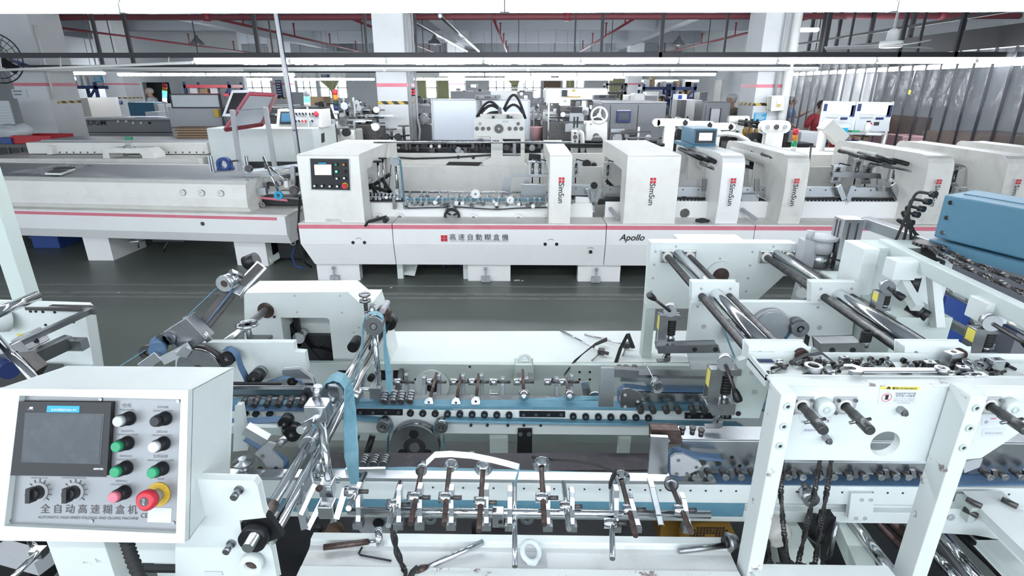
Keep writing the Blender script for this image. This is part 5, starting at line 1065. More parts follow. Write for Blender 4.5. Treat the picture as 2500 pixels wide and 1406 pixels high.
# white long machine and others right of centre
t = bthing('long_white_machine', 'long white rounded machine far back with a black screen', 'machine', 1405, 17.5); bx(1330, 1485, 214, 243, 17.5, 1.2, 'panelw', 'body', t, .08, z0=0); k = bx(1372, 1385, 220, 235, 17.4, .05, 'black', 'screen', t); bx(1383, 1418, 235, 237, 17.45, .05, 'yellow', 'yellow_strip', t); bx(1397, 1404, 219, 223, 17.45, .05, 'yellow', 'yellow_label', t)
t = bthing('grey_control_bar', 'grey control bar with black knobs on a white machine top', 'control panel', 1480, 12.6); bx(1450, 1505, 232, 244, 12.6, .3, 'grey', 'bar', t, .01, z0=0); 
for px in (1466, 1471, 1476, 1489, 1495, 1500): knob(px, 236, 12.6, .025, 'black', t)
t = bthing('white_machine_top', 'low white machine with a grey lid behind the wide grey cabinet', 'machine', 1565, 13.2); bx(1535, 1600, 232, 250, 13.2, .8, 'panelw', 'body', t, .02, z0=0); bx(1565, 1605, 234, 246, 13.0, .2, 'lgrey', 'lid', t); bx(1578, 1608, 224, 240, 14.2, .4, 'panelw', 'rear_box', t, z0=.4)
t = bthing('white_printer', 'pale box with a sloping lid on the white machine right of centre', 'machine', 1560, 12.0); bx(1548, 1575, 228, 246, 12.0, .4, 'panelw', 'body', t, .02, z0=0)
t = bthing('glass_display', 'small lit display in a dark frame right of the perforated panels', 'display', 1284, 9.9); bx(1277, 1290, 231, 242, 9.9, .06, 'black', 'frame', t); bx(1279, 1288, 233, 240, 9.89, .02, 'lcd', 'screen', t); bx(1283, 1285, 242, 260, 9.92, .03, 'black', 'post', t, z0=.0)
t = bthing('white_screen_box', 'white and clear box machine behind the perforated panels', 'machine', 1235, 11.5); bx(1198, 1262, 222, 243, 11.5, .6, 'panelw', 'body', t, z0=0); bx(1200, 1220, 232, 240, 11.45, .06, 'grey', 'window', t)
t = bthing('led_clock', 'black box display with glowing red digits on the right face of the central column', 'display', 1009, 10.4); bx(1001, 1017, 216, 234, 10.4, .1, 'black', 'case', t); btext('9:12', 1003, 1014, 224, 10.38, 'ledred', 'red_digits', t); btext('8-18', 1003, 1014, 231, 10.38, 'ledred', 'red_digits', t)
bx(996, 1003, 224, 228, 10.35, .05, 'black', 'bracket', t)
# machines left and right of the central column: dark clutter of several separate machines
def clutter(name, label, px0, px1, py0, py1, y, d, m, n, seed):
    t = bthing(name, label, 'machine', (px0 + px1) / 2, y); bx(px0, px1, (py0 + py1) / 2, py1, y, d, m, 'body', t, .02, z0=0); r = random.Random(seed)
    for k in range(n):
        px, py = r.uniform(px0, px1), r.uniform(py0, (py0 + py1) / 2 + 8); c = at(px, py, y=y + r.uniform(-.1, d * .6)); q = r.random(); s = r.uniform(.03, .12)
        mm = r.choice(['steel', 'dsteel', 'blacksteel', 'lgrey', 'alu', 'panelw', 'grey'])
        if q < .3: MB().cyl(c, c - YA * .1, s * .6, n=12).build('roller', mm, t)
        elif q < .65: MB().box(c.x - s, c.x + s, c.y, c.y + .1, c.z - s * .8, c.z + s * .3).build('block', mm, t)
        elif q < .85: MB().box(c.x - .015, c.x + .015, c.y, c.y + .03, .4, c.z + .05).build('post', mm, t)
        else: MB().box(c.x - s * 3, c.x + s * 3, c.y, c.y + .04, c.z - .02, c.z).build('rail', mm, t)
    return t
clutter('small_gluer', 'dark grey machine cluster left of the central column', 832, 905, 245, 345, 10.6, .8, 'grey', 26, 1)
clutter('small_gluer', 'steel machine cluster directly left of the central column base', 868, 922, 262, 345, 9.4, .6, 'dsteel', 26, 2)
clutter('small_gluer', 'dark low machine cluster right of the central column', 1004, 1052, 262, 345, 10.9, .6, 'grey', 16, 3)
clutter('small_gluer', 'far pale machine bench right of the central column', 1010, 1060, 240, 275, 15.5, .8, 'lgrey', 14, 4)
clutter('small_gluer', 'steel machine cluster right of the perforated panels', 1298, 1345, 240, 345, 10.2, .8, 'dsteel', 28, 5)
clutter('small_gluer', 'pale machine cluster before the long white rounded machine', 1345, 1450, 240, 300, 11.8, .8, 'lgrey', 30, 6)
clutter('small_gluer', 'blue and grey machine cluster left of the wide grey cabinet', 1360, 1440, 262, 330, 9.7, .6, 'grey', 26, 7)
clutter('small_gluer', 'dark steel machine cluster behind the third hood', 1490, 1600, 315, 375, 8.75, .5, 'dsteel', 30, 8)
clutter('small_gluer', 'steel machine cluster beneath the man in the green shirt', 1610, 1688, 290, 345, 10.9, .6, 'dsteel', 26, 9)
clutter('small_gluer', 'far dark machines between the white cabinet and the column', 760, 840, 248, 290, 13.5, .8, 'grey', 20, 10)
clutter('small_gluer', 'steel conveyor clutter behind the tilted red frame', 620, 700, 255, 310, 10.8, .8, 'dsteel', 24, 11)
clutter('small_gluer', 'black roller machine right of the white console cabinet', 798, 865, 290, 345, 8.75, .5, 'creamgrey', 18, 12)
clutter('small_gluer', 'low dark machinery beneath the man in the hairnet', 1740, 1800, 300, 350, 9.0, .5, 'dsteel', 16, 13)
clutter('small_gluer', 'white and steel machinery in the centre far background', 1100, 1300, 205, 240, 20, 1.2, 'lgrey', 24, 14)
t = bthing('chrome_post', 'slim chrome post standing right of the perforated panels', 'post', 1339, 8.6); bx(1337, 1341, 252, 345, 8.6, .04, 'chrome', 'post_body', t, z0=0)
t = bthing('pink_bin', 'pale pink bin standing right of the square machine head', 'bin', 1312, 9.0); x = at(1311, 330, y=9).x; MB().lathe((x, 9.0, at(1311, 336, y=9).z - .05), ZA, [(0, .08), (.2, .10), (.21, .11), (.22, .10)], 20).build('bin_body', 'palepink', t)
t = bthing('pale_bench', 'long pale bench with clear bags behind the tilted red frame', 'bench', 740, 12.5); bx(640, 850, 262, 268, 12.5, .6, 'grey', 'bench_top', t, z0=at(700, 268, y=12.5).z); 
for px in (650, 840): bx(px, px + 4, 268, 300, 12.6, .05, 'grey', 'leg', t, z0=0, z1=at(700, 268, y=12.5).z)
t = bthing('plan_board', 'pale gridded planning board left of the second tower light', 'board', 727, 15.0); bx(711, 743, 225, 256, 15.0, .04, 'lgrey', 'board', t, z0=.8)
bx(711, 743, 225, 256, 15.05, .04, 'grey', 'stand', t, z0=0, z1=.85)
t = bthing('carton_stack', 'brown carton blanks stacked behind the white console cabinet', 'stack', 775, 16); bx(757, 790, 236, 258, 16, .6, 'card', 'cartons', t, z0=0)
# cream curtains by the windows
def drape(px0, px1, label, y=YB, gather=False, py0=192, py1=240):
    zt, zb_ = at(px0, py0, y=y).z, at(px0, py1, y=y).z; x0, x1 = at(px0, 200, y=y).x, at(px1, 200, y=y).x; n = 24; vs = []
    for j in range(7):
        f = j / 6; z = zt + (zb_ - zt) * f; k = 1.0 if not gather else max(.12, 1 - f * 1.5 if f < .6 else .12 + (f - .6) * .3); cx = (x0 + x1) / 2 + (0 if not gather else .25 * f)
        for i in range(n + 1): u = i / n - .5; vs.append((cx + u * (x1 - x0) * k, y - .05 + math.sin(i * 1.6) * .05, z))
    o = MB().add(vs, [(j * (n + 1) + i, j * (n + 1) + i + 1, (j + 1) * (n + 1) + i + 1, (j + 1) * (n + 1) + i) for j in range(6) for i in range(n)], True).build('window_curtain', 'cloth'); s_ = o.modifiers.new('thickness', 'SOLIDIFY'); s_.thickness = .02; tag(o, label, 'curtain')
drape(776, 832, 'pale olive curtain gathered to a point left of the central column', gather=True)
for a_, b_, lb in ((1003, 1040, 'straight cream curtain just right of the central column'), (1066, 1097, 'straight cream curtain right of the first far window pane'), (1382, 1402, 'narrow tied cream curtain beside the far dark cupboard'), (1487, 1527, 'cream curtain seen through the black shelving'), (1568, 1592, 'cream curtain behind the blue shelving on the right')): drape(a_, b_, lb)
drape(1236, 1270, 'cream curtain gathered in the middle of the far windows', gather=True, py1=232)
t = bthing('far_cupboard', 'dark brown cupboard against the far wall between the windows', 'cupboard', 1346, 33); bx(1327, 1368, 198, 235, 33, .6, 'wood', 'body', t, z0=0)
# ---- people -----------------------------------------------------
def person(px, pytop, y, face, label, shirt, pants, hair, pose='stand', height=1.70, cap=None, lean=0.0):
    top = at(px, pytop, y=y); sc = top.z / 1.7; zoff = 0
    base = V((top.x, y, 0)); R3 = Matrix.Rotation(face, 3, 'Z')      # local: faces -Y
    t = thing('person', label, 'person', (top.x, y, 0))
    L_ = lean
    def W3(x, yy, z): q = V((x * sc, (yy - L_ * max(0, z - .95)) * sc, z * sc)); return base + R3 @ q + V((0, 0, zoff))
    def skin(nodes, edges, rad, name, m, sub=1):
        me = bpy.data.meshes.new(name); me.from_pydata([W3(*n) for n in nodes], edges, []); o = bpy.data.objects.new(name, me); COL.objects.link(o); me.materials.append(M[m])
        sk = o.modifiers.new('skin', 'SKIN'); sk.use_smooth_shade = True
        for i, r in enumerate(rad): me.skin_vertices[0].data[i].radius = (r[0] * sc, r[1] * sc) if isinstance(r, tuple) else (r * sc, r * sc); me.skin_vertices[0].data[i].use_root = (i == 0)
        s_ = o.modifiers.new('sub', 'SUBSURF'); s_.levels = sub; s_.render_levels = sub; o.parent = t; o.location = -t.location; return o
    arms = {'stand': (((.19, .0, 1.40), (.23, .02, 1.12), (.21, -.10, .90)), ((-.19, 0, 1.40), (-.23, .02, 1.12), (-.21, -.10, .90))), 'work': (((.19, .0, 1.40), (.23, -.06, 1.13), (.14, -.30, 1.08)), ((-.19, 0, 1.40), (-.24, -.05, 1.13), (-.15, -.32, 1.05))), 'raise': (((.19, 0, 1.40), (.30, -.15, 1.22), (.22, -.35, 1.35)), ((-.19, 0, 1.40), (-.24, -.03, 1.12), (-.20, -.22, .98)))}[pose]
    N = [(0, 0, .95), (0, .0, 1.12), (0, .01, 1.32), (0, .01, 1.43), (0, -.005, 1.50), (0, -.02, 1.56), (0, -.01, 1.64), (.09, 0, .90), (.10, -.02, .50), (.10, 0, .09), (.10, -.13, .04), (-.09, 0, .90), (-.10, -.02, .50), (-.10, 0, .09), (-.10, -.13, .04)]
    E = [(0, 1), (1, 2), (2, 3), (3, 4), (4, 5), (5, 6), (0, 7), (7, 8), (8, 9), (9, 10), (0, 11), (11, 12), (12, 13), (13, 14)]
    Rr = [(.14, .10), (.13, .095), (.15, .10), (.085, .07), .052, (.068, .08), (.072, .085), .085, .058, .042, .035, .085, .058, .042, .035]
    for a_ in arms:
        i0 = len(N); sgn = 1 if a_[0][0] > 0 else -1; N += [a_[0], a_[1], a_[2]]; Rr += [.052, .040, .028]; E += [(3, i0), (i0, i0 + 1), (i0 + 1, i0 + 2)]
        d = (V(a_[2]) - V(a_[1])).normalized(); pl_ = V(a_[2]) + d * .07; N.append(tuple(pl_)); Rr.append((.034, .016)); E.append((i0 + 2, i0 + 3))
        for k in range(4): q = pl_ + d * (.085 - abs(k - 1.4) * .008) + V(((k - 1.5) * .018, -.012, -.012)); N.append(tuple(q)); Rr.append(.0085); E.append((i0 + 3, len(N) - 1))
        q = V(a_[2]) + d * .06 + V((-sgn * .035, -.03, 0)); N.append(tuple(q)); Rr.append(.0095); E.append((i0 + 2, len(N) - 1))
    body = skin(N, E, Rr, 'body', 'skin')
    SN = [(0, 0, .93), (0, .0, 1.12), (0, .01, 1.32), (0, .01, 1.42)]; SE = [(0, 1), (1, 2), (2, 3)]; SR = [(.155, .115), (.145, .11), (.17, .115), (.10, .085)]
    for a_ in arms: i0 = len(SN); SN += [a_[0], tuple(V(a_[0]).lerp(V(a_[1]), .75))]; SE += [(3, i0), (i0, i0 + 1)]; SR += [.068, .056]
    skin(SN, SE, SR, 'shirt', shirt)
    skin([(0, 0, .96), (.09, 0, .88), (.10, -.02, .50), (.10, 0, .10), (-.09, 0, .88), (-.10, -.02, .50), (-.10, 0, .10)], [(0, 1), (1, 2), (2, 3), (0, 4), (4, 5), (5, 6)], [(.15, .115), .10, .075, .06, .10, .075, .06], 'trousers', pants)
    def blob(c, r, m, name, s=(1, 1, 1)): 
        k = MB(); k.ball((0, 0, 0), r * sc, 12, s); cc = W3(*c); 
        k.v = [tuple(R3 @ V(v) + cc) for v in k.v]; return k.build(name, m, t)
    blob((0, .012, 1.625), .098, hair, 'hair', (.90, 1.02, .90)); blob((0, -.105, 1.585), .017, 'skin', 'nose', (.8, 1, 1.3))
    for s_ in (-1, 1): blob((s_ * .032, -.096, 1.607), .012, 'black', 'eye', (1.3, .5, .7)); blob((s_ * .082, .0, 1.59), .022, 'skin', 'ear', (.4, .8, 1.3)); blob((s_ * .032, -.099, 1.625), .010, 'hair', 'eyebrow', (2, .5, .5)); blob((s_ * .1, -.1, .03), .06, 'black', 'shoe', (.8, 1.9, .7))
    blob((0, -.095, 1.550), .014, 'redcloth', 'mouth', (1.7, .5, .5)); blob((0, -.07, 1.60), .085, 'skin', 'face', (.78, .45, 1.0))
    if cap: blob((0, .005, 1.655), .104, cap, 'cap', (.93, 1.05, .62))
    return t
PI = math.pi
person(1788, 231, 11.4, -PI * .28, 'man in a pale hairnet and olive shirt looking left beside the right-hand column', 'olive', 'trouser', 'hairnet', cap='hairnet')
person(1632, 232, 15.2, -PI * .45, 'man in a dark cap and dark green shirt bending left by the shelving', 'dgreen', 'trouser', 'hair', 'work', cap='black', lean=.25)
person(371, 215, 17.5, -PI * .45, 'grey haired man in a checked shirt standing before the dark doorway', 'greyshirt', 'redcloth', 'grayhair', 'work', lean=.12)
person(1935, 236, 13.9, PI * .35, 'person in a blue shirt seen dimly through the first curtain strips', 'blueshirt', 'trouser', 'hair', 'raise')
person(2009, 246, 10.8, 0, 'person in red half hidden behind the left notice board', 'redcloth', 'trouser', 'hair')
# ================================================================== control box in the left foreground
XB = -.75
pr = [at(*p, x=XB) for p in ((460, 952), (570, 897), (560, 1180), (450, 1325))]
XL = at(-10, 945, y=pr[0].y).x
CB = thing('control_box', 'white sloping control box with a dark touch screen and push buttons in the left foreground', 'control box', pr[3])
FT, FB = pr[0], pr[3]; fn = V((1, 0, 0)).cross(FT - FB).normalized()
if fn.y > 0: fn = -fn
def onf(px, py, h=0.0):
    r = RM @ V(((px - 1250) / FPX, (703 - py) / FPX, -1.0)); o0 = FT + fn * h; t = (o0 - CP).dot(fn) / r.dot(fn); return CP + r * t
REC = -.018
cut = [(47, 966), (441, 975), (429, 1303), (10, 1284)]
hs = [V((XL, p.y, p.z)) for p in pr]
mb = MB(); th = fn * REC
mb.prism([hs[0], FT, FB, hs[3]], th, [[onf(*c) for c in cut]])
inn = [V((XL, p.y, p.z)) for p in pr]
f0, f1, f2, f3 = hs[0] + th, FT + th, FB + th, hs[3] + th
mb.hexa([f3, f2, pr[2], hs[2], f0, f1, pr[1], hs[1]]) if False else None
e = .003
mb.prism([f1, pr[1], pr[2], f2], (-e, 0, 0)); mb.prism([f0, hs[1], hs[2], f3], (e, 0, 0)); mb.prism([f0, f1, pr[1], hs[1]], (0, 0, -e)); mb.prism([f3, f2, pr[2], hs[2]], (0, 0, e)); mb.prism([hs[1], pr[1], pr[2], hs[2]], (0, -e, 0))
mb.build('housing', 'white', CB, .0035)
# recessed panel
pn = MB().prism([onf(*c, REC + .001) for c in ((20, 955), (455, 960), (455, 1320), (-20, 1310))], fn * .002).build('panel_plate', 'plate', CB)
ledge = MB().prism([onf(*c, REC + .003) for c in ((14, 1279), (428, 1296), (428, 1304), (10, 1286))], fn * .004).build('gasket', 'lgrey', CB)
PH = REC + .003
def ppl(pts, h, m, name, par=pn, base=PH, bevel=0): return MB().prism([onf(*c, base) for c in pts], fn * h).build(name, m, par, bevel)
sb = ppl([(50, 979), (281, 981), (270, 1158), (33, 1154)], .014, 'black', 'touch_screen', CB, bevel=.0015)
ppl([(62, 1007), (255, 1010), (245, 1133), (52, 1128)], .0006, 'screen', 'display_glass', sb, PH + .014); ppl([(72, 1012), (250, 1014), (241, 1128), (62, 1122)], .0004, 'screen', 'display', sb, PH + .0147)
ppl([(116, 990), (195, 991), (194, 1007), (114, 1006)], .0008, 'cyan', 'blue_label', sb, PH + .014)
up = (FT - FB).normalized()
def ptext(body, a, b, m, name, par=CB, h=PH + .0012, **k):
    A_ = onf(*a, h); B_ = onf(*b, h); return text(body, A_, A_ + (B_ - A_).dot(XA) * XA, up, m, name, par, th=0, **k)
ptext('全自动糊盒机SBJG-897', (124, 1004), (187, 1004), 'whitep', 'label_lettering', sb, PH + .0156)
ptext('OMRON'.lower(), (228, 1147), (252, 1147), 'whitep', 'maker_lettering', sb, PH + .0146, off=.03)
ptext('POWER', (67, 1001), (82, 1001), 'lgrey', 'power_lettering', sb, PH + .0146); ppl([(73, 993), (81, 993), (80, 998), (72, 998)], .0008, 'whitep', 'power_lamp', sb, PH + .014)
ptext('全 自 动 高 速 糊 盒 机', (98, 1253), (334, 1253), 'dsteel', 'chinese_lettering')
ptext('AUTOMATIC HIGH SPEED FOLDING AND GLUING MACHINE', (92, 1266), (337, 1266), 'dsteel', 'english_lettering'); ptext('CE', (343, 1264), (360, 1264), 'dsteel', 'ce_mark')
ppl([(363, 1238), (420, 1240), (418, 1276), (360, 1274)], .001, 'paper', 'white_sticker', CB)
for cn, en, x, y_, w in (('给纸', 'SEND PAPER', 290, 1003, 38), ('输送机手动', 'CONVEYOR MANU', 284, 1063, 52), ('输送机自动', 'CONVEYOR AUTO', 280, 1124, 52), ('输送机停止', 'CONVEYOR STOP', 270, 1185, 52), ('开车准备', 'START STANDBY', 373, 1005, 48), ('主机寸动', 'MAIN UNIT INCH', 370, 1065, 48), ('主机运转', 'MAIN UNIT RUN LAMP', 359, 1126, 64), ('主机调速', 'MAIN MOTOR', 75, 1169, 40), ('输送机调速', 'CONVEYOR MOTOR', 151, 1169, 58), ('急停', 'STOP', 384, 1172, 16)):
    if cn != '急停': ptext(cn, (x + w * .22, y_ - 8), (x + w * .78, y_ - 8), 'grey', 'button_caption')
    ptext(en, (x, y_), (x + w, y_), 'grey', 'button_caption')
def button(base, capp, m, r=.0145):
    b = onf(*base, PH); rr = RM @ V(((capp[0] - 1250) / FPX, (703 - capp[1]) / FPX, -1.0)); h = .034
    k = MB().lathe(b, fn, [(0, r * 1.12), (.004, r * 1.12), (.006, r), (h - .008, r * .98)], 20).build('push_button', 'blacksteel', CB)
    MB().lathe(b + fn * (h - .009), fn, [(0, r * .82), (.012, r * .82), (.0145, r * .7)], 20).build('button_cap', m, k)
for base, m in (((316, 1021), 'tape'), ((312, 1081), 'green'), ((309, 1141), 'green'), ((305, 1201), 'pink'), ((404, 1021), 'black'), ((400, 1082), 'whitep'), ((397, 1143), 'green')): button(base, base, m)
b = onf(388, 1206, PH); st = MB().cyl(b, b + fn * .004, .027, n=28).build('stop_ring', 'yellow', CB)
MB().cyl(b, b + fn * .03, .014, n=18).build('stop_collar', 'lgrey', st); sbn = MB().lathe(b + fn * .028, fn, [(0, .016), (.004, .0225), (.016, .0225), (.022, .017)], 26).build('emergency_stop', 'redplastic', CB)
MB().cyl(b + fn * .049, b + fn * .0505, .010).build('centre_mark', 'dsteel', sbn); q = b + fn * .052; text('STOP', q + up * .007 - XA * .0025, q - up * .007 - XA * .0025, XA, 'whitep', 'stop_lettering', sbn, th=0, hs=.005)
for base in ((97, 1200), (184, 1200)):
    b = onf(*base, PH); k = MB().cyl(b, b + fn * .004, .021, n=24).build('knob_scale', 'lgrey', CB)
    m = MB()
    for j in range(11): an = math.radians(-130 + 26 * j); d = up * math.cos(an) + XA * math.sin(an); m.bar(b + d * .022 + fn * .001, b + d * .029 + fn * .001, .0012, .0008, fn)
    m.build('scale_marks', 'dsteel', k)
    kn = MB().lathe(b + fn * .004, fn, [(0, .0155), (.012, .0145), (.02, .013)], 20).build('speed_knob', 'black', CB); MB().cbox(b + fn * .022 , XA * .005, up * .016, fn * .010).build('knob_grip', 'black', kn)
for c in ((50, 974), (247, 975), (436, 979), (23, 1270), (225, 1272), (424, 1276)): q = onf(*c, PH); MB().cyl(q, q + fn * .003, .004, n=10).build('screw', 'steel', CB)
# arm, corrugated hose and stand below the box
yb = 1.10
ST = thing('control_box_stand', 'worn white upright stand under the control box in the left foreground', 'stand', at(200, 1400, y=yb))
q = [at(105, 1320, y=yb), at(270, 1320, y=yb), at(298, 1420, y=yb), at(140, 1420, y=yb)]; x0, x1 = q[0].x + .01, q[1].x
MB().box(x0 + .02, x1 + .0, yb - .02, yb + .05, .3, .99).build('upright', 'worn', ST, .002); MB().box(x1 + .01, x1 + .20, yb + .10, yb + .13, .3, .97).build('rear_plate', 'white', ST)
MB().box(x1 + .03, x1 + .25, yb + .02, yb + .1, .70, .80).build('cross_box', 'white', ST, .004); MB().box(x1 + .03, x1 + .22, yb + .0, yb + .02, .69, .70).build('gasket', 'black', ST)
h = MB(); a = at(308, 1318, y=1.02); pts = [a + V((0, .0, .04)), a, at(322, 1362, y=1.0), at(345, 1420, y=.98), at(365, 1480, y=.96)]
P = []
for i in range(4):
    for k in range(14): P.append(pts[i].lerp(pts[i + 1], k / 14))
h.tube(P, [.0155 if i % 3 else .0125 for i in range(len(P))], 12); o_ = h.build('corrugated_hose', 'rubber'); tag(o_, 'black corrugated cable hose coming out under the control box', 'hose')
t = thing('rod_linkage', 'chrome rods with a clamp joint at the lower left corner of the photo', 'linkage', at(90, 1360, y=1.2))
MB().cyl(at(20, 1420, y=1.05), at(96, 1346, y=1.12), .008).build('rod', 'chrome', t); MB().cyl(at(75, 1318, y=1.2), at(88, 1345, y=1.14), .009).build('rod', 'chrome', t); MB().cbox(at(95, 1348, y=1.13), (.016, 0, 0), (0, .012, 0), (0, 0, .012)).build('clamp', 'alu', t)
MB().bar(at(0, 1345, y=1.35), at(110, 1375, y=1.3), .05, .05).build('lower_bar', 'lgrey', t); MB().box(at(-20, 1400, y=1.5).x, at(110, 1400, y=1.5).x, 1.45, 2.2, .2, .55).build('dark_base', 'blacksteel', t)
# ================================================================== left section of the near machine
LS = thing('feeder_section', 'white side frame with steel bars and clamps at the left edge behind the control box', 'machine frame', at(100, 900, y=2.3))
yl = 2.2
plate([(-60, 744), (196, 752), (206, 762), (228, 900), (236, 960), (-60, 960)], yl, .06, 'white', 'side_plate', LS, .003)
slab([(60, 741), (225, 745), (222, 754), (196, 756), (60, 752)], at(200, 752, y=yl).z + .004, .01, 'dsteel', 'top_lip', LS)
xp = at(100, 748, y=2.3).x; MB().box(xp - .045, xp + .025, 2.22, 2.29, .9, 2.3).build('post', 'mint', LS, .003)
for px, py in ((75, 760), (88, 760), (105, 761), (134, 762), (180, 786), (112, 793), (101, 804), (111, 821)): c = at(px, py, y=yl); MB().cyl(c, c - YA * .003, .006, n=10).build('hole', 'black', LS)
plate([(41, 815), (75, 814), (78, 820), (42, 820)], yl - .002, .002, 'stickery', 'yellow_sticker', LS); plate([(44, 820), (80, 820), (88, 838), (50, 838)], yl - .002, .002, 'paper', 'white_sticker', LS)
MB().cyl(at(-50, 787, y=yl - .1), at(22, 785, y=yl - .02), .045, n=20).build('cross_tube', 'white', LS)
MB().cyl(at(-40, 778, y=1.9), at(90, 722, y=2.18), .021).build('round_bar', 'chrome', LS)
MB().bar(at(30, 846, y=1.85), at(222, 758, y=2.15), .022, .022).build('slotted_bar', 'steel', LS); MB().cbox(at(223, 757, y=2.15), (.025, 0, 0), (0, .012, 0), (0, 0, .016)).build('bar_end', 'steel', LS)
MB().bar(at(-10, 915, y=1.75), at(172, 832, y=2.0), .045, .05).build('square_bar', 'steel', LS); MB().cbox(at(184, 840, y=2.0), (.04, 0, 0), (0, .02, 0), (0, 0, .022)).build('bar_end', 'steel', LS)
MB().cyl(at(-20, 812, y=1.8), at(90, 932, y=1.45), .0135).build('chrome_rod', 'chrome', LS)
for px, py, y, s in ((75, 830, 1.95, .036), (28, 862, 1.78, .03)):
    b_ = MB().cbox(at(px, py, y=y), (s, .01, .015), (0, s * .7, 0), (-.012, 0, s * .8)).build('clamp_block', 'steel', LS, .003); c = at(px + 14, py + 1, y=y - s * .72); MB().cyl(c, c - YA * .004, .011).build('clamp_bore', 'black', b_)
    c = at(px, py + 22, y=y - .01); MB().cyl(c, c - ZA * .02, .008).build('screw', 'blacksteel', b_)
slab([(50, 905), (130, 850), (212, 855), (228, 890), (160, 930)], .72, .03, 'mint', 'inner_shelf', LS); slab([(70, 900), (92, 886), (155, 888), (150, 910), (60, 940)], .735, .01, 'black', 'opening', LS)
plate([(-30, 880), (55, 872), (90, 905), (60, 960), (-30, 960)], 1.7, .05, 'dsteel', 'dark_slide', LS); MB().cyl(at(-20, 880, y=1.68), at(24, 905, y=1.62), .03).build('blue_roller', 'bluepaint', LS)
# ================================================================== near gluing machine
F = thing('near_gluer', 'near white box gluing machine with blue belts, chrome rails and roller holders', 'machine', (0, 1.4, 0))
# back cover and inner back plate
slab([(880, 809), (1720, 807), (1720, 884), (880, 884)], .62, .02, 'white', 'back_cover', F)
a0, b0 = at(800, 884, z=.62), at(1720, 884, z=.62)
MB().box(a0.x - .1, b0.x, a0.y - .03, a0.y + .0, .18, .63).build('back_plate', 'mint', F, .003)
yk = a0.y - .03
def on(px, py, y, r, th, m, name, par=F, n=20, ri=0):
    c = at(px, py, y=y); mb = MB()
    if ri: mb.ring(c, c - YA * th, r, ri, n)
    else: mb.cyl(c, c - YA * th, r, n=n)
    return mb.build(name, m, par)
for px, py in ((1147, 895), (1415, 908), (1440, 908), (1415, 926), (1440, 926), (1144, 927), (1162, 927), (1014, 926), (1009, 934), (1475, 895), (1262, 893)): on(px, py, yk, .006, .002, 'black', 'hole', n=10)
f = on(1056, 938, yk, .085, .012, 'white', 'shaft_flange', n=32); on(1056, 940, yk - .012, .04, .003, 'black', 'flange_bore', f)
on(1175, 980, yk, .04, .01, 'white', 'shaft_flange')
# glass tape ring standing on the bracket, rear
pb = plate([(1258, 893), (1300, 893), (1301, 923), (1258, 923)], yk - .07, .07, 'mint', 'bracket_block', F, .003)
for px in (1266, 1294): on(px, 914, yk - .07, .012, .004, 'lgrey', 'bolt', pb, ri=.005)
# square hood with window
YH = 2.45
HD = plate([(596, 714.7), (848.5, 714), (876, 736.6), (911, 737), (945, 842), (960, 905), (955, 960), (600, 960)], YH, .17, 'white', 'square_hood', F, .003, holes=[[(685.5, 775.7), (797, 776.5), (803, 781), (816, 901), (703, 901)]])
on(650, 757, YH, .040, .006, 'rust', 'bearing_seat', HD, 28); on(650, 757, YH, .046, .003, 'worn', 'bearing_ring', HD, 28)
for px, py in ((719, 722), (830, 722), (725, 762), (835, 763), (876, 799), (864, 811)): on(px, py, YH, .005, .002, 'lgrey', 'screw', HD, 10)
on(670, 773, YH, .007, .004, 'dsteel', 'oil_nipple', HD)
ins = MB().box(at(690, 800, y=2.6).x, at(830, 800, y=2.6).x, 2.60, 2.61, .3, .95); ins.build('inner_back_panel', 'white', HD)
for a_, b_, w in (((690, 780), (800, 905), .05), ((693, 810), (742, 832), .05), ((722, 772), (745, 905), .025)): MB().bar(at(*a_, y=2.56), at(*b_, y=2.56), w, w, YA).build('gear_rack', 'blacksteel', HD)
on(741, 812, 2.59, .03, .07, 'chrome', 'roller', HD); on(780, 905, 2.58, .15, .04, 'blacksteel', 'large_wheel', HD, 32); MB().cyl(at(775, 848, y=2.56), at(806, 828, y=2.59), .006).build('rod', 'blacksteel', HD)
MB().box(at(690, 880, y=2.57).x, at(820, 880, y=2.57).x, 2.57, 2.60, .3, .70).build('dark_sump', 'black', HD)
# rod with handwheel left of the hood
MB().cyl(at(650, 757, y=2.44), at(520, 862, y=2.02), .018).build('cross_shaft', 'alu', F)
c = at(604, 792, y=2.12); hw = MB().torus(c, ZA, .042, .006, 28, 8).build('handwheel', 'chrome', F); MB().cyl(c, c - ZA * .008, .036).build('wheel_dish', 'chrome', hw); MB().cyl(c, c - ZA * .09, .012).build('wheel_stem', 'steel', hw)
MB().box(c.x - .03, c.x + .06, 2.08, 2.2, c.z - .10, c.z - .085).build('stem_base', 'steel', F)
# hand adjusters beside the hood
c = at(890, 716, y=2.3); k = MB(); k.lathe(c - ZA * .012, ZA, [(0, .024), (.003, .026), (.011, .026), (.014, .02), (.016, .004)]).lathe(c - ZA * .042, ZA, [(0, .02), (.003, .026), (.012, .026), (.015, .02)]).cyl(c - ZA * .09, c, .010)
sp = k.build('hand_adjuster', 'steel', F); MB().spring(c - ZA * .16, c - ZA * .08, .0125, .0026, 9).build('spring', 'chrome', sp); MB().cyl(c - ZA * .28, c - ZA * .05, .007).build('stem', 'steel', sp)
MB().cyl(at(909, 778, y=2.25), at(909, 744, y=2.25), .014).build('stub_post', 'steel', F); MB().cyl(at(933, 760, y=2.3), at(946, 738, y=2.42), .013).build('grey_rod', 'lgrey', F)
on(873, 830, 2.3, .025, .08, 'blacksteel', 'knob_end'); on(655, 832, YH - .01, .018, .03, 'black', 'knob_end')
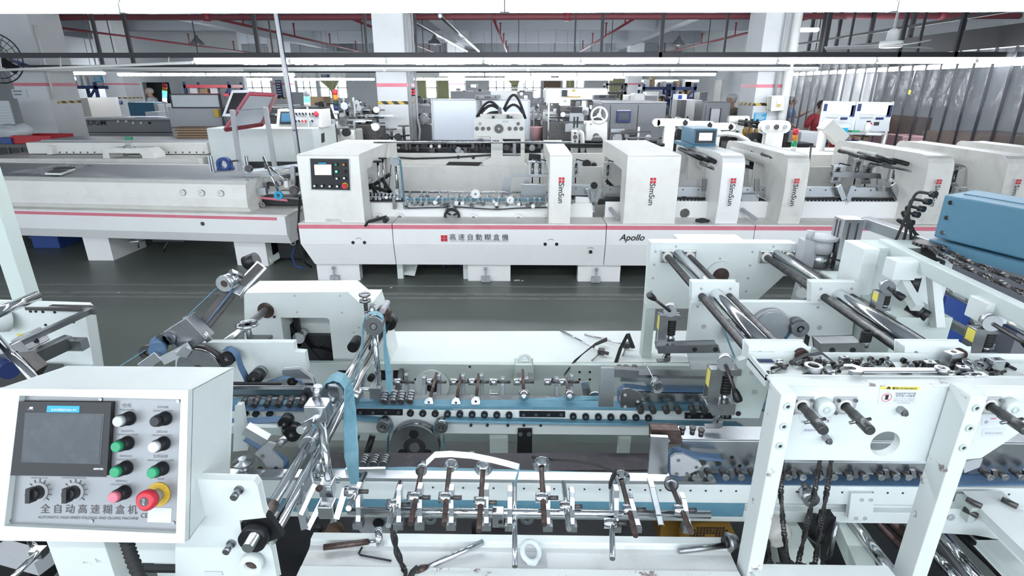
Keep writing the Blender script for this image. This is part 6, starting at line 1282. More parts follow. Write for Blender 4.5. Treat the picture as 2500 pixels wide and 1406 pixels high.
# bearings at the back ends of the two cross shafts, and the shafts
SA, SB = V((-.627, .98, .9)), V((-.645, 2.42, .9)); TA, TB = V((-.612, 1.05, .855)), V((-.62, 2.42, .855))
MB().cyl(SA, SB, .0135, n=20).build('cross_shaft', 'chrome', F); MB().cyl(SA.lerp(SB, .28), SA.lerp(SB, .5), .021, n=20).cyl(SA.lerp(SB, .27), SA.lerp(SB, .28), .026, n=20).build('shaft_sleeve', 'chrome', F)
MB().cyl(TA, TB, .0155, n=20).build('cross_shaft', 'chrome', F); MB().cyl(SA.lerp(SB, .06), SA.lerp(SB, .10), .0165, n=20).build('shaft_sleeve', 'rust', F)
MB().cyl(V((-.655, 1.5, .86)), V((-.66, 2.42, .86)), .009).build('cross_shaft', 'chrome', F)
MB().ring(SB - YA * .06, SB, .035, .014).build('bearing', 'rust', F); MB().ring(TB - YA * .05, TB, .035, .014).build('bearing', 'blacksteel', F)
# near side plate with the shaft bearing
NP = plate([(430, 1170), (618, 1175), (627, 1187), (641, 1250), (648, 1262), (583, 1269), (586, 1290), (592, 1315), (615, 1333), (655, 1330), (662, 1345), (676, 1420), (430, 1420)], 1.04, .022, 'white', 'near_side_plate', F, .002)
for px, py in ((585, 1194), (566, 1325)): k = MB(); c = at(px, py, y=1.04); k.cyl(c, c - YA * .006, .011, n=16).cyl(c - YA * .006, c - YA * .03, .0085, n=16); k.build('bolt', 'steel', NP)
c = V((-.636, 1.035, .885)); MB().ring(c - YA * .02, c + YA * .03, .033, .012).build('shaft_bearing', 'blacksteel', F); MB().cyl(c - YA * .035, c + YA * .02, .012).build('shaft_end', 'rust', F); MB().cbox(c + V((0, .02, 0)), (.045, 0, .02), (0, .008, 0), (-.015, 0, .035)).build('bearing_plate', 'blacksteel', F)
c = at(620, 1368, y=1.035); MB().ring(c - YA * .02, c, .027, .016).build('shaft_flange', 'white', NP); MB().cyl(c - YA * .01, c, .016).build('flange_bore', 'rust', NP)
q = at(500, 1404, y=1.038); MB().prism([q, q + V((.045, 0, 0)), q + V((.045, 0, .012)), q + V((0, 0, .012))], (0, -.001, 0)).build('arrow_sticker', 'paper', NP)
# front cover trough
cy0, cy1 = at(1200, 1304, z=.68).y, at(1200, 1322, z=.68).y; xa, xb = -.60, .60
MB().box(xa, xb, cy1, cy0, .668, .68).build('front_rim', 'white', F, .002)
cy2 = at(1200, 1388, z=.66).y
MB().prism([(xa, cy1 + .004, .678), (xa, cy1 - .006, .664), (xa, cy1 - .02, .660), (xa, cy2, .660), (xa, cy2, .652), (xa, cy1 + .004, .652)], (xb - xa, 0, 0)).build('front_trough', 'trough', F)
MB().box(xa, xb, cy2 - .05, cy2 - .001, .25, .664).build('front_beam', 'worn', F, .002)
# --- generic builders for lanes
def pulley(px, py, y, r, w, m='steel', par=F, hub='dsteel', name='pulley', spoke=False):
    c = at(px, py, y=y); p = MB().ring(c, c + YA * w, r, r * .45, 28).build(name, m, par); MB().cyl(c + YA * .004, c + YA * w, r * .47, n=16).build('hub', hub, p); MB().cyl(c - YA * .003, c + YA * .01, r * .22, n=10).build('axle', 'steel', p); return p
def beltp(pts, y, w, m='belt', th=.003, name='blue_belt', par=F, closed=False):
    P_ = [at(a[0], a[1], y=(a[2] if len(a) > 2 else y)) for a in pts]; return MB().belt(P_, (0, w / 2, 0), th, closed).build(name, m, par)
# rear lane
Y1 = 1.74
x0, x1 = -1.10, 1.60
MB().box(x0, x1, Y1, Y1 + .05, .688, .792).build('rear_lane_beam', 'white', F, .002)
MB().box(x0, x1, Y1 + .004, Y1 + .05, .794, .804).build('lane_belt', 'belt', F)
MB().box(x0, x1, Y1 + .052, Y1 + .09, .79, .80).build('lane_strip', 'steel', F)
px = 1003.0
def rollers(seq, y, z=None, r=.0125, m='blacksteel', name='roller', py=1006):
    for q in seq:
        c = at(q, py + (q - 1000) * .02, y=y); k = MB().ring(c - YA * .012, c + YA * .0, r, r * .5, 16).build(name, m, F); MB().cyl(c - YA * .010, c, r * .5, n=8).build('axle', 'steel', k)
rollers([1003 + 30 * i for i in range(9)] + [1399 + 30.5 * i for i in range(7)], Y1)
for a_, b_, py in ((870, 983, 1006), (1268, 1380, 1011), (1672, 1785, 1015)):
    s_ = plate([(a_, py - 7), (b_, py - 6), (b_, py + 8), (a_, py + 7)], Y1 - .004, .004, 'blacksteel', 'joint_plate', F)
    for k in range(4): on(a_ + 10 + (b_ - a_ - 20) / 3 * k, py + 1, Y1 - .004, .006, .003, 'steel', 'screw', s_, 10, ri=.002)
beltp([(1064, 1052), (1060, 1040), (1066, 1028), (1078, 1023), (1200, 1026), (1400, 1030), (1600, 1032), (1700, 1034), (1800, 1036), (1818, 1046)], Y1 - .02, .035, 'belt')
beltp([(830, 1015), (900, 1022), (945, 1026), (954, 1034), (958, 1046), (948, 1062), (946, 1100)], Y1 - .02, .035, 'belt')
pulley(935, 1044, Y1 - .05, .0245, .04); pulley(1077, 1045, Y1 - .05, .0225, .04)
pw = pulley(1012, 1092, Y1 - .05, .092, .04, 'steel'); 
for an in (1.57, 3.7, 5.7): c = at(1012, 1092, y=Y1 - .053) + V((math.cos(an) * .055, 0, math.sin(an) * .055)); MB().cyl(c, c + YA * .002, .017).build('lightening_hole', 'black', pw)
beltp([(946, 1100), (944, 1130), (950, 1165)], Y1 - .02, .035); beltp([(1082, 1066), (1085, 1090), (1080, 1125)], Y1 - .02, .035)
for px in (1150, 1190, 1240, 1279, 1320): on(px, 1036, Y1, .005, .01, 'dsteel', 'stop_pin', n=8)
plate([(1264, 1048), (1299, 1048), (1299, 1115), (1262, 1115)], Y1 - .01, .03, 'blacksteel', 'bracket_block', F)
for px in (1271, 1291): on(px, 1057, Y1 - .01, .008, .01, 'steel', 'bolt')
for a_, b_ in ((1196, 1240), (1510, 1538)): MB().box(at(a_, 1080, y=1.78).x, at(b_, 1080, y=1.78).x, 1.77, 1.80, .2, .69).build('cross_member', 'mint', F)
MB().box(at(1145, 1090, y=1.6).x, at(1156, 1090, y=1.6).x, 1.6, 1.62, .3, .70).build('flat_bar', 'alu', F)
for px in (872, 910): a_ = at(px, 1062, y=1.75); MB().cyl(a_, a_ + V((-.03, -.03, -.09)), .012).build('plug', 'black', F)
MB().box(-1.1, 1.5, 1.45, 1.9, .10, .30).build('sump', 'blacksteel', F)
# rear holder rail and holders
YR = 1.86; zr_ = at(1200, 973, y=YR).z
MB().cyl((at(960, 970, y=YR).x, YR, zr_), (at(1520, 970, y=YR).x, YR, zr_), .0095, n=16).build('holder_rail', 'chrome', F)
def rear_holder(px, blade=True, wheel=None, kind='drum', top=915, rodtop=None, collar=True):
    x = at(px, 970, y=YR).x; h = thing('x', 'x', 'x') if False else None
    m = MB(); zt = at(px, top, y=YR + .03).z
    prf = [(YR - .012, zr_ - .014), (YR + .014, zr_ - .014), (YR + .045, zr_ + .04), (YR + .045, zt), (YR + .025, zt), (YR + .02, zr_ + .045), (YR - .012, zr_ + .014)]
    m.prism([(x - .007, a, b) for a, b in prf], (.014, 0, 0)); hd = m.build('roller_holder', 'alu', F, .0015)
    if collar:
        cx = at(px - 22, 932, y=YR + .02); MB().cyl(cx - XA * .014, cx + XA * .014, .0135).build('collar', 'chrome', hd); MB().cyl(cx + XA * .014, cx + XA * .065, .006, n=8).build('screw', 'dsteel', hd)
        if rodtop: MB().cyl(at(*rodtop, y=YR + .04), at(*wheel, y=Y1 + .03) if wheel else cx, .0065, n=10).build('rod', 'rust', hd)
    if wheel:
        c = at(*wheel, y=Y1 + .03); ax = V((0, -1, .25)).normalized()
        if kind == 'drum': MB().ring(c - ax * .014, c + ax * .012, .0165, .005, 24).build('pressing_wheel', 'chrome', hd)
        else: MB().lathe(c - ax * .02, ax, [(0, .02), (.014, .022), (.03, .011), (.032, .006)], 24).build('pressing_wheel', 'chrome', hd)
    return hd
rear_holder(1035, collar=False, top=920); rear_holder(1071, wheel=(1048, 980), rodtop=(1066, 911)); rear_holder(1130, wheel=(1114, 981), rodtop=(1125, 916)); rear_holder(1175, wheel=(1162, 978), rodtop=(1169, 914))
rear_holder(1227, collar=True, top=922); rear_holder(1285, wheel=(1279, 966), kind='cone', rodtop=(1276, 903), top=922); rear_holder(1359, rodtop=(1348, 925), top=922); rear_holder(1395, wheel=(1391, 966), kind='cone', rodtop=(1381, 922), top=916)
c = at(1206, 966, y=YR); MB().cbox(c, (.016, 0, 0), (0, .016, 0), (0, 0, .02)).build('rail_clamp', 'alu', F, .002)
c = at(1452, 970, y=YR - .02); MB().cyl(c, c - YA * .012, .028, n=28).cyl(c - YA * .012, c - YA * .02, .01).build('guide_disc', 'chrome', F); MB().bar(at(1427, 932, y=YR), at(1437, 977, y=YR), .004, .03, XA).build('blade', 'alu', F)
rear_holder(992, wheel=None, top=914, rodtop=None); MB().cyl(at(968, 975, y=1.9), at(980, 905, y=2.4), .014).build('dark_rod', 'blacksteel', F); 
for px in (838, 930, 973): bb = plate([(px - 13, 905), (px + 13, 905), (px + 13, 928), (px - 13, 928)], yk - .006, .006, 'blacksteel', 'flange_plate', F); on(px, 917, yk - .006, .018, .01, 'black', 'bearing', bb)
on(908, 918, yk, .016, .03, 'black', 'plug')
# bank of four ribbed rollers on the rear lane, four on the front lane
for px in (937, 958, 978, 1000):
    c = at(px, 981, y=Y1 - .005); k = MB(); 
    for j in range(4): k.cyl(c + V((0, .012 * j, .004 * j)), c + V((0, .012 * j + .009, .004 * j + .003)), .0135, n=18)
    o_ = k.build('ribbed_roller', 'steel', F); MB().cyl(c - YA * .003, c + YA * .05, .006).build('axle', 'rust', o_)
MB().bar(at(930, 965, y=Y1 + .05), at(1012, 966, y=Y1 + .05), .012, .008).build('roller_carrier', 'alu', F)
# twisted belt on the rear lane
MB().belt([at(865, 987, y=1.76), at(1000, 991, y=1.76), at(1130, 994, y=1.76), at(1250, 989, y=1.78), at(1350, 984, y=1.79), at(1465, 978, y=1.8)], [V((0, .02, 0)), V((0, .02, 0)), V((0, .02, 0)), V((0, .014, .014)), V((0, .01, .018)), V((0, .0, .02))], .003).build('blue_belt', 'beltl', F)
# upper carriers right of the rear lane
def carrier(x0p, x1p, top, bot, y, m='alu', name='upper_carrier', bevel=.002): return plate([(x0p, top[0]), (x1p, top[1]), (x1p, bot[1]), (x0p, bot[0])], y, .03, m, name, F, bevel)
c = plate([(1468, 899), (1500, 899), (1498, 993), (1461, 993)], 1.72, .012, 'alu', 'guide_upright', F); plate([(1468, 899), (1560, 905), (1560, 921), (1468, 920)], 1.75, .025, 'steel', 'guide_bracket', F)
plate([(1520, 914), (1790, 922), (1790, 960), (1590, 957), (1574, 932), (1516, 930)], 1.80, .03, 'alu', 'upper_carrier', F, .002); slab([(1500, 900), (1800, 905), (1800, 920), (1500, 914)], at(1600, 914, y=1.8).z + .003, .012, 'steel', 'carrier_top', F)
for px in (1528, 1549, 1512): c = at(px, 897, y=1.84); MB().cyl(c - ZA * .02, c, .008, n=10).cyl(c, c + ZA * .008, .010, n=10).build('socket_bolt', 'dsteel', F)
plate([(1560, 960), (1800, 963), (1800, 984), (1565, 982)], 1.77, .02, 'alu', 'lower_carrier', F, .002)
tri = plate([(1517, 962), (1523, 953), (1536, 951), (1570, 966), (1574, 974), (1566, 982), (1536, 1001), (1528, 1003), (1517, 1000)], 1.745, .01, 'steel', 'end_plate', F, .002)
for px, py in ((1526, 964), (1526, 993), (1557, 980)): on(px, py, 1.745, .006, .002, 'lgrey', 'rivet', tri, 10)
beltp([(1800, 953), (1600, 951), (1545, 943), (1525, 942), (1512, 950), (1509, 962), (1510, 992), (1516, 1001), (1530, 1004), (1600, 1005), (1830, 1008)], 1.79, .03, 'beltb')
on(1606, 950, 1.73, .022, .0, 'steel', 'x') if False else None
k = pulley(1606, 948, 1.72, .021, .05, 'chrome', name='idler'); pulley(1790, 940, 1.74, .017, .04, 'chrome', name='idler')
for x_, n_r in ((1561, 0), (1591, 0), (1623, 0), (1652, 0), (1687, 0), (1715, 0)): on(x_, 994, 1.74, .0115, .03, 'dsteel', 'pressing_roller', n=14); 
for x_ in (1576, 1638, 1701): plate([(x_ - 6, 985), (x_ + 6, 985), (x_ + 4, 1000), (x_ - 4, 1000)], 1.73, .01, 'steel', 'roller_link', F)
# --- front lane
Y2 = 1.38
x1f = at(2330, 1200, y=Y2).x
MB().box(-1.0, 1.72, Y2, Y2 + .04, .695, .762).build('front_lane_beam', 'white', F, .002); MB().box(-1.0, 1.72, Y2 + .006, Y2 + .04, .618, .66).build('front_lane_lower_beam', 'white', F, .002); MB().box(-1.0, 1.72, Y2 + .03, Y2 + .05, .64, .70).build('lane_web', 'white', F)
MB().box(-.9, .70, Y2 + .004, Y2 + .04, .640, .694).build('return_belt', 'belt', F)
MB().box(-.95, .60, Y2 + .002, Y2 + .04, .764, .774).build('lane_strip', 'alu', F)
MB().belt([at(560, 1162, y=1.44), at(700, 1158, y=1.44), at(1000, 1151, y=1.43), at(1250, 1158, y=1.43), at(1500, 1166, y=1.42), at(1660, 1171, y=1.42), at(1830, 1190, y=1.42), at(1960, 1204, y=1.42)], [V((0, .022, 0))] * 6 + [V((0, .015, .012)), V((0, .004, .016))], .003).build('blue_belt', 'beltl', F)
for i in range(44):
    px = 1020 + i * 37.0
    if px > 2480: break
    on(px, 1189 + (px - 1000) * .012, Y2, .0035, .001, 'dsteel', 'screw', n=8)
MB().cyl(at(2020, 1222, y=1.33), at(2010, 1215, y=1.40), .0) if False else None
pulley(1982, 1222, 1.34, .024, .05, 'alu', name='end_roller')
bk = plate([(2080, 1205), (2133, 1205), (2129, 1268), (2072, 1268)], Y2 - .015, .015, 'white', 'joint_block', F, .002)
for px, py in ((2104, 1220), (2126, 1220), (2090, 1265), (2112, 1265)): on(px, py, Y2 - .015, .006, .002, 'lgrey', 'bolt', bk, 12, ri=.003)
# dark flat belt between the lanes
slab([(800, 1105), (1320, 1106), (1600, 1106), (1600, 1146), (1320, 1148), (800, 1145)], .72, .006, 'beltk', 'dark_belt', F)
# front holder rail + holders
YF = 1.20; zf = at(1200, 1250, y=YF).z
MB().cyl((at(850, 1245, y=YF).x, YF, zf), (at(1735, 1245, y=YF).x, YF, zf), .0105, n=18).build('holder_rail', 'chrome', F)
def front_holder(px, rod=None, wheel=None, kind='drum', top=1195, side=-1, long=False, m='rust', collar=True, lean=0):
    x = at(px, 1245, y=YF).x; m1 = MB(); zt = at(px, top, y=YF + .02).z
    prf = [(YF - .028, zf - .03), (YF + .012, zf - .03), (YF + .016, zf + .01), (YF + .028, zf + .05), (YF + .03, zt), (YF + .006, zt), (YF + .002, zf + .05), (YF - .01, zf + .02), (YF - .014, zf - .004)]
    m1.prism([(x - .0065 + (b - zf) * lean, a, b) for a, b in prf], (.013, 0, 0)); hd = m1.build('roller_holder', 'alu', F, .0012)
    MB().box(x - .013, x + .013, YF - .032, YF - .006, zf - .036, zf - .018).build('shoe', 'alu', hd)
    if collar and rod:
        A_, B_ = at(*rod[0], y=1.33), at(*rod[1], y=1.10 if not long else 1.06); 
        MB().cyl(A_, B_, .0072, n=12).build('rod', m, hd)
        mid = A_.lerp(B_, .55); cx = V((x + side * .022, mid.y, mid.z)); MB().cyl(V((min(cx.x, mid.x) - .012, mid.y, mid.z)), V((x - side * .0, mid.y, mid.z)), .0145, n=18).build('collar', 'chrome', hd); MB().cyl(V((x, mid.y, mid.z)), V((x - side * .028, mid.y, mid.z)), .006, n=8).build('screw', 'dsteel', hd)
        if wheel:
            c = at(*wheel, y=1.345); ax = (B_ - A_).normalized()
            if kind == 'drum': MB().ring(c - ax * .012, c + ax * .018, .0165, .008, 24).build('pressing_wheel', 'chrome', hd)
            elif kind == 'cup': MB().lathe(c - ax * .016, ax, [(0, .012), (.004, .021), (.01, .021), (.012, .017), (.024, .012), (.03, .010)], 26).build('pressing_wheel', 'chrome', hd)
            elif kind == 'dish': MB().lathe(c - ax * .02, ax, [(0, .010), (.008, .026), (.013, .027), (.018, .017), (.032, .014)], 26).build('pressing_wheel', 'chrome', hd)
            else: MB().lathe(c - ax * .02, ax, [(0, .011), (.026, .021), (.034, .021), (.038, .014)], 26).build('pressing_wheel', 'steel', hd)
    return hd
front_holder(878, ((892, 1156), (851, 1241)), top=1182, m='chrome'); front_holder(976, ((977, 1177), (948, 1283)), top=1188, m='chrome')
front_holder(1027, ((1030, 1145), (1002, 1279)), (1030, 1142), 'drum', 1183); front_holder(1103, ((1097, 1145), (1084, 1280)), (1101, 1140), 'cup', 1187); front_holder(1188, ((1179, 1152), (1169, 1296)), (1180, 1148), 'dish', 1185)
front_holder(1245, ((1256, 1180), (1257, 1383)), top=1190, m='chrome', long=True, side=1); front_holder(1337, ((1322, 1145), (1329, 1281)), (1323, 1138), 'dish', 1191); front_holder(1396, ((1376, 1178), (1389, 1291)), top=1193, m='chrome')
front_holder(1503, ((1493, 1186), (1495, 1364)), top=1188, m='chrome', long=True); front_holder(1552, ((1518, 1176), (1552, 1308)), (1517, 1171), 'dish', 1216, lean=-.3); front_holder(1676, ((1640, 1187), (1688, 1300)), (1637, 1178), 'cone', 1207, lean=-.2)
m = MB(); x = at(1613, 1245, y=YF).x; m.prism([(x - .008, YF - .02, zf - .02), (x - .008, YF + .02, zf - .02), (x - .03, YF + .06, zf + .07), (x - .03, YF + .02, zf + .07)], (.016, 0, 0)); m.build('plain_block', 'steel', F, .002)
c = at(1216, 1262, y=YF - .01); b_ = MB().cbox(c, (.0155, 0, 0), (0, .014, 0), (0, 0, .024)).build('rail_clamp', 'alu', F, .002); on(1222, 1273, YF - .024, .006, .003, 'black', 'clamp_screw', b_, 10)
for px, py in ((1049, 1268), (1287, 1268)): c = at(px, py, y=1.42); MB().ring(c, c + YA * .03, .022, .011).build('return_roller', 'alu', F)
f = on(925, 1262, 1.45, .075, .02, 'lgrey', 'large_pulley', F, 32); on(924, 1276, 1.428, .018, .004, 'black', 'lightening_hole', f)
on(820, 1288, 1.45, .028, .03, 'wood', 'motor_end'); on(777, 1288, 1.45, .016, .03, 'black', 'motor_end')
# motor with perforated guard under the lane
c = at(1730, 1325, y=1.45); mo = MB().cyl(c, c + YA * .12, .092, n=32).build('motor', 'fan', F); k = MB()
for i in range(-7, 8):
    for j in range(-2, 7):
        if .035 ** 2 < (i * .0105) ** 2 + (j * .0105) ** 2 < .078 ** 2: k.cbox(c + V((i * .0105, -.001, j * .0105)), (.0036, 0, 0), (0, .001, 0), (0, 0, .0036))
k.build('guard_holes', 'rust', mo); c2 = at(1655, 1300, y=1.5); MB().box(c2.x - .06, c2.x + .03, 1.5, 1.65, c2.z - .05, c2.z + .05).build('motor_body', 'fan', mo)
# belt tower on the rear lane (left)
TW = thing('belt_tower', 'slender chrome belt tower with a blue belt over its top pulley beside the square hood', 'belt tower', at(925, 975, y=1.75))
c = at(912, 797, y=1.74); pw = MB().ring(c, c + YA * .012, .034, .009, 32).build('top_pulley', 'steel', TW); MB().cyl(c + YA * .012, c + YA * .04, .031, n=28).build('pulley_rim', 'steel', pw); MB().cyl(c - YA * .004, c + YA * .05, .009).build('axle', 'chrome', pw); MB().ring(c - YA * .001, c + YA * .01, .014, .009).build('bearing', 'rust', pw)
MB().cyl(at(914, 800, y=1.79), at(927, 960, y=1.79), .0105).build('post', 'chrome', TW)
MB().belt([at(861, 945, y=1.78), at(884, 850, y=1.77), at(887, 790, y=1.77), at(893, 772, y=1.77), at(905, 763, y=1.77), at(920, 763, y=1.77), at(933, 773, y=1.77), at(938, 790, y=1.77), at(940, 850, y=1.77), at(948, 905, y=1.77), at(951, 964, y=1.77)], [V((0, .012, 0))] * 8 + [V((0.003, .01, 0)), V((.009, .008, 0)), V((.012, 0, 0))], .0025).build('blue_belt', 'beltl', TW)
MB().cbox(at(919, 955, y=1.78), (.021, 0, 0), (0, .018, 0), (0, 0, .024)).build('base_block', 'alu', TW, .002); MB().cyl(at(862, 948, y=1.79), at(915, 952, y=1.79), .007).build('cross_rod', 'chrome', TW)
c = at(861, 975, y=1.74); MB().ring(c, c + V((0.01, .04, .01)), .022, .01).build('lower_pulley', 'alu', TW)
MB().bar(at(878, 965, y=1.83), at(893, 915, y=1.9), .012, .01, YA).build('link', 'alu', TW)
# near belt tower with wide belt
TN = thing('belt_tower', 'near chrome belt tower carrying a wide light blue belt right of the control box', 'belt tower', at(800, 1220, y=1.2))
c = at(812, 960, y=1.42); pw = MB().cyl(c, c + YA * .06, .030, n=32).build('top_pulley', 'chrome', TN); MB().ring(c - YA * .004, c, .034, .012, 32).build('rim', 'chrome', pw)
MB().belt([at(772, 1132, y=1.44), at(772, 1040, y=1.44), at(785, 965, y=1.44), at(791, 940, y=1.44), at(802, 925, y=1.44), at(820, 918, y=1.44), at(836, 923, y=1.44), at(848, 938, y=1.44), at(852, 965, y=1.44), at(855, 1040, y=1.43), at(858, 1110, y=1.40), at(866, 1182, y=1.36)], [V((0, .026, 0))] * 8 + [V((.006, .026, 0)), V((.014, .02, 0)), V((.02, .008, 0)), V((.013, 0, 0))], .003).build('wide_blue_belt', 'beltl', TN)
MB().cbox(at(778, 1000, y=1.36), (.032, 0, 0), (0, .026, 0), (0, 0, .026)).build('head_block', 'alu', TN, .003)
MB().cyl(at(772, 975, y=1.38), at(776, 942, y=1.38), .0125).build('post_top', 'chrome', TN); MB().cyl(at(782, 1010, y=1.36), at(803, 1172, y=1.25), .012).build('post', 'chrome', TN)
MB().cyl(at(800, 1000, y=1.40), at(733, 1050, y=1.24), .0115).build('cross_rod', 'chrome', TN)
MB().cbox(at(800, 1190, y=1.24), (.018, 0, 0), (0, .02, 0), (0, 0, .022)).build('base_block', 'alu', TN, .003); MB().cbox(at(800, 1240, y=1.19), (.02, 0, 0), (0, .02, 0), (0, 0, .02)).build('rail_block', 'alu', TN, .003)
MB().cyl(at(806, 1200, y=1.24), at(815, 1275, y=1.19), .009).build('lower_rod', 'chrome', TN)
for py in (1188, 1245): c = at(783, py, y=1.21); MB().cyl(c, c + V((-.004, -.012, 0)), .008, n=10).build('set_screw', 'rust', TN)
c = at(768, 1140, y=1.42); MB().ring(c - YA * .02, c + V((.008, .03, .01)), .024, .009).build('lower_pulley', 'alu', TN)
for a_, b_, w in (((732, 1215), (748, 1290), .02), ((770, 1180), (735, 1255), .012), ((845, 1190), (822, 1265), .016), ((790, 1215), (752, 1290), .014)): MB().bar(at(*a_, y=1.22), at(*b_, y=1.18), w, w, YA).build('link_bar', 'alu', TN)
MB().bar(at(722, 1228, y=1.2), at(765, 1160, y=1.28), .018, .018, YA).build('link_bar', 'chrome', TN); MB().cyl(at(738, 1160, y=1.3), at(830, 1172, y=1.3), .009).build('cross_pin', 'chrome', TN)
# four ribbed rollers, front lane
for px in (885, 911, 936):
    c = at(px, 1135, y=1.44); k = MB()
    for j in range(4): k.cyl(c + V((0, .011 * j, .0)), c + V((0, .011 * j + .008, 0)), .0125, n=18)
    k.build('ribbed_roller', 'steel', F)
MB().bar(at(845, 1152, y=1.40), at(942, 1150, y=1.40), .01, .026).build('roller_carrier', 'alu', F)
# --- left drive group behind the control box
P2 = plate([(430, 860), (466, 838), (715, 838), (718, 860), (742, 862), (749, 905), (749, 940), (430, 940)], 1.95, .03, 'white', 'drive_plate', F, .003)
c = at(495, 893, y=1.93); w_ = MB().ring(c, c - YA * .03, .085, .02, 36).build('drive_wheel', 'steel', F); MB().ring(c + YA * .005, c - YA * .012, .092, .08, 36).build('wheel_belt', 'dsteel', w_); MB().cyl(c - YA * .03, c, .02).build('hub', 'rust', w_)
pulley(553, 877, 1.89, .028, .04, 'blacksteel'); pulley(619, 927, 1.86, .027, .05, 'blacksteel'); c = at(630, 915, y=1.92); MB().cyl(c, c + YA * .03, .027).build('roller', 'alu', F); pulley(712, 933, 1.86, .018, .03, 'blacksteel')
beltp([(548, 852), (560, 850), (572, 856), (580, 868), (588, 895), (598, 915), (606, 935), (625, 948), (640, 940), (690, 922), (715, 917), (735, 925), (765, 955)], 1.88, .035, 'beltb')
plate([(690, 904), (730, 902), (760, 925), (768, 948), (755, 950), (735, 925), (690, 914)], 1.84, .02, 'alu', 'tension_arm', F, .002)
plate([(560, 952), (765, 952), (765, 985), (560, 985)], 1.80, .03, 'steel', 'upper_carrier', F, .002); plate([(560, 935), (690, 935), (676, 953), (560, 953)], 1.84, .01, 'dsteel', 'rack_plate', F)
plate([(745, 945), (757, 946), (775, 985), (760, 992), (733, 990), (726, 970)], 1.77, .01, 'steel', 'end_plate', F)
for px in (597, 626, 655, 684, 710, 739): c = at(px, 983, y=1.74); MB().cyl(c - YA * .02, c + V((0, .02, .01)), .0115, n=14).build('pressing_roller', 'dsteel', F)
for px in (611, 669, 725): plate([(px - 6, 974), (px + 6, 974), (px + 5, 990), (px - 5, 990)], 1.73, .012, 'steel', 'roller_link', F)
beltp([(560, 998), (800, 999)], 1.72, .02, 'beltb', .006)
for px in (600, 626, 1160 - 500): on(px, 1008, Y1, .012, .012, 'blacksteel', 'roller', n=14)
beltp([(560, 1030), (640, 1026), (700, 1022), (712, 1030), (715, 1045)], 1.66, .04, 'beltb'); pulley(693, 1036, 1.62, .022, .04, 'blacksteel'); pulley(711, 1062, 1.6, .028, .04, 'blacksteel')
MB().bar(at(560, 1045, y=1.62), at(690, 1050, y=1.62), .02, .03).build('bar', 'mint', F)
plate([(575, 990), (588, 990), (604, 1098), (570, 1101)], 1.5, .02, 'white', 'bracket_plate', F, .002)
MB().bar(at(600, 1045, y=1.46), at(652, 1075, y=1.46), .03, .03, YA).build('alu_block', 'alu', F)
beltp([(600, 1067), (640, 1092), (680, 1116), (699, 1130), (700, 1144), (690, 1152)], 1.47, .035, 'beltb')
tp = plate([(622, 1108), (655, 1080), (672, 1085), (662, 1100), (690, 1130), (690, 1150), (675, 1155), (655, 1145), (640, 1122)], 1.43, .008, 'lgrey', 'end_plate', F, .001)
for px, py in ((641, 1113), (628, 1122), (675, 1142)): on(px, py, 1.43, .006, .004, 'steel', 'screw', tp, 10)
for zz, rr_ in ((0, .03), (.018, .018), (.03, .032), (.045, .03)): pass
c = at(592, 1120, y=1.42); MB().lathe(c - ZA * .05, ZA, [(0, .026), (.008, .026), (.012, .014), (.03, .014), (.034, .03), (.042, .03), (.046, .012), (.052, .012)], 28).build('vertical_pulley', 'alu', F)
c = at(678, 1085, y=1.45); MB().cyl(c, c + V((.02, .02, .01)), .012).build('ring_nut', 'alu', F); on(636, 1144, 1.44, .01, .01, 'rust', 'nut')
plate([(560, 1165), (700, 1160), (700, 1175), (560, 1178)], 1.40, .02, 'steel', 'lane_strip', F)
# --- long slanting belt arm at the left
AR = thing('slanting_belt_drive', 'long slanting steel belt arm with pulleys reaching over the aisle behind the control box', 'belt arm', at(450, 870, y=1.9))
MB().bar(at(445, 862, y=1.85), at(574, 700, y=2.05), .045, .03, YA).build('lower_bar', 'dsteel', AR); 
c = at(547, 693, y=1.98); pw = MB().ring(c, c + YA * .01, .032, .014, 30).build('top_pulley', 'alu', AR); MB().cyl(c + YA * .01, c + V((.02, .045, .006)), .030, n=28).build('pulley_rim', 'alu', AR); MB().cyl(c + YA * .002, c + YA * .01, .015).build('pulley_bore', 'rust', AR)
MB().belt([at(530, 703, y=2.0), at(409, 818, y=1.9)], (0, .012, 0), .003).build('blue_belt', 'belt', AR); MB().belt([at(567, 710, y=2.0), at(462, 845, y=1.88)], (0, .012, 0), .004).build('blue_belt', 'beltb', AR); MB().belt([at(535, 676, y=2.0), at(550, 671, y=2.0), at(564, 678, y=2.0), at(569, 695, y=2.0), at(565, 712, y=2.0)], (0, .014, 0), .003).build('blue_belt', 'beltb', AR)
hb = MB().bar(at(570, 718, y=2.03), at(596, 680, y=2.08), .06, .05, YA).build('head_block', 'alu', AR, .003); MB().bar(at(578, 712, y=2.04), at(640, 646, y=2.12), .045, .02, YA).build('channel', 'alu', AR); MB().bar(at(590, 695, y=2.03), at(636, 648, y=2.1), .028, .012, YA).build('channel_web', 'dsteel', AR)
MB().bar(at(563, 662, y=2.0), at(592, 675, y=2.05), .016, .014, YA).build('lever', 'alu', AR); MB().bar(at(452, 773, y=1.9), at(462, 790, y=1.9), .016, .014, YA).build('lever', 'alu', AR)
c = at(600, 643, y=2.2); MB().cyl(c, c + V((.05, .0, .02)), .03).build('black_knob', 'black', AR)
MB().cbox(at(462, 812, y=1.88), (.05, 0, .03), (0, .03, 0), (-.03, 0, .045)).build('slide_block', 'steel', AR, .003)
for px, py, r, m_ in ((403, 828, .026, 'dsteel'), (420, 822, .024, 'steel'), (366, 858, .03, 'dsteel')): c = at(px, py, y=1.86); MB().ring(c - YA * .02, c + YA * .01, r, r * .4).build('pulley', m_, AR)
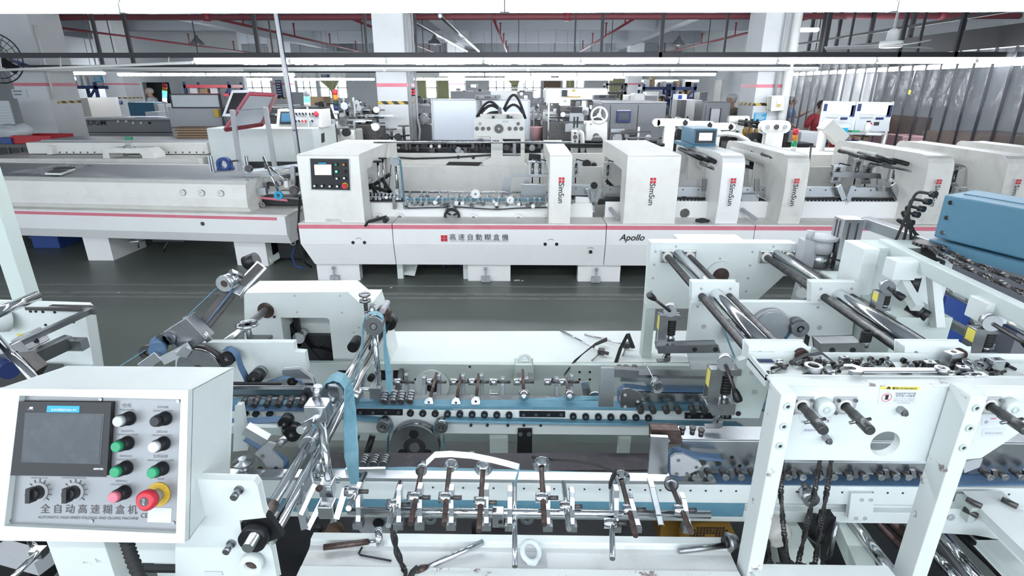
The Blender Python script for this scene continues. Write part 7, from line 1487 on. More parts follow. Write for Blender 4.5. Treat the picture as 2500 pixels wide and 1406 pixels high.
c = at(388, 846, y=1.83); MB().cyl(c, c + V((-.02, .03, .0)), .030, n=24).cyl(c, c + V((.012, -.03, 0)), .029, n=24).build('blue_roller', 'beltb', AR)
MB().belt([at(362, 850, y=1.85), at(295, 892, y=1.8)], (0, .012, 0), .003).build('blue_belt', 'belt', AR)
MB().bar(at(350, 895, y=1.8), at(392, 865, y=1.8), .04, .03, YA).build('end_block', 'alu', AR, .002); MB().bar(at(395, 880, y=1.78), at(465, 845, y=1.84), .035, .02, YA).build('alu_bar', 'alu', AR); plate([(455, 848), (468, 856), (455, 874), (430, 868)], 1.78, .01, 'chrome', 'alu_tab', AR)
MB().tube([at(480, 812, y=1.86), at(500, 815, y=1.87), at(512, 832, y=1.87)], .012, 6).build('curved_bar', 'alu', AR)
# ================================================================== folding unit at the right with rods, legs and tool tray
R_ = thing('folding_unit', 'white folding unit frame with threaded rods, chrome tubes and two thick legs at the right', 'machine frame', (.9, 1.2, 0))
ZR = 1.16
GB = plate([(1591, 594), (1948, 596), (1948, 674), (1913, 672), (1843.5, 735.5), (1700, 735.5), (1690, 752), (1580, 752)], 2.49, .07, 'white', 'rear_plate', R_, .003)
MB().box(.615, .662, 2.5, 2.56, .2, .91).build('rear_leg', 'mint', R_, .002)
p0 = at(1644, 571, y=2.85); p1 = at(1796, 571, y=2.85); MB().box(p0.x, p1.x, 2.58, 2.85, 1.0, p0.z).build('rear_box', 'white', R_, .003)
for px, py in ((1650, 602), (1888, 602), (1600, 614), (1597, 646), (1594, 679), (1837, 615), (1831, 648), (1826, 679), (1821, 711), (1758, 631), (1590, 711)): k = at(px, py, y=2.49); MB().cyl(k, k - YA * .002, .006, n=12).build('screw', 'lgrey', GB)
k = at(1758, 672, y=2.488); MB().ring(k - YA * .012, k, .07, .04, 32).build('bearing_ring', 'white', GB); MB().cyl(k - YA * .006, k, .04).build('bearing_bore', 'rust', GB)
thr = mat('threaded_steel', (0.11, 0.11, 0.112), 0.38, 0.8, dirt=0.5, dcol=(0.36, 0.34, 0.33), scale=40)
def threaded(x, y0, y1, z, r=.0145, par=R_, m=None, pitch=.006, name='threaded_rod'):
    n = int(abs(y1 - y0) / (pitch / 2)); P = [V((x, y0 + (y1 - y0) * i / n, z)) for i in range(n + 1)]
    return MB().tube(P, [r if i % 2 else r * .88 for i in range(n + 1)], 12).build(name, m or thr, par)
rods = []
for i, (pxb, tube) in enumerate(((1628, 1657), (1867, 1896))):
    xa = at(pxb, 625, z=ZR).x; 
    xb_ = xa + (at(2060, 990, z=ZR).x - at(1955, 985, z=ZR).x)
    xt = (xa + xb_) / 2
    for x in (xa, xb_):
        threaded(x, 2.48, 1.27, ZR); rods.append(x)
        f = MB().box(x - .03, x + .03, 2.474, 2.488, ZR - .03, ZR + .03).build('bearing_flange', 'alu', R_, .003); MB().ring((x, 2.465, ZR), (x, 2.474, ZR), .023, .0145).build('bearing_race', 'creamgrey', f)
        for dx in (-.022, .022):
            for dz in (-.022, .022): MB().cyl((x + dx, 2.468, ZR + dz), (x + dx, 2.474, ZR + dz), .005, n=8).build('flange_bolt', 'steel', f)
    MB().cyl((xt, 2.49, ZR + .008), (xt, 1.22, ZR + .008), .024, n=28).build('guide_tube', 'chrome', R_)
# travelling blocks on the rods
def block(px0, px1, py0, py1, y, th, name='travelling_block', m='white', bev=.004): return plate([(px0, py0), (px1, py0 + 1), (px1 - 1, py1), (px0 - 1, py1)], y, th, m, name, R_, bev)
for (a_, b_) in ((1692, 1802), (1984, 2098)):
    k = block(a_, b_, 691, 738, 1.955, .035)
    for q in ((a_ + 20, 705), (b_ - 19, 705), (a_ + 16, 733), (b_ - 20, 733)): on(q[0], q[1], 1.955, .0055, .002, 'lgrey', 'screw', k, 12)
MP = plate([(1691, 739), (2086, 741), (2075, 850), (1940, 852), (1930, 900), (1690, 900), (1680, 850)], 1.98, .03, 'white', 'middle_plate', R_, .003)
for px, py, r in ((1718, 797, .010), (2001, 800, .010), (1703, 748, .006), (1997, 750, .006)): on(px, py, 1.98, r, .001, 'lgrey', 'hole', MP, 16)
c = at(1876, 794, y=1.978); MB().cyl(c, c - YA * .02, .074, n=40).build('drive_wheel', 'lgrey', R_); MB().cyl(c - YA * .02, c - YA * .03, .066, n=40).cyl(c - YA * .03, c - YA * .032, .03, n=30).build('wheel_face', 'alu', R_)
c = at(1790, 800, y=1.975); MB().cyl(c, c - YA * .03, .045, n=30).build('hidden_wheel', 'lgrey', R_)
pulley(1955, 804, 1.93, .033, .05, 'steel', R_, 'blacksteel'); 
beltp([(1940, 780), (1928, 810), (1915, 826)], 1.96, .03, 'belt', .003, par=R_); beltp([(1972, 818), (1968, 840), (1960, 852)], 1.96, .03, 'blacksteel', .003, par=R_); beltp([(1768, 806), (1785, 850), (1812, 920)], 1.9, .01, 'belt', .005, par=R_)
for (a_, b_, q) in ((1831, 1977, 1954), (2212, 2368, 2338)):
    k = plate([(a_, 847), (b_, 848), (b_ - 2, 872), (a_ - 2, 885)], 1.36, .045, 'white', 'near_block', R_, .003); c = at(q, 864, y=1.358); MB().cyl(c - YA * .012, c + YA * .02, .018).build('plug', 'rust', k); on(a_ + 24, 861, 1.36, .005, .002, 'grey', 'hole', k, 10)
    c = at(a_ + 70, 872, y=1.355); MB().cyl(c, c + YA * .01, .02).build('tube_end', 'white', k)
plate([(1806, 882), (1846, 868), (1882, 922), (1852, 1020), (1788, 1018)], 1.45, .03, 'mint', 'side_plate', R_, .002)
for px, py in ((1836, 909), (1841, 957), (1802, 1009)): on(px, py, 1.45, .008, .003, 'lgrey' if py < 1000 else 'black', 'bolt', n=14, par=R_)
# ---- front plate, tray and legs
YPp = 1.2
hc = at(2161, 1083, y=YPp); hol = [V((hc.x + .037 * math.cos(t * math.pi / 16), YPp, hc.z + .037 * math.sin(t * math.pi / 16))) for t in range(32)]
pts = pxs([(1908, 937), (2560, 941), (2560, 1010), (2395, 1118), (2300, 1126), (1903, 1122)], y=YPp)
FP = MB().prism(pts, (0, .022, 0), [hol]).build('front_plate', 'white', R_, .0015)
zt_ = at(1900, 936, y=YPp).z; tx0 = at(1874, 922, z=zt_).x
MB().box(tx0, 1.42, YPp - .004, YPp + .035, zt_ - .004, zt_ + .002).build('front_rim', 'worn', R_)
TR = thing('tool_tray', 'long white sheet metal tray full of loose bolts on the folding unit', 'tray', (1.0, 1.28, zt_)); ty1 = at(1825, 866, z=zt_).y
k = MB(); k.box(tx0, 1.42, YPp + .036, ty1, zt_ - .012, zt_ - .008); k.box(tx0, 1.42, YPp + .036, YPp + .040, zt_ - .008, zt_ + .004); k.box(tx0, 1.42, ty1, ty1 + .003, zt_ - .012, zt_ + .008); k.box(tx0, tx0 + .004, YPp + .036, ty1, zt_ - .03, zt_ + .006); k.build('tray_sheet', 'white', TR)
ZT = zt_ - .008
MB().box(tx0 + .02, tx0 + .06, ty1 - .03, ty1 - .01, ZT, ZT + .0008).build('grey_sticker', 'bluepaint', TR)
for lx, xr_ in ((at(1908, 964, y=1.13).x, at(1948, 963, y=1.13).x), (at(2371, 968, y=1.13).x, at(2414, 966, y=1.13).x)):
    ztp = at(1908, 964, y=1.13).z
    lg = MB().box(lx, xr_, 1.13, YPp - .004, .25, ztp).build('leg', 'worn', R_, .0025)
    for z in (.0, .055, .11): c = V(((lx + xr_) / 2, 1.13, ztp - .03 - z)); k = MB().ring(c - YA * .004, c, .0095, .005, 16).build('cap_bolt', 'mint', lg); MB().cyl(c - YA * .002, c, .005, n=6).build('hex_socket', 'dsteel', k)
for px in (1955, 2060, 2412):
    h_ = at(px, 988, y=YPp); fl = MB().box(h_.x - .028, h_.x + .028, YPp - .006, YPp, h_.z - .024, h_.z + .024).build('flange', 'lgrey', R_, .002)
    for dx in (-.021, .021):
        for dz in (-.018, .018): MB().cyl((h_.x + dx, YPp - .012, h_.z + dz), (h_.x + dx, YPp - .006, h_.z + dz), .0045, n=8).build('flange_bolt', 'steel', fl)
    MB().ring((h_.x, YPp - .008, h_.z), (h_.x, YPp - .006, h_.z), .0185, .012).build('bearing_race', 'creamgrey', fl); MB().cyl((h_.x, YPp - .0065, h_.z), (h_.x, YPp - .006, h_.z), .0125).build('bore', 'black', fl)
    rd = MB().tube([V((h_.x, YPp - .005, h_.z)), V((h_.x, YPp - .04, h_.z)), V((h_.x, YPp - .041, h_.z)), V((h_.x, YPp - .108, h_.z)), V((h_.x, YPp - .112, h_.z))], [.0105, .0105, .0125, .0125, .011], 16).build('threaded_rod', thr, R_)
    MB().cyl((h_.x - .024, YPp - .07, h_.z - .006), (h_.x + .024, YPp - .07, h_.z + .006), .004, n=8).build('cross_pin', 'steel', rd)
for px in (2006, 2458):
    c = at(px, 987, y=YPp); k = MB().lathe(c, -YA, [(0, .022), (.024, .022), (.026, .020)], 28).build('round_boss', 'white', R_); MB().ring(c - YA * .028, c - YA * .026, .009, .005, 16).build('cap_bolt', 'mint', k)
for px, py in ((2196, 998), (2014, 1066)): c = at(px, py, y=YPp); MB().cyl(c, c - YA * .02, .0098, n=6, smooth=False).cyl(c - YA * .02, c - YA * .026, .006).build('hex_bolt', 'steel', R_)
c = at(1998, 940, y=YPp)
def fpl(pts, m, name, par, d=.0008): return MB().prism([at(*p, y=YPp - d) for p in pts], (0, d * .9, 0)).build(name, m, par)
wst = fpl([(2149, 938), (2247, 941), (2236, 988), (2143, 986)], 'paper', 'warning_sticker', R_); fpl([(2151, 939), (2247, 942), (2244, 952), (2149, 950)], 'stickery', 'sticker_header', wst, .0012)
def yt(body, a, b, m, name, par, y=YPp - .0018, **k): A_ = at(*a, y=y); B_ = at(*b, y=y); B_.z = A_.z; return text(body, A_, B_, ZA, m, name, par, th=0, **k)
yt('警告/WARNING', (2178, 951), (2238, 951), 'dsteel', 'warning_lettering', wst, off=.01, hs=.0068); yt('机器运转中请不要', (2186, 963), (2236, 963), 'grey', 'small_lettering', wst); yt('将手放入机器里', (2186, 969), (2234, 969), 'grey', 'small_lettering', wst)
yt('DO NOT PUT HANDS', (2183, 975), (2234, 975), 'lgrey', 'small_lettering', wst); yt('INTO THE MACHINE', (2182, 980), (2230, 980), 'lgrey', 'small_lettering', wst); yt('IN WORKING', (2190, 985), (2222, 985), 'lgrey', 'small_lettering', wst)
c = at(2165, 970, y=YPp - .0012); MB().torus(c, YA, .0115, .0009, 28, 6).bar(c + V((-.008, 0, .008)), c + V((.008, 0, -.008)), .0015, .0008, YA).build('prohibition_ring', 'pink', wst); k = MB().cbox(c - ZA * .002, XA * .0035, YA * .0004, ZA * .0045)
for j in range(4): k.cbox(c + V((-.003 + .002 * j, 0, .0045)), XA * .0007, YA * .0004, ZA * .003)
k.build('hand_pictogram', 'dsteel', wst)
c = at(2170, 946, y=YPp - .0015); MB().prism([c + V((-.006, 0, -.004)), c + V((.006, 0, -.004)), c + V((0, 0, .0055))], (0, -.0004, 0)).build('warning_triangle', 'dsteel', wst)
st = fpl([(1950, 1015), (1975, 1012), (2030, 1018), (2034, 1028), (2010, 1036), (1955, 1034)], 'paper', 'arrow_sticker', R_); a_ = at(1990, 1021, y=YPp - .002); MB().bar(a_, a_ + V((.024, 0, -.003)), .0025, .0008, YA).cyl(a_ + V((.024, 0, -.003)), a_ + V((.032, 0, -.004)), .004, 0.0003, 8).build('red_arrow', 'pink', st); yt('大', (2016, 1032), (2025, 1032), 'dsteel', 'lettering', st); yt('小', (1956, 1032), (1964, 1032), 'dsteel', 'lettering', st)
st = fpl([(1960, 1038), (2015, 1041), (2010, 1061), (1957, 1060)], 'paper', 'label_sticker', R_); yt('折边大小调节', (1963, 1053), (2008, 1053), 'grey', 'lettering', st)
st = fpl([(2398, 1018), (2440, 1020), (2450, 1034), (2396, 1040)], 'paper', 'arrow_sticker', R_); yt('小', (2402, 1034), (2412, 1034), 'dsteel', 'lettering', st); a_ = at(2432, 1022, y=YPp - .002); MB().bar(a_, a_ + V((-.012, 0, -.001)), .0025, .0008, YA).build('red_arrow', 'pink', st)
st = fpl([(2400, 1045), (2455, 1043), (2450, 1064), (2396, 1066)], 'paper', 'label_sticker', R_); yt('折边大小调节', (2404, 1060), (2446, 1060), 'lgrey', 'lettering', st)
# ---- clamp presses
def press(name_px, y, pts, label_side=-1, s=1.0, lever=None, foot=None, bar=None, par=R_):
    (x0, y0), (x1, y1) = pts       # top-left and bottom-right pixel of the C frame
    A_, B_ = at(x0, y0, y=y), at(x1, y1, y=y); zt, zb_ = A_.z, B_.z; xl_, xr_ = (A_.x + at(x0, y1, y=y).x) / 2, (B_.x + at(x1, y0, y=y).x) / 2; w = xr_ - xl_; hgt = zt - zb_
    pr = [(xl_, zb_), (xr_, zb_), (xr_, zb_ + hgt * .1), (xl_ + w * .4, zb_ + hgt * .1), (xl_ + w * .4, zt - hgt * .13), (xr_ + w * .1, zt - hgt * .13), (xr_ + w * .1, zt), (xl_, zt)]
    f = MB().prism([(a, y, b) for a, b in pr], (0, .035 * s, 0)).build('clamp_press', 'steel', par, .002)
    xc = xl_ + w * .72; MB().spring(V((xc, y + .016, zb_ + hgt * .28)), V((xc, y + .016, zt - hgt * .15)), .0115 * s, .0045 * s, 7).build('black_spring', 'rubber', f); MB().cyl((xc, y + .016, zb_ - .05 * s), (xc, y + .016, zt + .02 * s), .006 * s).build('spindle', 'chrome', f); MB().cyl((xc, y + .016, zb_ + hgt * .1), (xc, y + .016, zb_ + hgt * .3), .0115 * s).build('spring_cup', 'alu', f)
    c = V((xl_ + w * .45, y - .004, zt + .022 * s)); MB().cyl(c, c + V((.01, .028 * s, .0)), .023 * s, n=26).build('cam_disc', 'alu', f)
    if lever: e = at(*lever, y=y - .04); d = (e - c).normalized(); MB().cyl(c, e, .0055 * s).build('lever', 'dsteel', f); MB().lathe(e - d * .028 * s, d, [(0, .007 * s), (.012 * s, .011 * s), (.03 * s, .013 * s), (.038 * s, .011 * s)], 18).build('lever_grip', 'black', f)
    MB().prism([(xl_ - .0008, y + .002, zb_ + hgt * .5), (xl_ - .0008, y + .032 * s, zb_ + hgt * .5), (xl_ - .0008, y + .032 * s, zt - hgt * .05), (xl_ - .0008, y + .002, zt - hgt * .05)], (.0008, 0, 0)).build('yellow_label', 'stickery', f)
    if foot:
        e = at(*foot, y=y + .03); MB().cyl(V((xc, y + .016, zb_ - .01)), e + ZA * .012, .009 * s).build('foot_rod', 'chrome', f); MB().bar(e + V((-.03, 0, 0)), e + V((.012, 0, .0)), .02, .005).box(e.x - .005, e.x + .02, e.y - .01, e.y + .01, e.z, e.z + .022).build('foot_bracket', 'steel', f, .001)
    return f
press(0, 1.86, ((1609, 772), (1655, 842)), lever=(1588, 722), foot=(1622, 880)); plate([(1605, 846), (1752, 842), (1757, 860), (1608, 862)], 1.83, .04, 'steel', 'cross_bar', R_, .002)
for px in (1696, 1747): on(px, 853, 1.83, .009, .002, 'black', 'socket', n=12, par=R_)
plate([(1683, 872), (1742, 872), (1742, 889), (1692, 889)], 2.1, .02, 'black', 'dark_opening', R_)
press(0, 1.44, ((1731, 904), (1796, 992)), lever=(1801, 972), foot=(1745, 1040)); plate([(1727, 990), (1795, 988), (1792, 1012), (1740, 1013)], 1.42, .05, 'steel', 'press_block', R_, .002)
press(0, 1.80, ((2142, 716), (2178, 758)), lever=(2200, 725)); press(0, 1.42, ((2376, 806), (2440, 868)), lever=(2520, 850)); 
plate([(2006, 840), (2108, 838), (2112, 866), (2009, 866)], 1.6, .06, 'steel', 'cross_bar', R_, .002); 
for px in (2032, 2082): on(px, 855, 1.6, .009, .002, 'black', 'socket', n=12, par=R_)
c = at(2112, 832, y=1.62); MB().spring(c, c + ZA * .035, .014, .004, 5).build('black_spring', 'rubber', R_); MB().cyl(c - ZA * .02, c + ZA * .01, .014).build('spring_cup', 'alu', R_)
# ---- front lane carrier with roller pairs
def pairs(xs, y, py, m='steel'):
    for i in range(0, len(xs) - 1, 2):
        for q in xs[i:i + 2]: c = at(q, py, y=y); k = MB().cyl(c + YA * .03, c - YA * .006, .0098, n=16).build('pressing_roller', 'dsteel', R_); MB().ring(c - YA * .009, c - YA * .006, .0105, .004, 18).cyl(c - YA * .008, c - YA * .006, .003, n=8).build('roller_face', 'alu', k)
        mid = (xs[i] + xs[i + 1]) / 2; plate([(mid - 8, py - 12), (mid + 3, py - 13), (mid + 6, py + 2), (mid + 2, py + 7), (mid - 5, py + 6)], y - .006, .01, m, 'roller_link', R_)
pairs([1696, 1733, 1770, 1808, 1841, 1880, 1923, 1958, 1999, 2034, 2072, 2110, 2149, 2185, 2215, 2250, 2290, 2330, 2414, 2450, 2490, 2528], 1.385, 1162)
beltp([(1700, 1168), (1850, 1172), (2000, 1172), (2240, 1174), (2540, 1168)], 1.41, .05, 'beltb', .006, par=R_)
MB().box(at(1660, 1100, y=1.44).x, 1.72, 1.43, 1.46, at(1750, 1149, y=1.43).z, at(1750, 1076, y=1.43).z).build('upper_carrier', 'alu', R_, .002); MB().box(at(1660, 1100, y=1.44).x, 1.72, 1.43, 1.50, at(1750, 1076, y=1.43).z, at(1750, 1076, y=1.43).z + .006).build('carrier_top', 'alu', R_, .001)
MB().box(at(1905, 1140, y=1.41).x, at(2275, 1140, y=1.41).x, 1.40, 1.43, at(2000, 1153, y=1.40).z, at(2000, 1128, y=1.40).z).build('lower_carrier', 'alu', R_, .001)
MB().cyl(at(1706, 1063, y=1.5), at(1860, 1066, y=1.5), .007).build('guide_rod', 'chrome', R_)
u = plate([(1589, 1066), (1632, 1068), (1629, 1158), (1582, 1157)], 1.37, .012, 'alu', 'guide_upright', R_); plate([(1592, 1050), (1660, 1052), (1662, 1083), (1592, 1083)], 1.40, .035, 'rust', 'oily_bracket', R_, .002)
for px, py in ((1603, 1074), (1631, 1075)): on(px, py, 1.40, .006, .003, 'alu', 'screw', n=10, par=R_)
for px, py in ((1666, 1047), (1691, 1047), (1712, 1052)): c = at(px, py, y=1.43); MB().cyl(c - ZA * .018, c, .0075, n=10).cyl(c, c + ZA * .008, .010, n=12).build('socket_bolt', 'dsteel', R_)
plate([(1638, 1118), (1650, 1110), (1668, 1110), (1706, 1128), (1713, 1138), (1705, 1146), (1675, 1160), (1660, 1162), (1638, 1158)], 1.375, .008, 'lgrey', 'end_plate', R_, .001)
for px, py in ((1656, 1123), (1652, 1156), (1677, 1155), (1700, 1140)): on(px, py, 1.375, .005, .003, 'steel', 'rivet', n=10, par=R_)
beltp([(1760, 1117), (1700, 1112), (1662, 1100), (1645, 1101), (1634, 1112), (1631, 1130), (1633, 1152), (1645, 1164), (1660, 1167), (1710, 1170)], 1.40, .032, 'beltb', .004, par=R_)
for px, py in ((1753, 1116), (1787, 1116), (1806, 1137)): on(px, py, 1.43, .006, .001, 'black', 'hole', n=12, par=R_)
# right-hand continuation behind leg two
plate([(2380, 1075), (2560, 1075), (2560, 1145), (2420, 1145), (2385, 1128)], 1.45, .02, 'alu', 'upper_carrier', R_); plate([(2350, 1130), (2380, 1122), (2400, 1120), (2392, 1140), (2355, 1155)], 1.4, .01, 'lgrey', 'end_plate', R_); on(2443, 1110, 1.45, .008, .001, 'black', 'hole', par=R_)
# ---- roller chains hanging behind the front plate
def chain(pts, name, label, w=.011, par=None, y2=None):
    P_ = []; 
    for i in range(len(pts) - 1):
        a, b = V(pts[i]), V(pts[i + 1]); n = max(1, int((b - a).length / .0095)); P_ += [a.lerp(b, j / n) for j in range(n)]
    m = MB()
    for i in range(len(P_) - 1):
        a, b = P_[i], P_[i + 1]; d = (b - a).normalized(); an = i * .22; u, v, _ = basis(d); s = (u * math.cos(an) + v * math.sin(an)); t2 = d.cross(s)
        k = w * .5 if i % 2 else w * .33
        for sg in (-1, 1): m.cbox((a + b) / 2 + s * sg * k, s * .0012, d * .0062, t2 * .0042)
        m.cyl(a - s * w * .5, a + s * w * .5, .0028, n=6)
    o_ = m.build(name, 'dsteel', par)
    if not par: tag(o_, label, 'chain')
    return o_
cy = 1.27
chain([at(1911, 1110, y=cy), at(1906, 1210, y=cy - .01), at(1914, 1300, y=cy - .03), at(1925, 1378, y=cy - .05), at(1928, 1420, y=cy - .06)], 'roller_chain', 'dark greasy roller chain hanging close beside the near thick leg')
chain([at(2003, 1110, y=cy), at(1993, 1180, y=cy), at(1968, 1290, y=cy), at(1946, 1385, y=cy), at(1940, 1420, y=cy)], 'roller_chain', 'dark greasy roller chain under the round hole, left of a parallel pair')
chain([at(2030, 1110, y=cy), at(2022, 1180, y=cy), at(2002, 1290, y=cy), at(1988, 1385, y=cy), at(1984, 1420, y=cy)], 'roller_chain', 'dark greasy roller chain under the round hole, right of a parallel pair')
chain([at(1876, 1320, y=1.3), at(1878, 1385, y=1.3)], 'roller_chain', 'short dark roller chain low down behind the near leg'); 
# ---- underframe
UF = thing('drive_underframe', 'dark drive underframe with chrome shafts and screws below the front lane', 'machine frame', at(2080, 1390, y=1.2))
MB().box(at(1840, 1400, y=1.12).x, at(2185, 1400, y=1.12).x, 1.10, 1.15, at(2000, 1400, y=1.12).z - .05, at(2000, 1400, y=1.12).z).build('lower_rail', 'white', UF, .002)
zc_ = .52
def ybar(p0, p1, z0, r, m, name, sq=False, thd=False):
    a, b = at(*p0, z=z0), at(*p1, z=z0)
    if sq: return MB().bar(a, b, r * 2, r * 2).build(name, m, UF, .002)
    if thd:
        n = int((a - b).length / .004); return MB().tube([a.lerp(b, i / n) for i in range(n + 1)], [r if i % 2 else r * .86 for i in range(n + 1)], 12).build(name, m, UF)
    return MB().cyl(a, b, r, n=20).build(name, m, UF)
ybar((2072, 1262), (2195, 1420), .56, .019, 'chrome', 'chrome_shaft'); ybar((2050, 1262), (2120, 1420), .52, .03, 'mint', 'box_beam', True); ybar((2130, 1262), (2215, 1350), .56, .012, 'rust', 'screw_shaft', thd=True); ybar((2165, 1262), (2260, 1350), .58, .02, 'rust', 'screw_shaft', thd=True)
ybar((2285, 1290), (2400, 1425), .50, .018, 'chrome', 'chrome_shaft'); ybar((2270, 1340), (2345, 1425), .48, .017, 'chrome', 'chrome_shaft'); ybar((2270, 1290), (2372, 1425), .46, .03, 'grey', 'box_beam', True)
ybar((2326, 1284), (2470, 1425), .60, .015, 'blacksteel', 'screw_shaft', thd=True); ybar((2365, 1284), (2500, 1400), .58, .016, 'blacksteel', 'screw_shaft', thd=True)
ybar((1880, 1262), (1975, 1420), .45, .05, 'mint', 'box_beam', True)
c = at(1898, 1305, y=1.33); k = MB().lathe(c, V((.2, -1, 0)), [(-.05, .03), (-.03, .042), (.01, .042), (.02, .03)], 24).build('gearbox', 'creamgrey', UF); MB().tube([c + V((.01, -.02, -.03)), c + V((.02, -.03, -.07)), c + V((.05, -.02, -.1))], .014, 10).build('hose', 'rubber', UF)
c = at(1993, 1290, y=1.34); MB().ball(c, .045, 16, (.7, 1, 1)).build('black_valve', 'black', UF); plate([(2014, 1262), (2040, 1262), (2030, 1360), (2005, 1372), (2005, 1300)], 1.30, .03, 'blacksteel', 'mount_bracket', UF, .002); MB().cyl(at(2043, 1275, y=1.29), at(2025, 1355, y=1.27), .007).build('pin', 'steel', UF)
MB().box(.62, 1.25, 1.2, 1.36, .3, .42).build('dark_pan', 'black', UF); 
m = MB()
for i in range(16): c = at(1875 + i * 9, 1378 + (i % 3) * 3, y=1.26); m.cbox(c, (.006, 0, 0), (0, .006, 0), (0, 0, .003))
m.build('oily_chain', 'dsteel', UF)
# lower right group
LR = thing('corner_machine', 'white side frame with screws and sloping covers at the lower right corner', 'machine frame', at(2420, 1300, y=1.3))
plate([(2320, 1243), (2395, 1243), (2520, 1260), (2520, 1330), (2380, 1305), (2300, 1300)], 1.33, .03, 'white', 'lower_plate', LR, .002)
for px, py in ((2321, 1262), (2376, 1263)): on(px, py, 1.33, .011, .004, 'lgrey', 'bolt', LR, 16, ri=.005)
def yslab(q, z, th, m, name): return MB().prism([at(*p, z=z) for p in q], (0, 0, -th)).build(name, m, LR, .003)
yslab([(2353, 1200), (2444, 1200), (2600, 1340), (2600, 1440), (2560, 1400)], .765, .035, 'white', 'sloping_cover'); yslab([(2385, 1320), (2470, 1320), (2600, 1440), (2500, 1440)], .66, .02, 'white', 'lower_cover')
for px, py in ((2360, 1218), (2352, 1242), (2446, 1218)): c = at(px, py, y=1.32); MB().cyl(c, c + V((.02, -.03, 0)), .008).build('socket_bolt', 'dsteel', LR)
MB().box(at(2332, 1215, y=1.36).x, at(2348, 1215, y=1.36).x, 1.3, 1.36, at(2340, 1240, y=1.36).z, at(2340, 1205, y=1.36).z).build('stop_block', 'mint', LR)
# ================================================================== right rear group
RG = thing('frame_assembly', 'pale frame with chrome tubes, white cabinet and steel bar behind the folding unit', 'machine frame', at(2200, 700, y=1.8))
xc_ = at(2111, 608, y=2.0).x; zc_ = at(2111, 608, y=2.0).z; xe_ = at(2150, 608, y=2.0).x; yb_ = at(2062, 585, z=zc_).y
MB().box(xc_, xe_ + .0, 2.0, yb_, .3, zc_).build('white_cabinet', 'white', RG, .003); MB().box(xe_ + .004, xe_ + .30, 2.02, yb_, .3, zc_ - .01).build('inner_panel', 'white', RG, .002)
MB().box(xe_, xe_ + .40, yb_ - .12, yb_, zc_ - .02, zc_).build('top_sheet', 'mint', RG)
a, b = at(2156, 592, z=zc_), at(2580, 800, z=zc_); MB().bar(V((a.x, a.y, zc_ - .01)), V((b.x, b.y, zc_ - .01)), .035, .05).build('long_beam', 'mint', RG, .003)
a, b = at(2222, 664, z=1.12), at(2400, 755, z=1.12); MB().cyl(a, V((a.x, b.y, 1.12)), .0195, n=24).build('chrome_tube', 'chrome', RG)
MB().cbox(at(2205, 655, y=1.86), (.05, 0, 0), (0, .03, 0), (0, 0, .035)).build('tube_block', 'white', RG, .003); MB().cbox(at(2412, 755, y=1.50), (.035, 0, 0), (0, .035, 0), (0, 0, .032)).build('tube_block', 'white', RG, .003)
a = at(2450, 780, z=1.11); MB().cyl(a + YA * .06, a - YA * .3 + XA * .0, .0195, n=24).build('chrome_tube', 'chrome', RG)
a, b = at(2122, 680, z=1.08), at(2390, 828, z=1.08); MB().bar(a, V((a.x, b.y, 1.08)), .028, .026).build('steel_bar', 'steel', RG, .002); MB().bar(a + V((.05, -.05, -.03)), V((a.x + .05, b.y, 1.05)), .02, .02).build('lower_bar', 'steel', RG)
MB().bar(at(2250, 752, z=1.0), at(2400, 842, z=1.0), .012, .012).build('thin_rod', 'dsteel', RG)
c = at(2232, 697, y=1.84); MB().cyl(c + ZA * .03, c - ZA * .02, .016).build('black_plug', 'black', RG)
for a_, b_ in (((2205, 690), (2240, 752)), ((2275, 640), (2290, 800))): MB().bar(at(*a_, y=1.85), at(*b_, y=1.75), .03, .03, YA).build('strut', 'white', RG)
slab([(2290, 640), (2500, 700), (2500, 800), (2380, 790)], .95, .02, 'mint', 'cover_sheet', RG); c = at(2340, 640, y=1.9)
for k_ in range(3): c = at(2215 + k_ * 14, 745 + k_ * 8, y=1.8); MB().cyl(c, c + V((.02, -.02, -.01)), .02).build('black_fitting', 'black', RG)
MB().box(at(2190, 770, y=1.78).x, at(2330, 770, y=1.78).x, 1.78, 2.3, .3, at(2200, 775, y=1.78).z).build('lower_box', 'mint', RG, .003)
t = thing('storage_box', 'dark blue box standing behind the steel bar at the right', 'box', at(2340, 760, y=2.3)); MB().box(at(2300, 760, y=2.2).x, at(2375, 760, y=2.2).x, 2.2, 2.5, .75, at(2330, 722, y=2.2).z).build('box_body', 'blue', t, .004); MB().box(at(2300, 760, y=2.2).x, at(2375, 760, y=2.2).x, 2.22, 2.48, 0, .75).build('box_stand', 'bluepaint', t)
# aluminium profile post and beam
AP = thing('profile_post', 'square slotted aluminium profile post with a cross beam behind the folding unit', 'post', at(2085, 800, y=2.35))
q0 = at(2062, 536, y=2.35); x1_ = at(2113, 533, y=2.35).x; yq = at(2048, 518, z=q0.z).y
MB().box(q0.x, x1_, 2.35, 2.35 + .08, .0, q0.z).build('profile', 'alu', AP, .002)
for f_ in (.3, .7): xx = q0.x + (x1_ - q0.x) * f_; MB().box(xx - .003, xx + .003, 2.347, 2.352, .1, q0.z - .015).build('slot', 'dsteel', AP)
MB().box(q0.x - .002, q0.x + .001, 2.375, 2.381, .1, q0.z - .01).box(q0.x - .002, q0.x + .001, 2.40, 2.406, .1, q0.z - .01).build('slot', 'dsteel', AP)
MB().bar(at(2110, 541, y=2.38), at(2300, 607, y=2.05), .05, .045).build('cross_beam', 'alu', AP, .002)
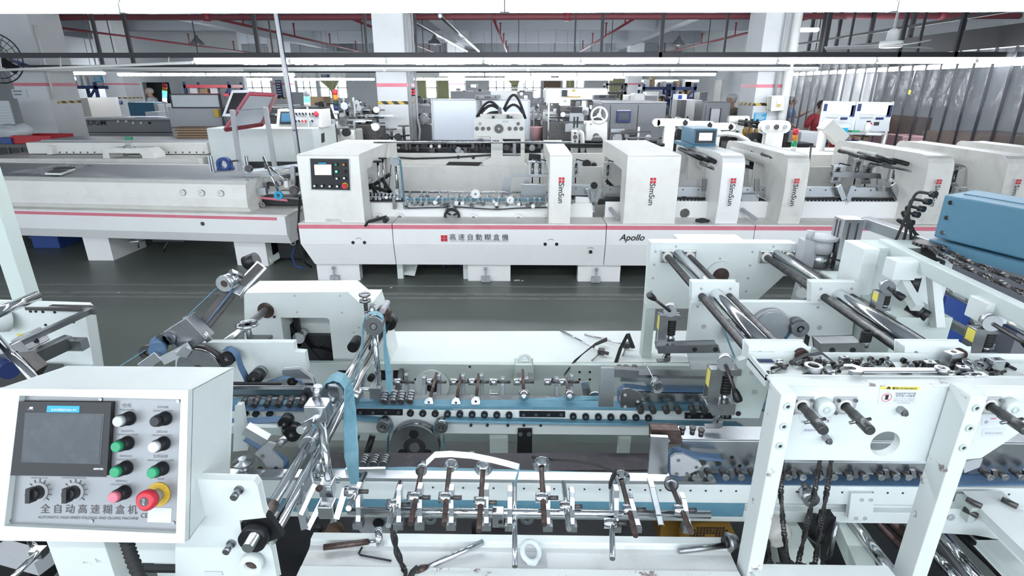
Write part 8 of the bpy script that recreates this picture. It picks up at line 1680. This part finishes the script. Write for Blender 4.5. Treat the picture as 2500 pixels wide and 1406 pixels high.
# blue metal control housing with its cables
BX = thing('control_housing', 'large blue hammered metal housing with black cables at the right edge', 'housing', at(2400, 640, y=1.9))
ya = 2.0; zT = at(2306, 475, y=ya).z; zB = at(2282, 578, y=ya).z; pA = at(2306, 475, y=ya); pB = at(2560, 520, z=zT); pC = at(2379, 463, z=zT); pD = pC + (pB - pA)
m = MB(); 
def lo(p): return V((p.x, p.y, zB))
m.hexa([lo(pA), lo(pB), lo(pD), lo(pC), pA, pB, pD, pC]); m.build('housing_body', 'bluebox', BX, .006)
dn = (pB - pA).normalized(); nn = V((dn.y, -dn.x, 0)); nn = nn if nn.y < 0 else -nn
MB().hexa([lo(pA) + V((0, 0, -.045)) + nn * .015, lo(pB) + V((0, 0, -.045)) + nn * .015, lo(pD) - ZA * .045, lo(pC) - ZA * .045, lo(pA) + nn * .015 - ZA * .008, lo(pB) + nn * .015 - ZA * .008, lo(pD) - ZA * .008, lo(pC) - ZA * .008]).build('lower_plate', 'bluebox', BX)
MB().prism([pA.lerp(pC, .35) + dn * .03, pA.lerp(pC, .35) + dn * .4, pA.lerp(pC, .9) + dn * .4, pA.lerp(pC, .9) + dn * .03], (0, 0, .003)).build('lid_seam', 'bluebox', BX)
for f_ in (.15, .5, .85): c = lo(pA).lerp(pA, f_) + dn * .03; MB().cyl(c, c + nn * .004, .008, n=12).build('screw', 'chrome', BX)
for k_, f_ in enumerate((.95, .75, .55, .38, .15)):
    s = lo(pA).lerp(pA, f_) + V((0, .04 + .02 * k_, 0)); e = at(2185 + 20 * k_, 592 + 3 * k_, y=2.15); MB().cyl(s - dn * .02, s, .012).build('plug', 'black', BX)
    P_ = [s - dn * .02, s - dn * .08 - ZA * .0, s.lerp(e, .55) + V((-.03, 0, .02)), e, e + V((-.02, .02, -.1))]
    Q = []
    for i in range(len(P_) - 1):
        for j in range(6): Q.append(P_[i].lerp(P_[i + 1], j / 6))
    for _ in range(4): Q = [Q[0]] + [(Q[i - 1] + Q[i] * 2 + Q[i + 1]) / 4 for i in range(1, len(Q) - 1)] + [Q[-1]]
    MB().tube(Q, .0055, 8).build('cable', 'rubber', BX)
MB().box(2.0, 2.3, 2.05, 2.5, .0, zB - .045).build('stand', 'grey', BX)
# sprocket with chain
SP = thing('sprocket_drive', 'dark sprocket with a double chain running right under the blue housing', 'sprocket', at(2270, 610, y=1.98)); c = at(2268, 600, y=1.97)
m = MB(); m.cyl(c, c + ZA * .012, .045, n=24)
for k_ in range(20): an = k_ * math.pi / 10; m.cbox(c + V((math.cos(an) * .048, math.sin(an) * .048, .006)), V((math.cos(an), math.sin(an), 0)) * .005, V((-math.sin(an), math.cos(an), 0)) * .004, ZA * .005)
m.build('sprocket', 'dsteel', SP); MB().lathe(c - ZA * .07, ZA, [(0, .06), (.02, .06), (.03, .03), (.07, .02)], 20).build('hub', 'dsteel', SP)
chain([c + V((-.03, -.045, .006)), at(2330, 640, z=c.z), at(2560, 742, z=c.z)], 'chain', '', .014, SP); chain([c + V((.03, .045, .006)), at(2350, 632, z=c.z), at(2560, 712, z=c.z)], 'chain', '', .014, SP)
# air regulator with gauge
AR2 = thing('air_regulator', 'grey pneumatic regulator cylinder with black wires behind the threaded rods', 'regulator', at(1990, 660, y=2.4)); c = at(1998, 600, y=2.4)
MB().box(c.x - .075, c.x - .005, 2.38, 2.44, c.z - .10, c.z + .03).build('valve_body', 'lgrey', AR2, .004); MB().cyl(c + V((.015, 0, .03)), c + V((.015, 0, .045)), .06, n=28).cyl(c + V((.015, 0, .03)), c + V((.015, 0, -.03)), .045, n=28).build('cylinder_cap', 'lgrey', AR2)
MB().cyl(c + V((.015, 0, -.03)), c + V((.015, 0, -.10)), .038, n=24).build('cylinder', 'alu', AR2); MB().cyl(c + V((.015, 0, -.10)), c + V((.015, 0, -.115)), .055, n=28).build('lower_cap', 'lgrey', AR2); MB().cyl(c + V((-.045, 0, .03)), c + V((-.045, 0, .07)), .017).build('fitting', 'lgrey', AR2)
MB().tube([c + V((.03, -.04, -.04)), c + V((.10, -.06, -.06)), c + V((.13, -.02, -.16))], .004, 6).build('wire', 'rubber', AR2); MB().tube([c + V((.02, -.04, -.07)), c + V((.12, -.04, -.08))], .004, 6).build('wire', 'rubber', AR2)
MB().cyl(c + V((-.02, .02, -.11)), V((c.x - .04, 2.45, .75)), .03).build('leg', 'lgrey', AR2)
t = thing('pressure_gauge', 'small round chrome pressure gauge beside the right travelling block', 'gauge', at(1958, 716, y=2.25)); c = at(1958, 716, y=2.25); ax = V((-.5, -1, .1)).normalized(); MB().ring(c, c - ax * .03, .026, .022).cyl(c - ax * .008, c - ax * .03, .024).build('gauge_case', 'chrome', t); MB().cyl(c - ax * .004, c - ax * .008, .022).build('dial', 'whitep', t); MB().cyl(c - ax * .03, c + V((.05, .1, 0)), .009).build('stem', 'steel', t)
# ================================================================== loose things near the viewer
rt = random.Random(21)
def bolt_at(x, y, an, L_, r, m='dsteel', head=1.7, tilt=.0, hexh=False):
    d = V((math.cos(an), math.sin(an), tilt)).normalized(); b = V((x, y, ZT + r * head + .0005)); o = thing('bolt', 'x', 'bolt', b)
    MB().cyl(b, b + d * L_, r, n=10).build('shank', m, o); MB().cyl(b - d * r * 2.2, b, r * head, n=6 if hexh else 14, smooth=not hexh).build('bolt_head', m, o); return o
def tget(px, py, z=None): return at(px, py, z=z if z is not None else ZT + .01)
spots = [(1880, 908, 1905, 899), (1893, 898, 1925, 889), (1968, 890, 1950, 884), (1985, 905, 1960, 915), (2010, 886, 1999, 898), (2038, 890, 2050, 906), (2130, 876, 2150, 884), (2165, 880, 2180, 890), (2210, 880, 2228, 890), (2240, 884, 2262, 878), (2330, 896, 2350, 912), (2345, 892, 2375, 905), (2420, 900, 2450, 910), (2428, 912, 2470, 900), (2405, 880, 2425, 888), (2300, 905, 2318, 916), (2022, 912, 2012, 900), (2090, 888, 2075, 900), (2120, 892, 2140, 900), (2460, 890, 2480, 900)]
ORD = 'first second third fourth fifth sixth seventh eighth ninth tenth eleventh twelfth thirteenth fourteenth fifteenth sixteenth seventeenth eighteenth nineteenth twentieth'.split()
ORD += ['twenty-' + w for w in ORD[:9]] + ['thirtieth'] + ['thirty-' + w for w in ORD[:9]] + ['fortieth'] + ['forty-' + w for w in ORD[:9]]
for k in range(26):
    a0 = 1915 + k * 20.5 + rt.uniform(-6, 6); b0 = rt.uniform(876, 899); an = rt.uniform(0, 6.28); spots.append((a0, b0, a0 + 17 * math.cos(an), b0 + 7 * math.sin(an)))
for i, (a0, b0, a1, b1) in enumerate(spots):
    p, q = tget(a0, b0), tget(a1, b1); d = q - p; o = bolt_at(p.x, p.y, math.atan2(d.y, d.x), min(.045, max(.018, d.length)), .0042, rt.choice(['dsteel', 'blacksteel', 'steel', 'dsteel']), 1.75)
    o['label'] = 'dark socket bolt in the tool tray, %s bolt from its left end' % ORD[sorted(spots).index((a0, b0, a1, b1))]; o['group'] = 'loose bolts in the tray'
def solo(name, label, cat, px, py): return thing(name, label, cat, tget(px, py))
t = solo('shaft_collar', 'thick steel ring collar lying flat left of the wrench in the tray', 'ring', 1985, 905); c = tget(1984, 905); MB().ring((c.x, c.y, ZT + .001), (c.x, c.y, ZT + .026), .022, .013, 28).build('ring_body', 'steel', t, .0015)
t = solo('wrench', 'big steel combination wrench lying along the tool tray', 'wrench', 2150, 915); a, b = tget(2098, 912), tget(2288, 912); a.z = b.z = ZT + .016; d = (b - a).normalized(); s = V((-d.y, d.x, 0))
MB().prism([a + s * .008, a - s * .008, b - s * .006, b + s * .006], (0, 0, .007)).build('handle', 'steel', t, .002)
h = []
for k in range(15): an = math.radians(50 + 260 * k / 14); h.append(a - d * .015 + (d * math.cos(an) + s * math.sin(an)) * .021)
for k in range(7): an = math.radians(310 - 80 + 260 - k * 30 + 0); 
inner_ = [a - d * .034 + s * .009, a - d * .014 + s * .009, a - d * .008, a - d * .014 - s * .009, a - d * .034 - s * .009]
jaw = [a + d * .004 + s * .010, a - d * .012 + s * .022, a - d * .030 + s * .020, a - d * .036 + s * .010, a - d * .016 + s * .009, a - d * .010, a - d * .016 - s * .009, a - d * .036 - s * .010, a - d * .030 - s * .020, a - d * .012 - s * .022, a + d * .004 - s * .010]
MB().prism(jaw, (0, 0, .010)).build('open_jaw', 'steel', t, .001); MB().ring(b + d * .008 - ZA * .001, b + d * .008 + ZA * .011, .016, .009, 20).build('ring_head', 'steel', t)
for i, (px, py, s_, m_, lb) in enumerate(((2060, 878, .012, 'steel', 'steel nut block standing at the back edge of the tray left of the wrench'), (2322, 880, .022, 'alu', 'large pale aluminium block standing at the back edge of the tray'), (2428, 892, .018, 'alu', 'aluminium clamp cube near the right end of the tray'), (2268, 893, .014, 'steel', 'steel block lying above the ring end of the wrench'), (2390, 915, .02, 'alu', 'flat aluminium plate lying at the front right of the tray'), (2210, 900, .016, 'steel', 'flat drilled steel link lying above the wrench'), (2348, 905, .014, 'steel', 'dark steel bracket lying right of the wrench'))):
    t = solo('metal_block', lb, 'block', px, py); c = tget(px, py); hh = s_ * (.8 if 'flat' not in lb else .3); an = rt.uniform(-.4, .4); u = V((math.cos(an), math.sin(an), 0)); v = V((-u.y, u.x, 0))
    MB().cbox(V((c.x, c.y, ZT + hh + .0005)), u * s_, v * s_ * .6, ZA * hh).build('block_body', m_, t, .0015); k = V((c.x, c.y, ZT + hh * 2 + .0005)); MB().cyl(k, k + ZA * .001, s_ * .3, n=14).build('drilled_hole', 'black', t)
for i, (px, py, r_) in enumerate(((2168, 888, .011), (2392, 893, .015), (2362, 890, .016), (2300, 892, .010), (2130, 884, .009), (2110, 896, .010))):
    t = solo('washer', ('bright white washer leaning above the wrench handle', 'shiny bearing ring near the right end of the tray', 'ball bearing ring beside the pale aluminium block', 'dark washer lying above the ring end of the wrench', 'small steel washer left of the bright washer', 'small steel nut above the wrench jaw')[i], 'washer', px, py); c = tget(px, py); ax = V((rt.uniform(-.3, .3), -.5, 1)).normalized(); c = V((c.x, c.y, ZT + r_ * .7)); MB().ring(c, c + ax * .006, r_, r_ * .5, 20).build('ring', 'chrome' if i < 3 else 'steel', t)
for i, (px, py, qx, qy) in enumerate(((1893, 880, 1912, 884), (2026, 915, 2042, 905), (2310, 915, 2340, 908), (2350, 917, 2380, 915))):
    t = solo('pipe_fitting', ('chrome pipe fitting at the back left of the tray', 'chrome threaded fitting lying beside the wrench jaw', 'steel spacer tube at the front right of the wrench', 'short steel pin at the front of the tray, far right')[i], 'fitting', px, py); a, b = tget(px, py), tget(qx, qy); a.z = b.z = ZT + .0085; MB().cyl(a, b, .008, n=14).cyl(a.lerp(b, .35), a.lerp(b, .55), .0086, n=6, smooth=False).build('fitting_body', 'chrome' if i < 2 else 'steel', t)
t = solo('bent_bar', 'bent flat steel bar arched along the back of the tray', 'bar', 1990, 878); MB().belt([tget(1935, 885) + ZA * .004, tget(1965, 876) + ZA * .012, tget(2005, 872) + ZA * .012, tget(2040, 890) + ZA * .002], V((0, .004, .002)), .003).build('bar_body', 'steel', t)
# rollers on rods lying on the front trough
def lying(px0, py0, px1, py1, z, r, m, name, label, cat):
    a, b = at(px0, py0, z=z), at(px1, py1, z=z); t = thing(name, label, cat, a); MB().cyl(a, b, r, n=16).build('rod', m, t); return t, a, b
t, a, b = lying(790, 1336, 900, 1322, .677, .0085, 'rust', 'loose_roller', 'brown rod with a chrome roller lying at the left of the front trough', 'roller'); d = (b - a).normalized(); MB().cyl(b, b + d * .02, .005).build('neck', 'steel', t); c = b + d * .02; ax = (d + V((0, .15, 0))).normalized(); MB().ring(c + ZA * .012, c + ZA * .012 + ax * .02, .027, .016, 28).build('roller_ring', 'chrome', t)
t, a, b = lying(1657, 1345, 1765, 1332, .677, .0085, 'steel', 'loose_roller', 'steel rod with a cone roller lying at the right of the front trough', 'roller'); d = (b - a).normalized(); MB().cyl(b, b + d * .015, .004).build('neck', 'steel', t); MB().lathe(b + d * .01 + ZA * .01, d, [(0, .017), (.004, .027), (.008, .027), (.03, .018)], 26).build('roller_cone', 'steel', t); MB().cyl(b + d * .0 + ZA * .01, b + d * .0105 + ZA * .01, .015).build('bore', 'black', t)
t = thing('hex_key', 'black bent hex key lying in the front trough', 'hex key', at(900, 1355, z=.662)); MB().tube([at(884, 1336, z=.664), at(876, 1350, z=.664), at(880, 1355, z=.664), at(955, 1369, z=.664)], .0028, 6).build('key_body', 'blacksteel', t)
# wrapped black wire and the taped tube
t = thing('taped_tube', 'chrome tube wrapped in brown and black tape lying in the front trough', 'tube', at(1100, 1360, z=.662)); a, b = at(1180, 1323, z=.685), at(1042, 1385, z=.662); MB().cyl(a, b, .0085, n=16).build('tube', 'chrome', t); MB().tube([b, b.lerp(at(1022, 1392, z=.664), .6), at(1015, 1395, z=.664)], [.009, .012, .010], 10).build('brown_tape', 'rust', t); MB().tube([at(1022, 1388, z=.668), at(1008, 1398, z=.662), at(995, 1425, z=.66)], [.012, .010, .009], 8).build('black_tape', 'rubber', t)
m = MB(); P_ = [at(958, 1283, y=1.18), at(962, 1310, y=1.17), at(970, 1350, y=1.13), at(985, 1385, y=1.155), at(992, 1425, y=1.10)]
for s_ in (-1, 1):
    Q = []
    for i in range(4):
        for j in range(6): w = (i * 6 + j) * .5; Q.append(P_[i].lerp(P_[i + 1], j / 6) + V((math.cos(w), 0, math.sin(w))) * .0045 * s_)
    m.tube(Q, .0055, 8)
o = m.build('twisted_strap', 'rubber'); tag(o, 'twisted black plastic strap hanging from a holder over the front trough', 'strap')
# curled clear tape in the trough and on the rear bracket
t = thing('tape_roll', 'roll of clear tape slumped in the front trough', 'tape', at(1295, 1360, z=.662)); c = at(1296, 1346, z=.685); MB().torus(c, V((.5, -.6, 1)), .026, .0075, 28, 8).build('tape_ring', 'tape', t); m = MB(); m.tube([c + V((-.02, -.01, -.004)), c + V((-.005, -.02, -.018)), c + V((.01, -.02, -.024)), c + V((.022, -.01, -.012))], [.006, .009, .009, .005], 8); m.build('tape_tail', 'tape', t)
MB().box(at(1262, 1383, z=.66).x, at(1335, 1383, z=.66).x, at(1262, 1384, z=.66).y, at(1262, 1350, z=.66).y, .6605, .663).build('paper_pad', 'lgrey', t)
t = thing('tape_roll', 'clear tape roll standing on the small bracket of the rear back plate', 'tape', at(1281, 893, y=yk - .03)); c = at(1281, 881, y=yk - .035); MB().torus(c, V((.1, -1, .35)), .027, .008, 30, 8).build('tape_ring', 'tape', t)
# plastic strips draped over the wheels
def strip(pts, w, m, name, label, th=.0015, cat='strap'):
    o = MB().belt([at(*p[:2], y=p[2]) for p in pts], V((0, w * .4, w)), th).build(name, m); tag(o, label, cat); return o
strip(((1040, 1131, 1.34), (1062, 1110, 1.36), (1100, 1108, 1.36), (1150, 1112, 1.36), (1200, 1122, 1.35), (1240, 1132, 1.34), (1268, 1140, 1.32)), .0085, 'whitep', 'plastic_strip', 'crinkled white and brown plastic strip arched over the front roller wheels')
strip(((1268, 1140, 1.32), (1264, 1160, 1.31), (1256, 1182, 1.29)), .006, 'cyan' if False else 'beltl', 'tape_wrap', 'pale blue tape wrapped on the top of the long chrome rod', .003, 'tape')
strip(((1298, 1116, 1.40), (1350, 1122, 1.38), (1400, 1124, 1.37), (1450, 1132, 1.36), (1500, 1152, 1.34)), .004, 'rubber', 'black_strip', 'black plastic strip stretched over the largest front roller disc', .004)
strip(((1503, 1152, 1.34), (1494, 1168, 1.32), (1488, 1186, 1.30)), .008, 'rubber', 'tape_wrap', 'black tape wrapped on the rod at the right end of the black strip', .006, 'tape')
t = thing('rubber_strip', 'curled black rubber strip hanging over the back cover edge', 'strip', at(1430, 860, z=.65)); MB().belt([at(1380, 912, y=2.38), at(1400, 885, y=2.42), at(1425, 862, z=.65), at(1450, 842, z=.66), at(1482, 828, z=.66)], [V((.005, .0, .012)), V((.006, .008, .010)), V((.008, .012, .004)), V((.006, .014, .003)), V((.0, .014, .004))], .004).build('strip_body', 'rubber', t)
t = thing('rubber_strip', 'folded black rubber strip standing in a point beside the folding unit leg', 'strip', at(1530, 850, z=.65)); MB().belt([at(1500, 896, y=2.42), at(1515, 850, y=2.5), at(1533, 815, y=2.55), at(1546, 850, y=2.5)], V((.010, .004, 0)), .005).build('strip_body', 'rubber', t)
for i, (a_, b_, c_) in enumerate((((1368, 806), (1468, 858), (1445, 880)), ((1428, 816), (1530, 842), (1520, 868)))):
    t = thing('gauge_rod', ('slim chrome rod with a black clamp lying on the back cover, left one', 'slim chrome rod with a black clamp lying on the back cover, right one')[i], 'rod', at(*a_, z=.63)); p, q = at(*a_, z=.63), at(*b_, z=.645); MB().cyl(p, q, .0065, n=12).build('rod', 'chrome', t); MB().cbox(q, (.016, -.004, 0), (.004, .014, 0), (0, 0, .014)).build('clamp', 'dsteel', t, .002); MB().cyl(q, at(*c_, z=.63), .0045, n=8).build('lever', 'steel', t); MB().cyl(q + V((.012, -.01, 0)), q + V((.035, -.02, -.002)), .009, n=6, smooth=False).build('screw', 'black', t)
t = thing('wire_clip', 'thin bent steel wire hooked over the upper carrier idler', 'wire', at(1600, 950, y=1.72)); MB().tube([at(1573, 888, y=1.74), at(1580, 893, y=1.73), at(1598, 930, y=1.715), at(1600, 945, y=1.712), at(1585, 965, y=1.72), at(1572, 975, y=1.73)], .002, 6).build('wire_body', 'chrome', t)
t = thing('cloth_scrap', 'small white chip of paper lying on the floor of the aisle', 'scrap', at(1262, 684, z=.0)); MB().cbox(at(1262, 684, z=.004), (.03, .004, 0), (-.002, .012, 0), (0, 0, .002)).build('paper', 'paper', t)
for i, (px, py) in enumerate(((1275, 685), (1142, 657), (977, 677), (955, 702), (1180, 660), (1660, 661), (290, 714))):
    t = thing('paper_scrap', ('tiny white paper chip on the floor right of a machine foot', 'tiny paper chip on the floor beneath the red striped base', 'small pinkish paper chip on the floor beside a thin machine leg', 'tiny white dot of paper on the aisle floor above the hood', 'thin paper sliver on the floor near the drive wheel', 'tiny paper chip in the shadow left of the rear plate', 'tiny paper chip on the aisle line at the left')[i], 'scrap', at(px, py, z=0)); MB().cbox(at(px, py, z=.003), (.012, .003, 0), (-.002, .006, 0), (0, 0, .0015)).build('paper', 'paper', t)
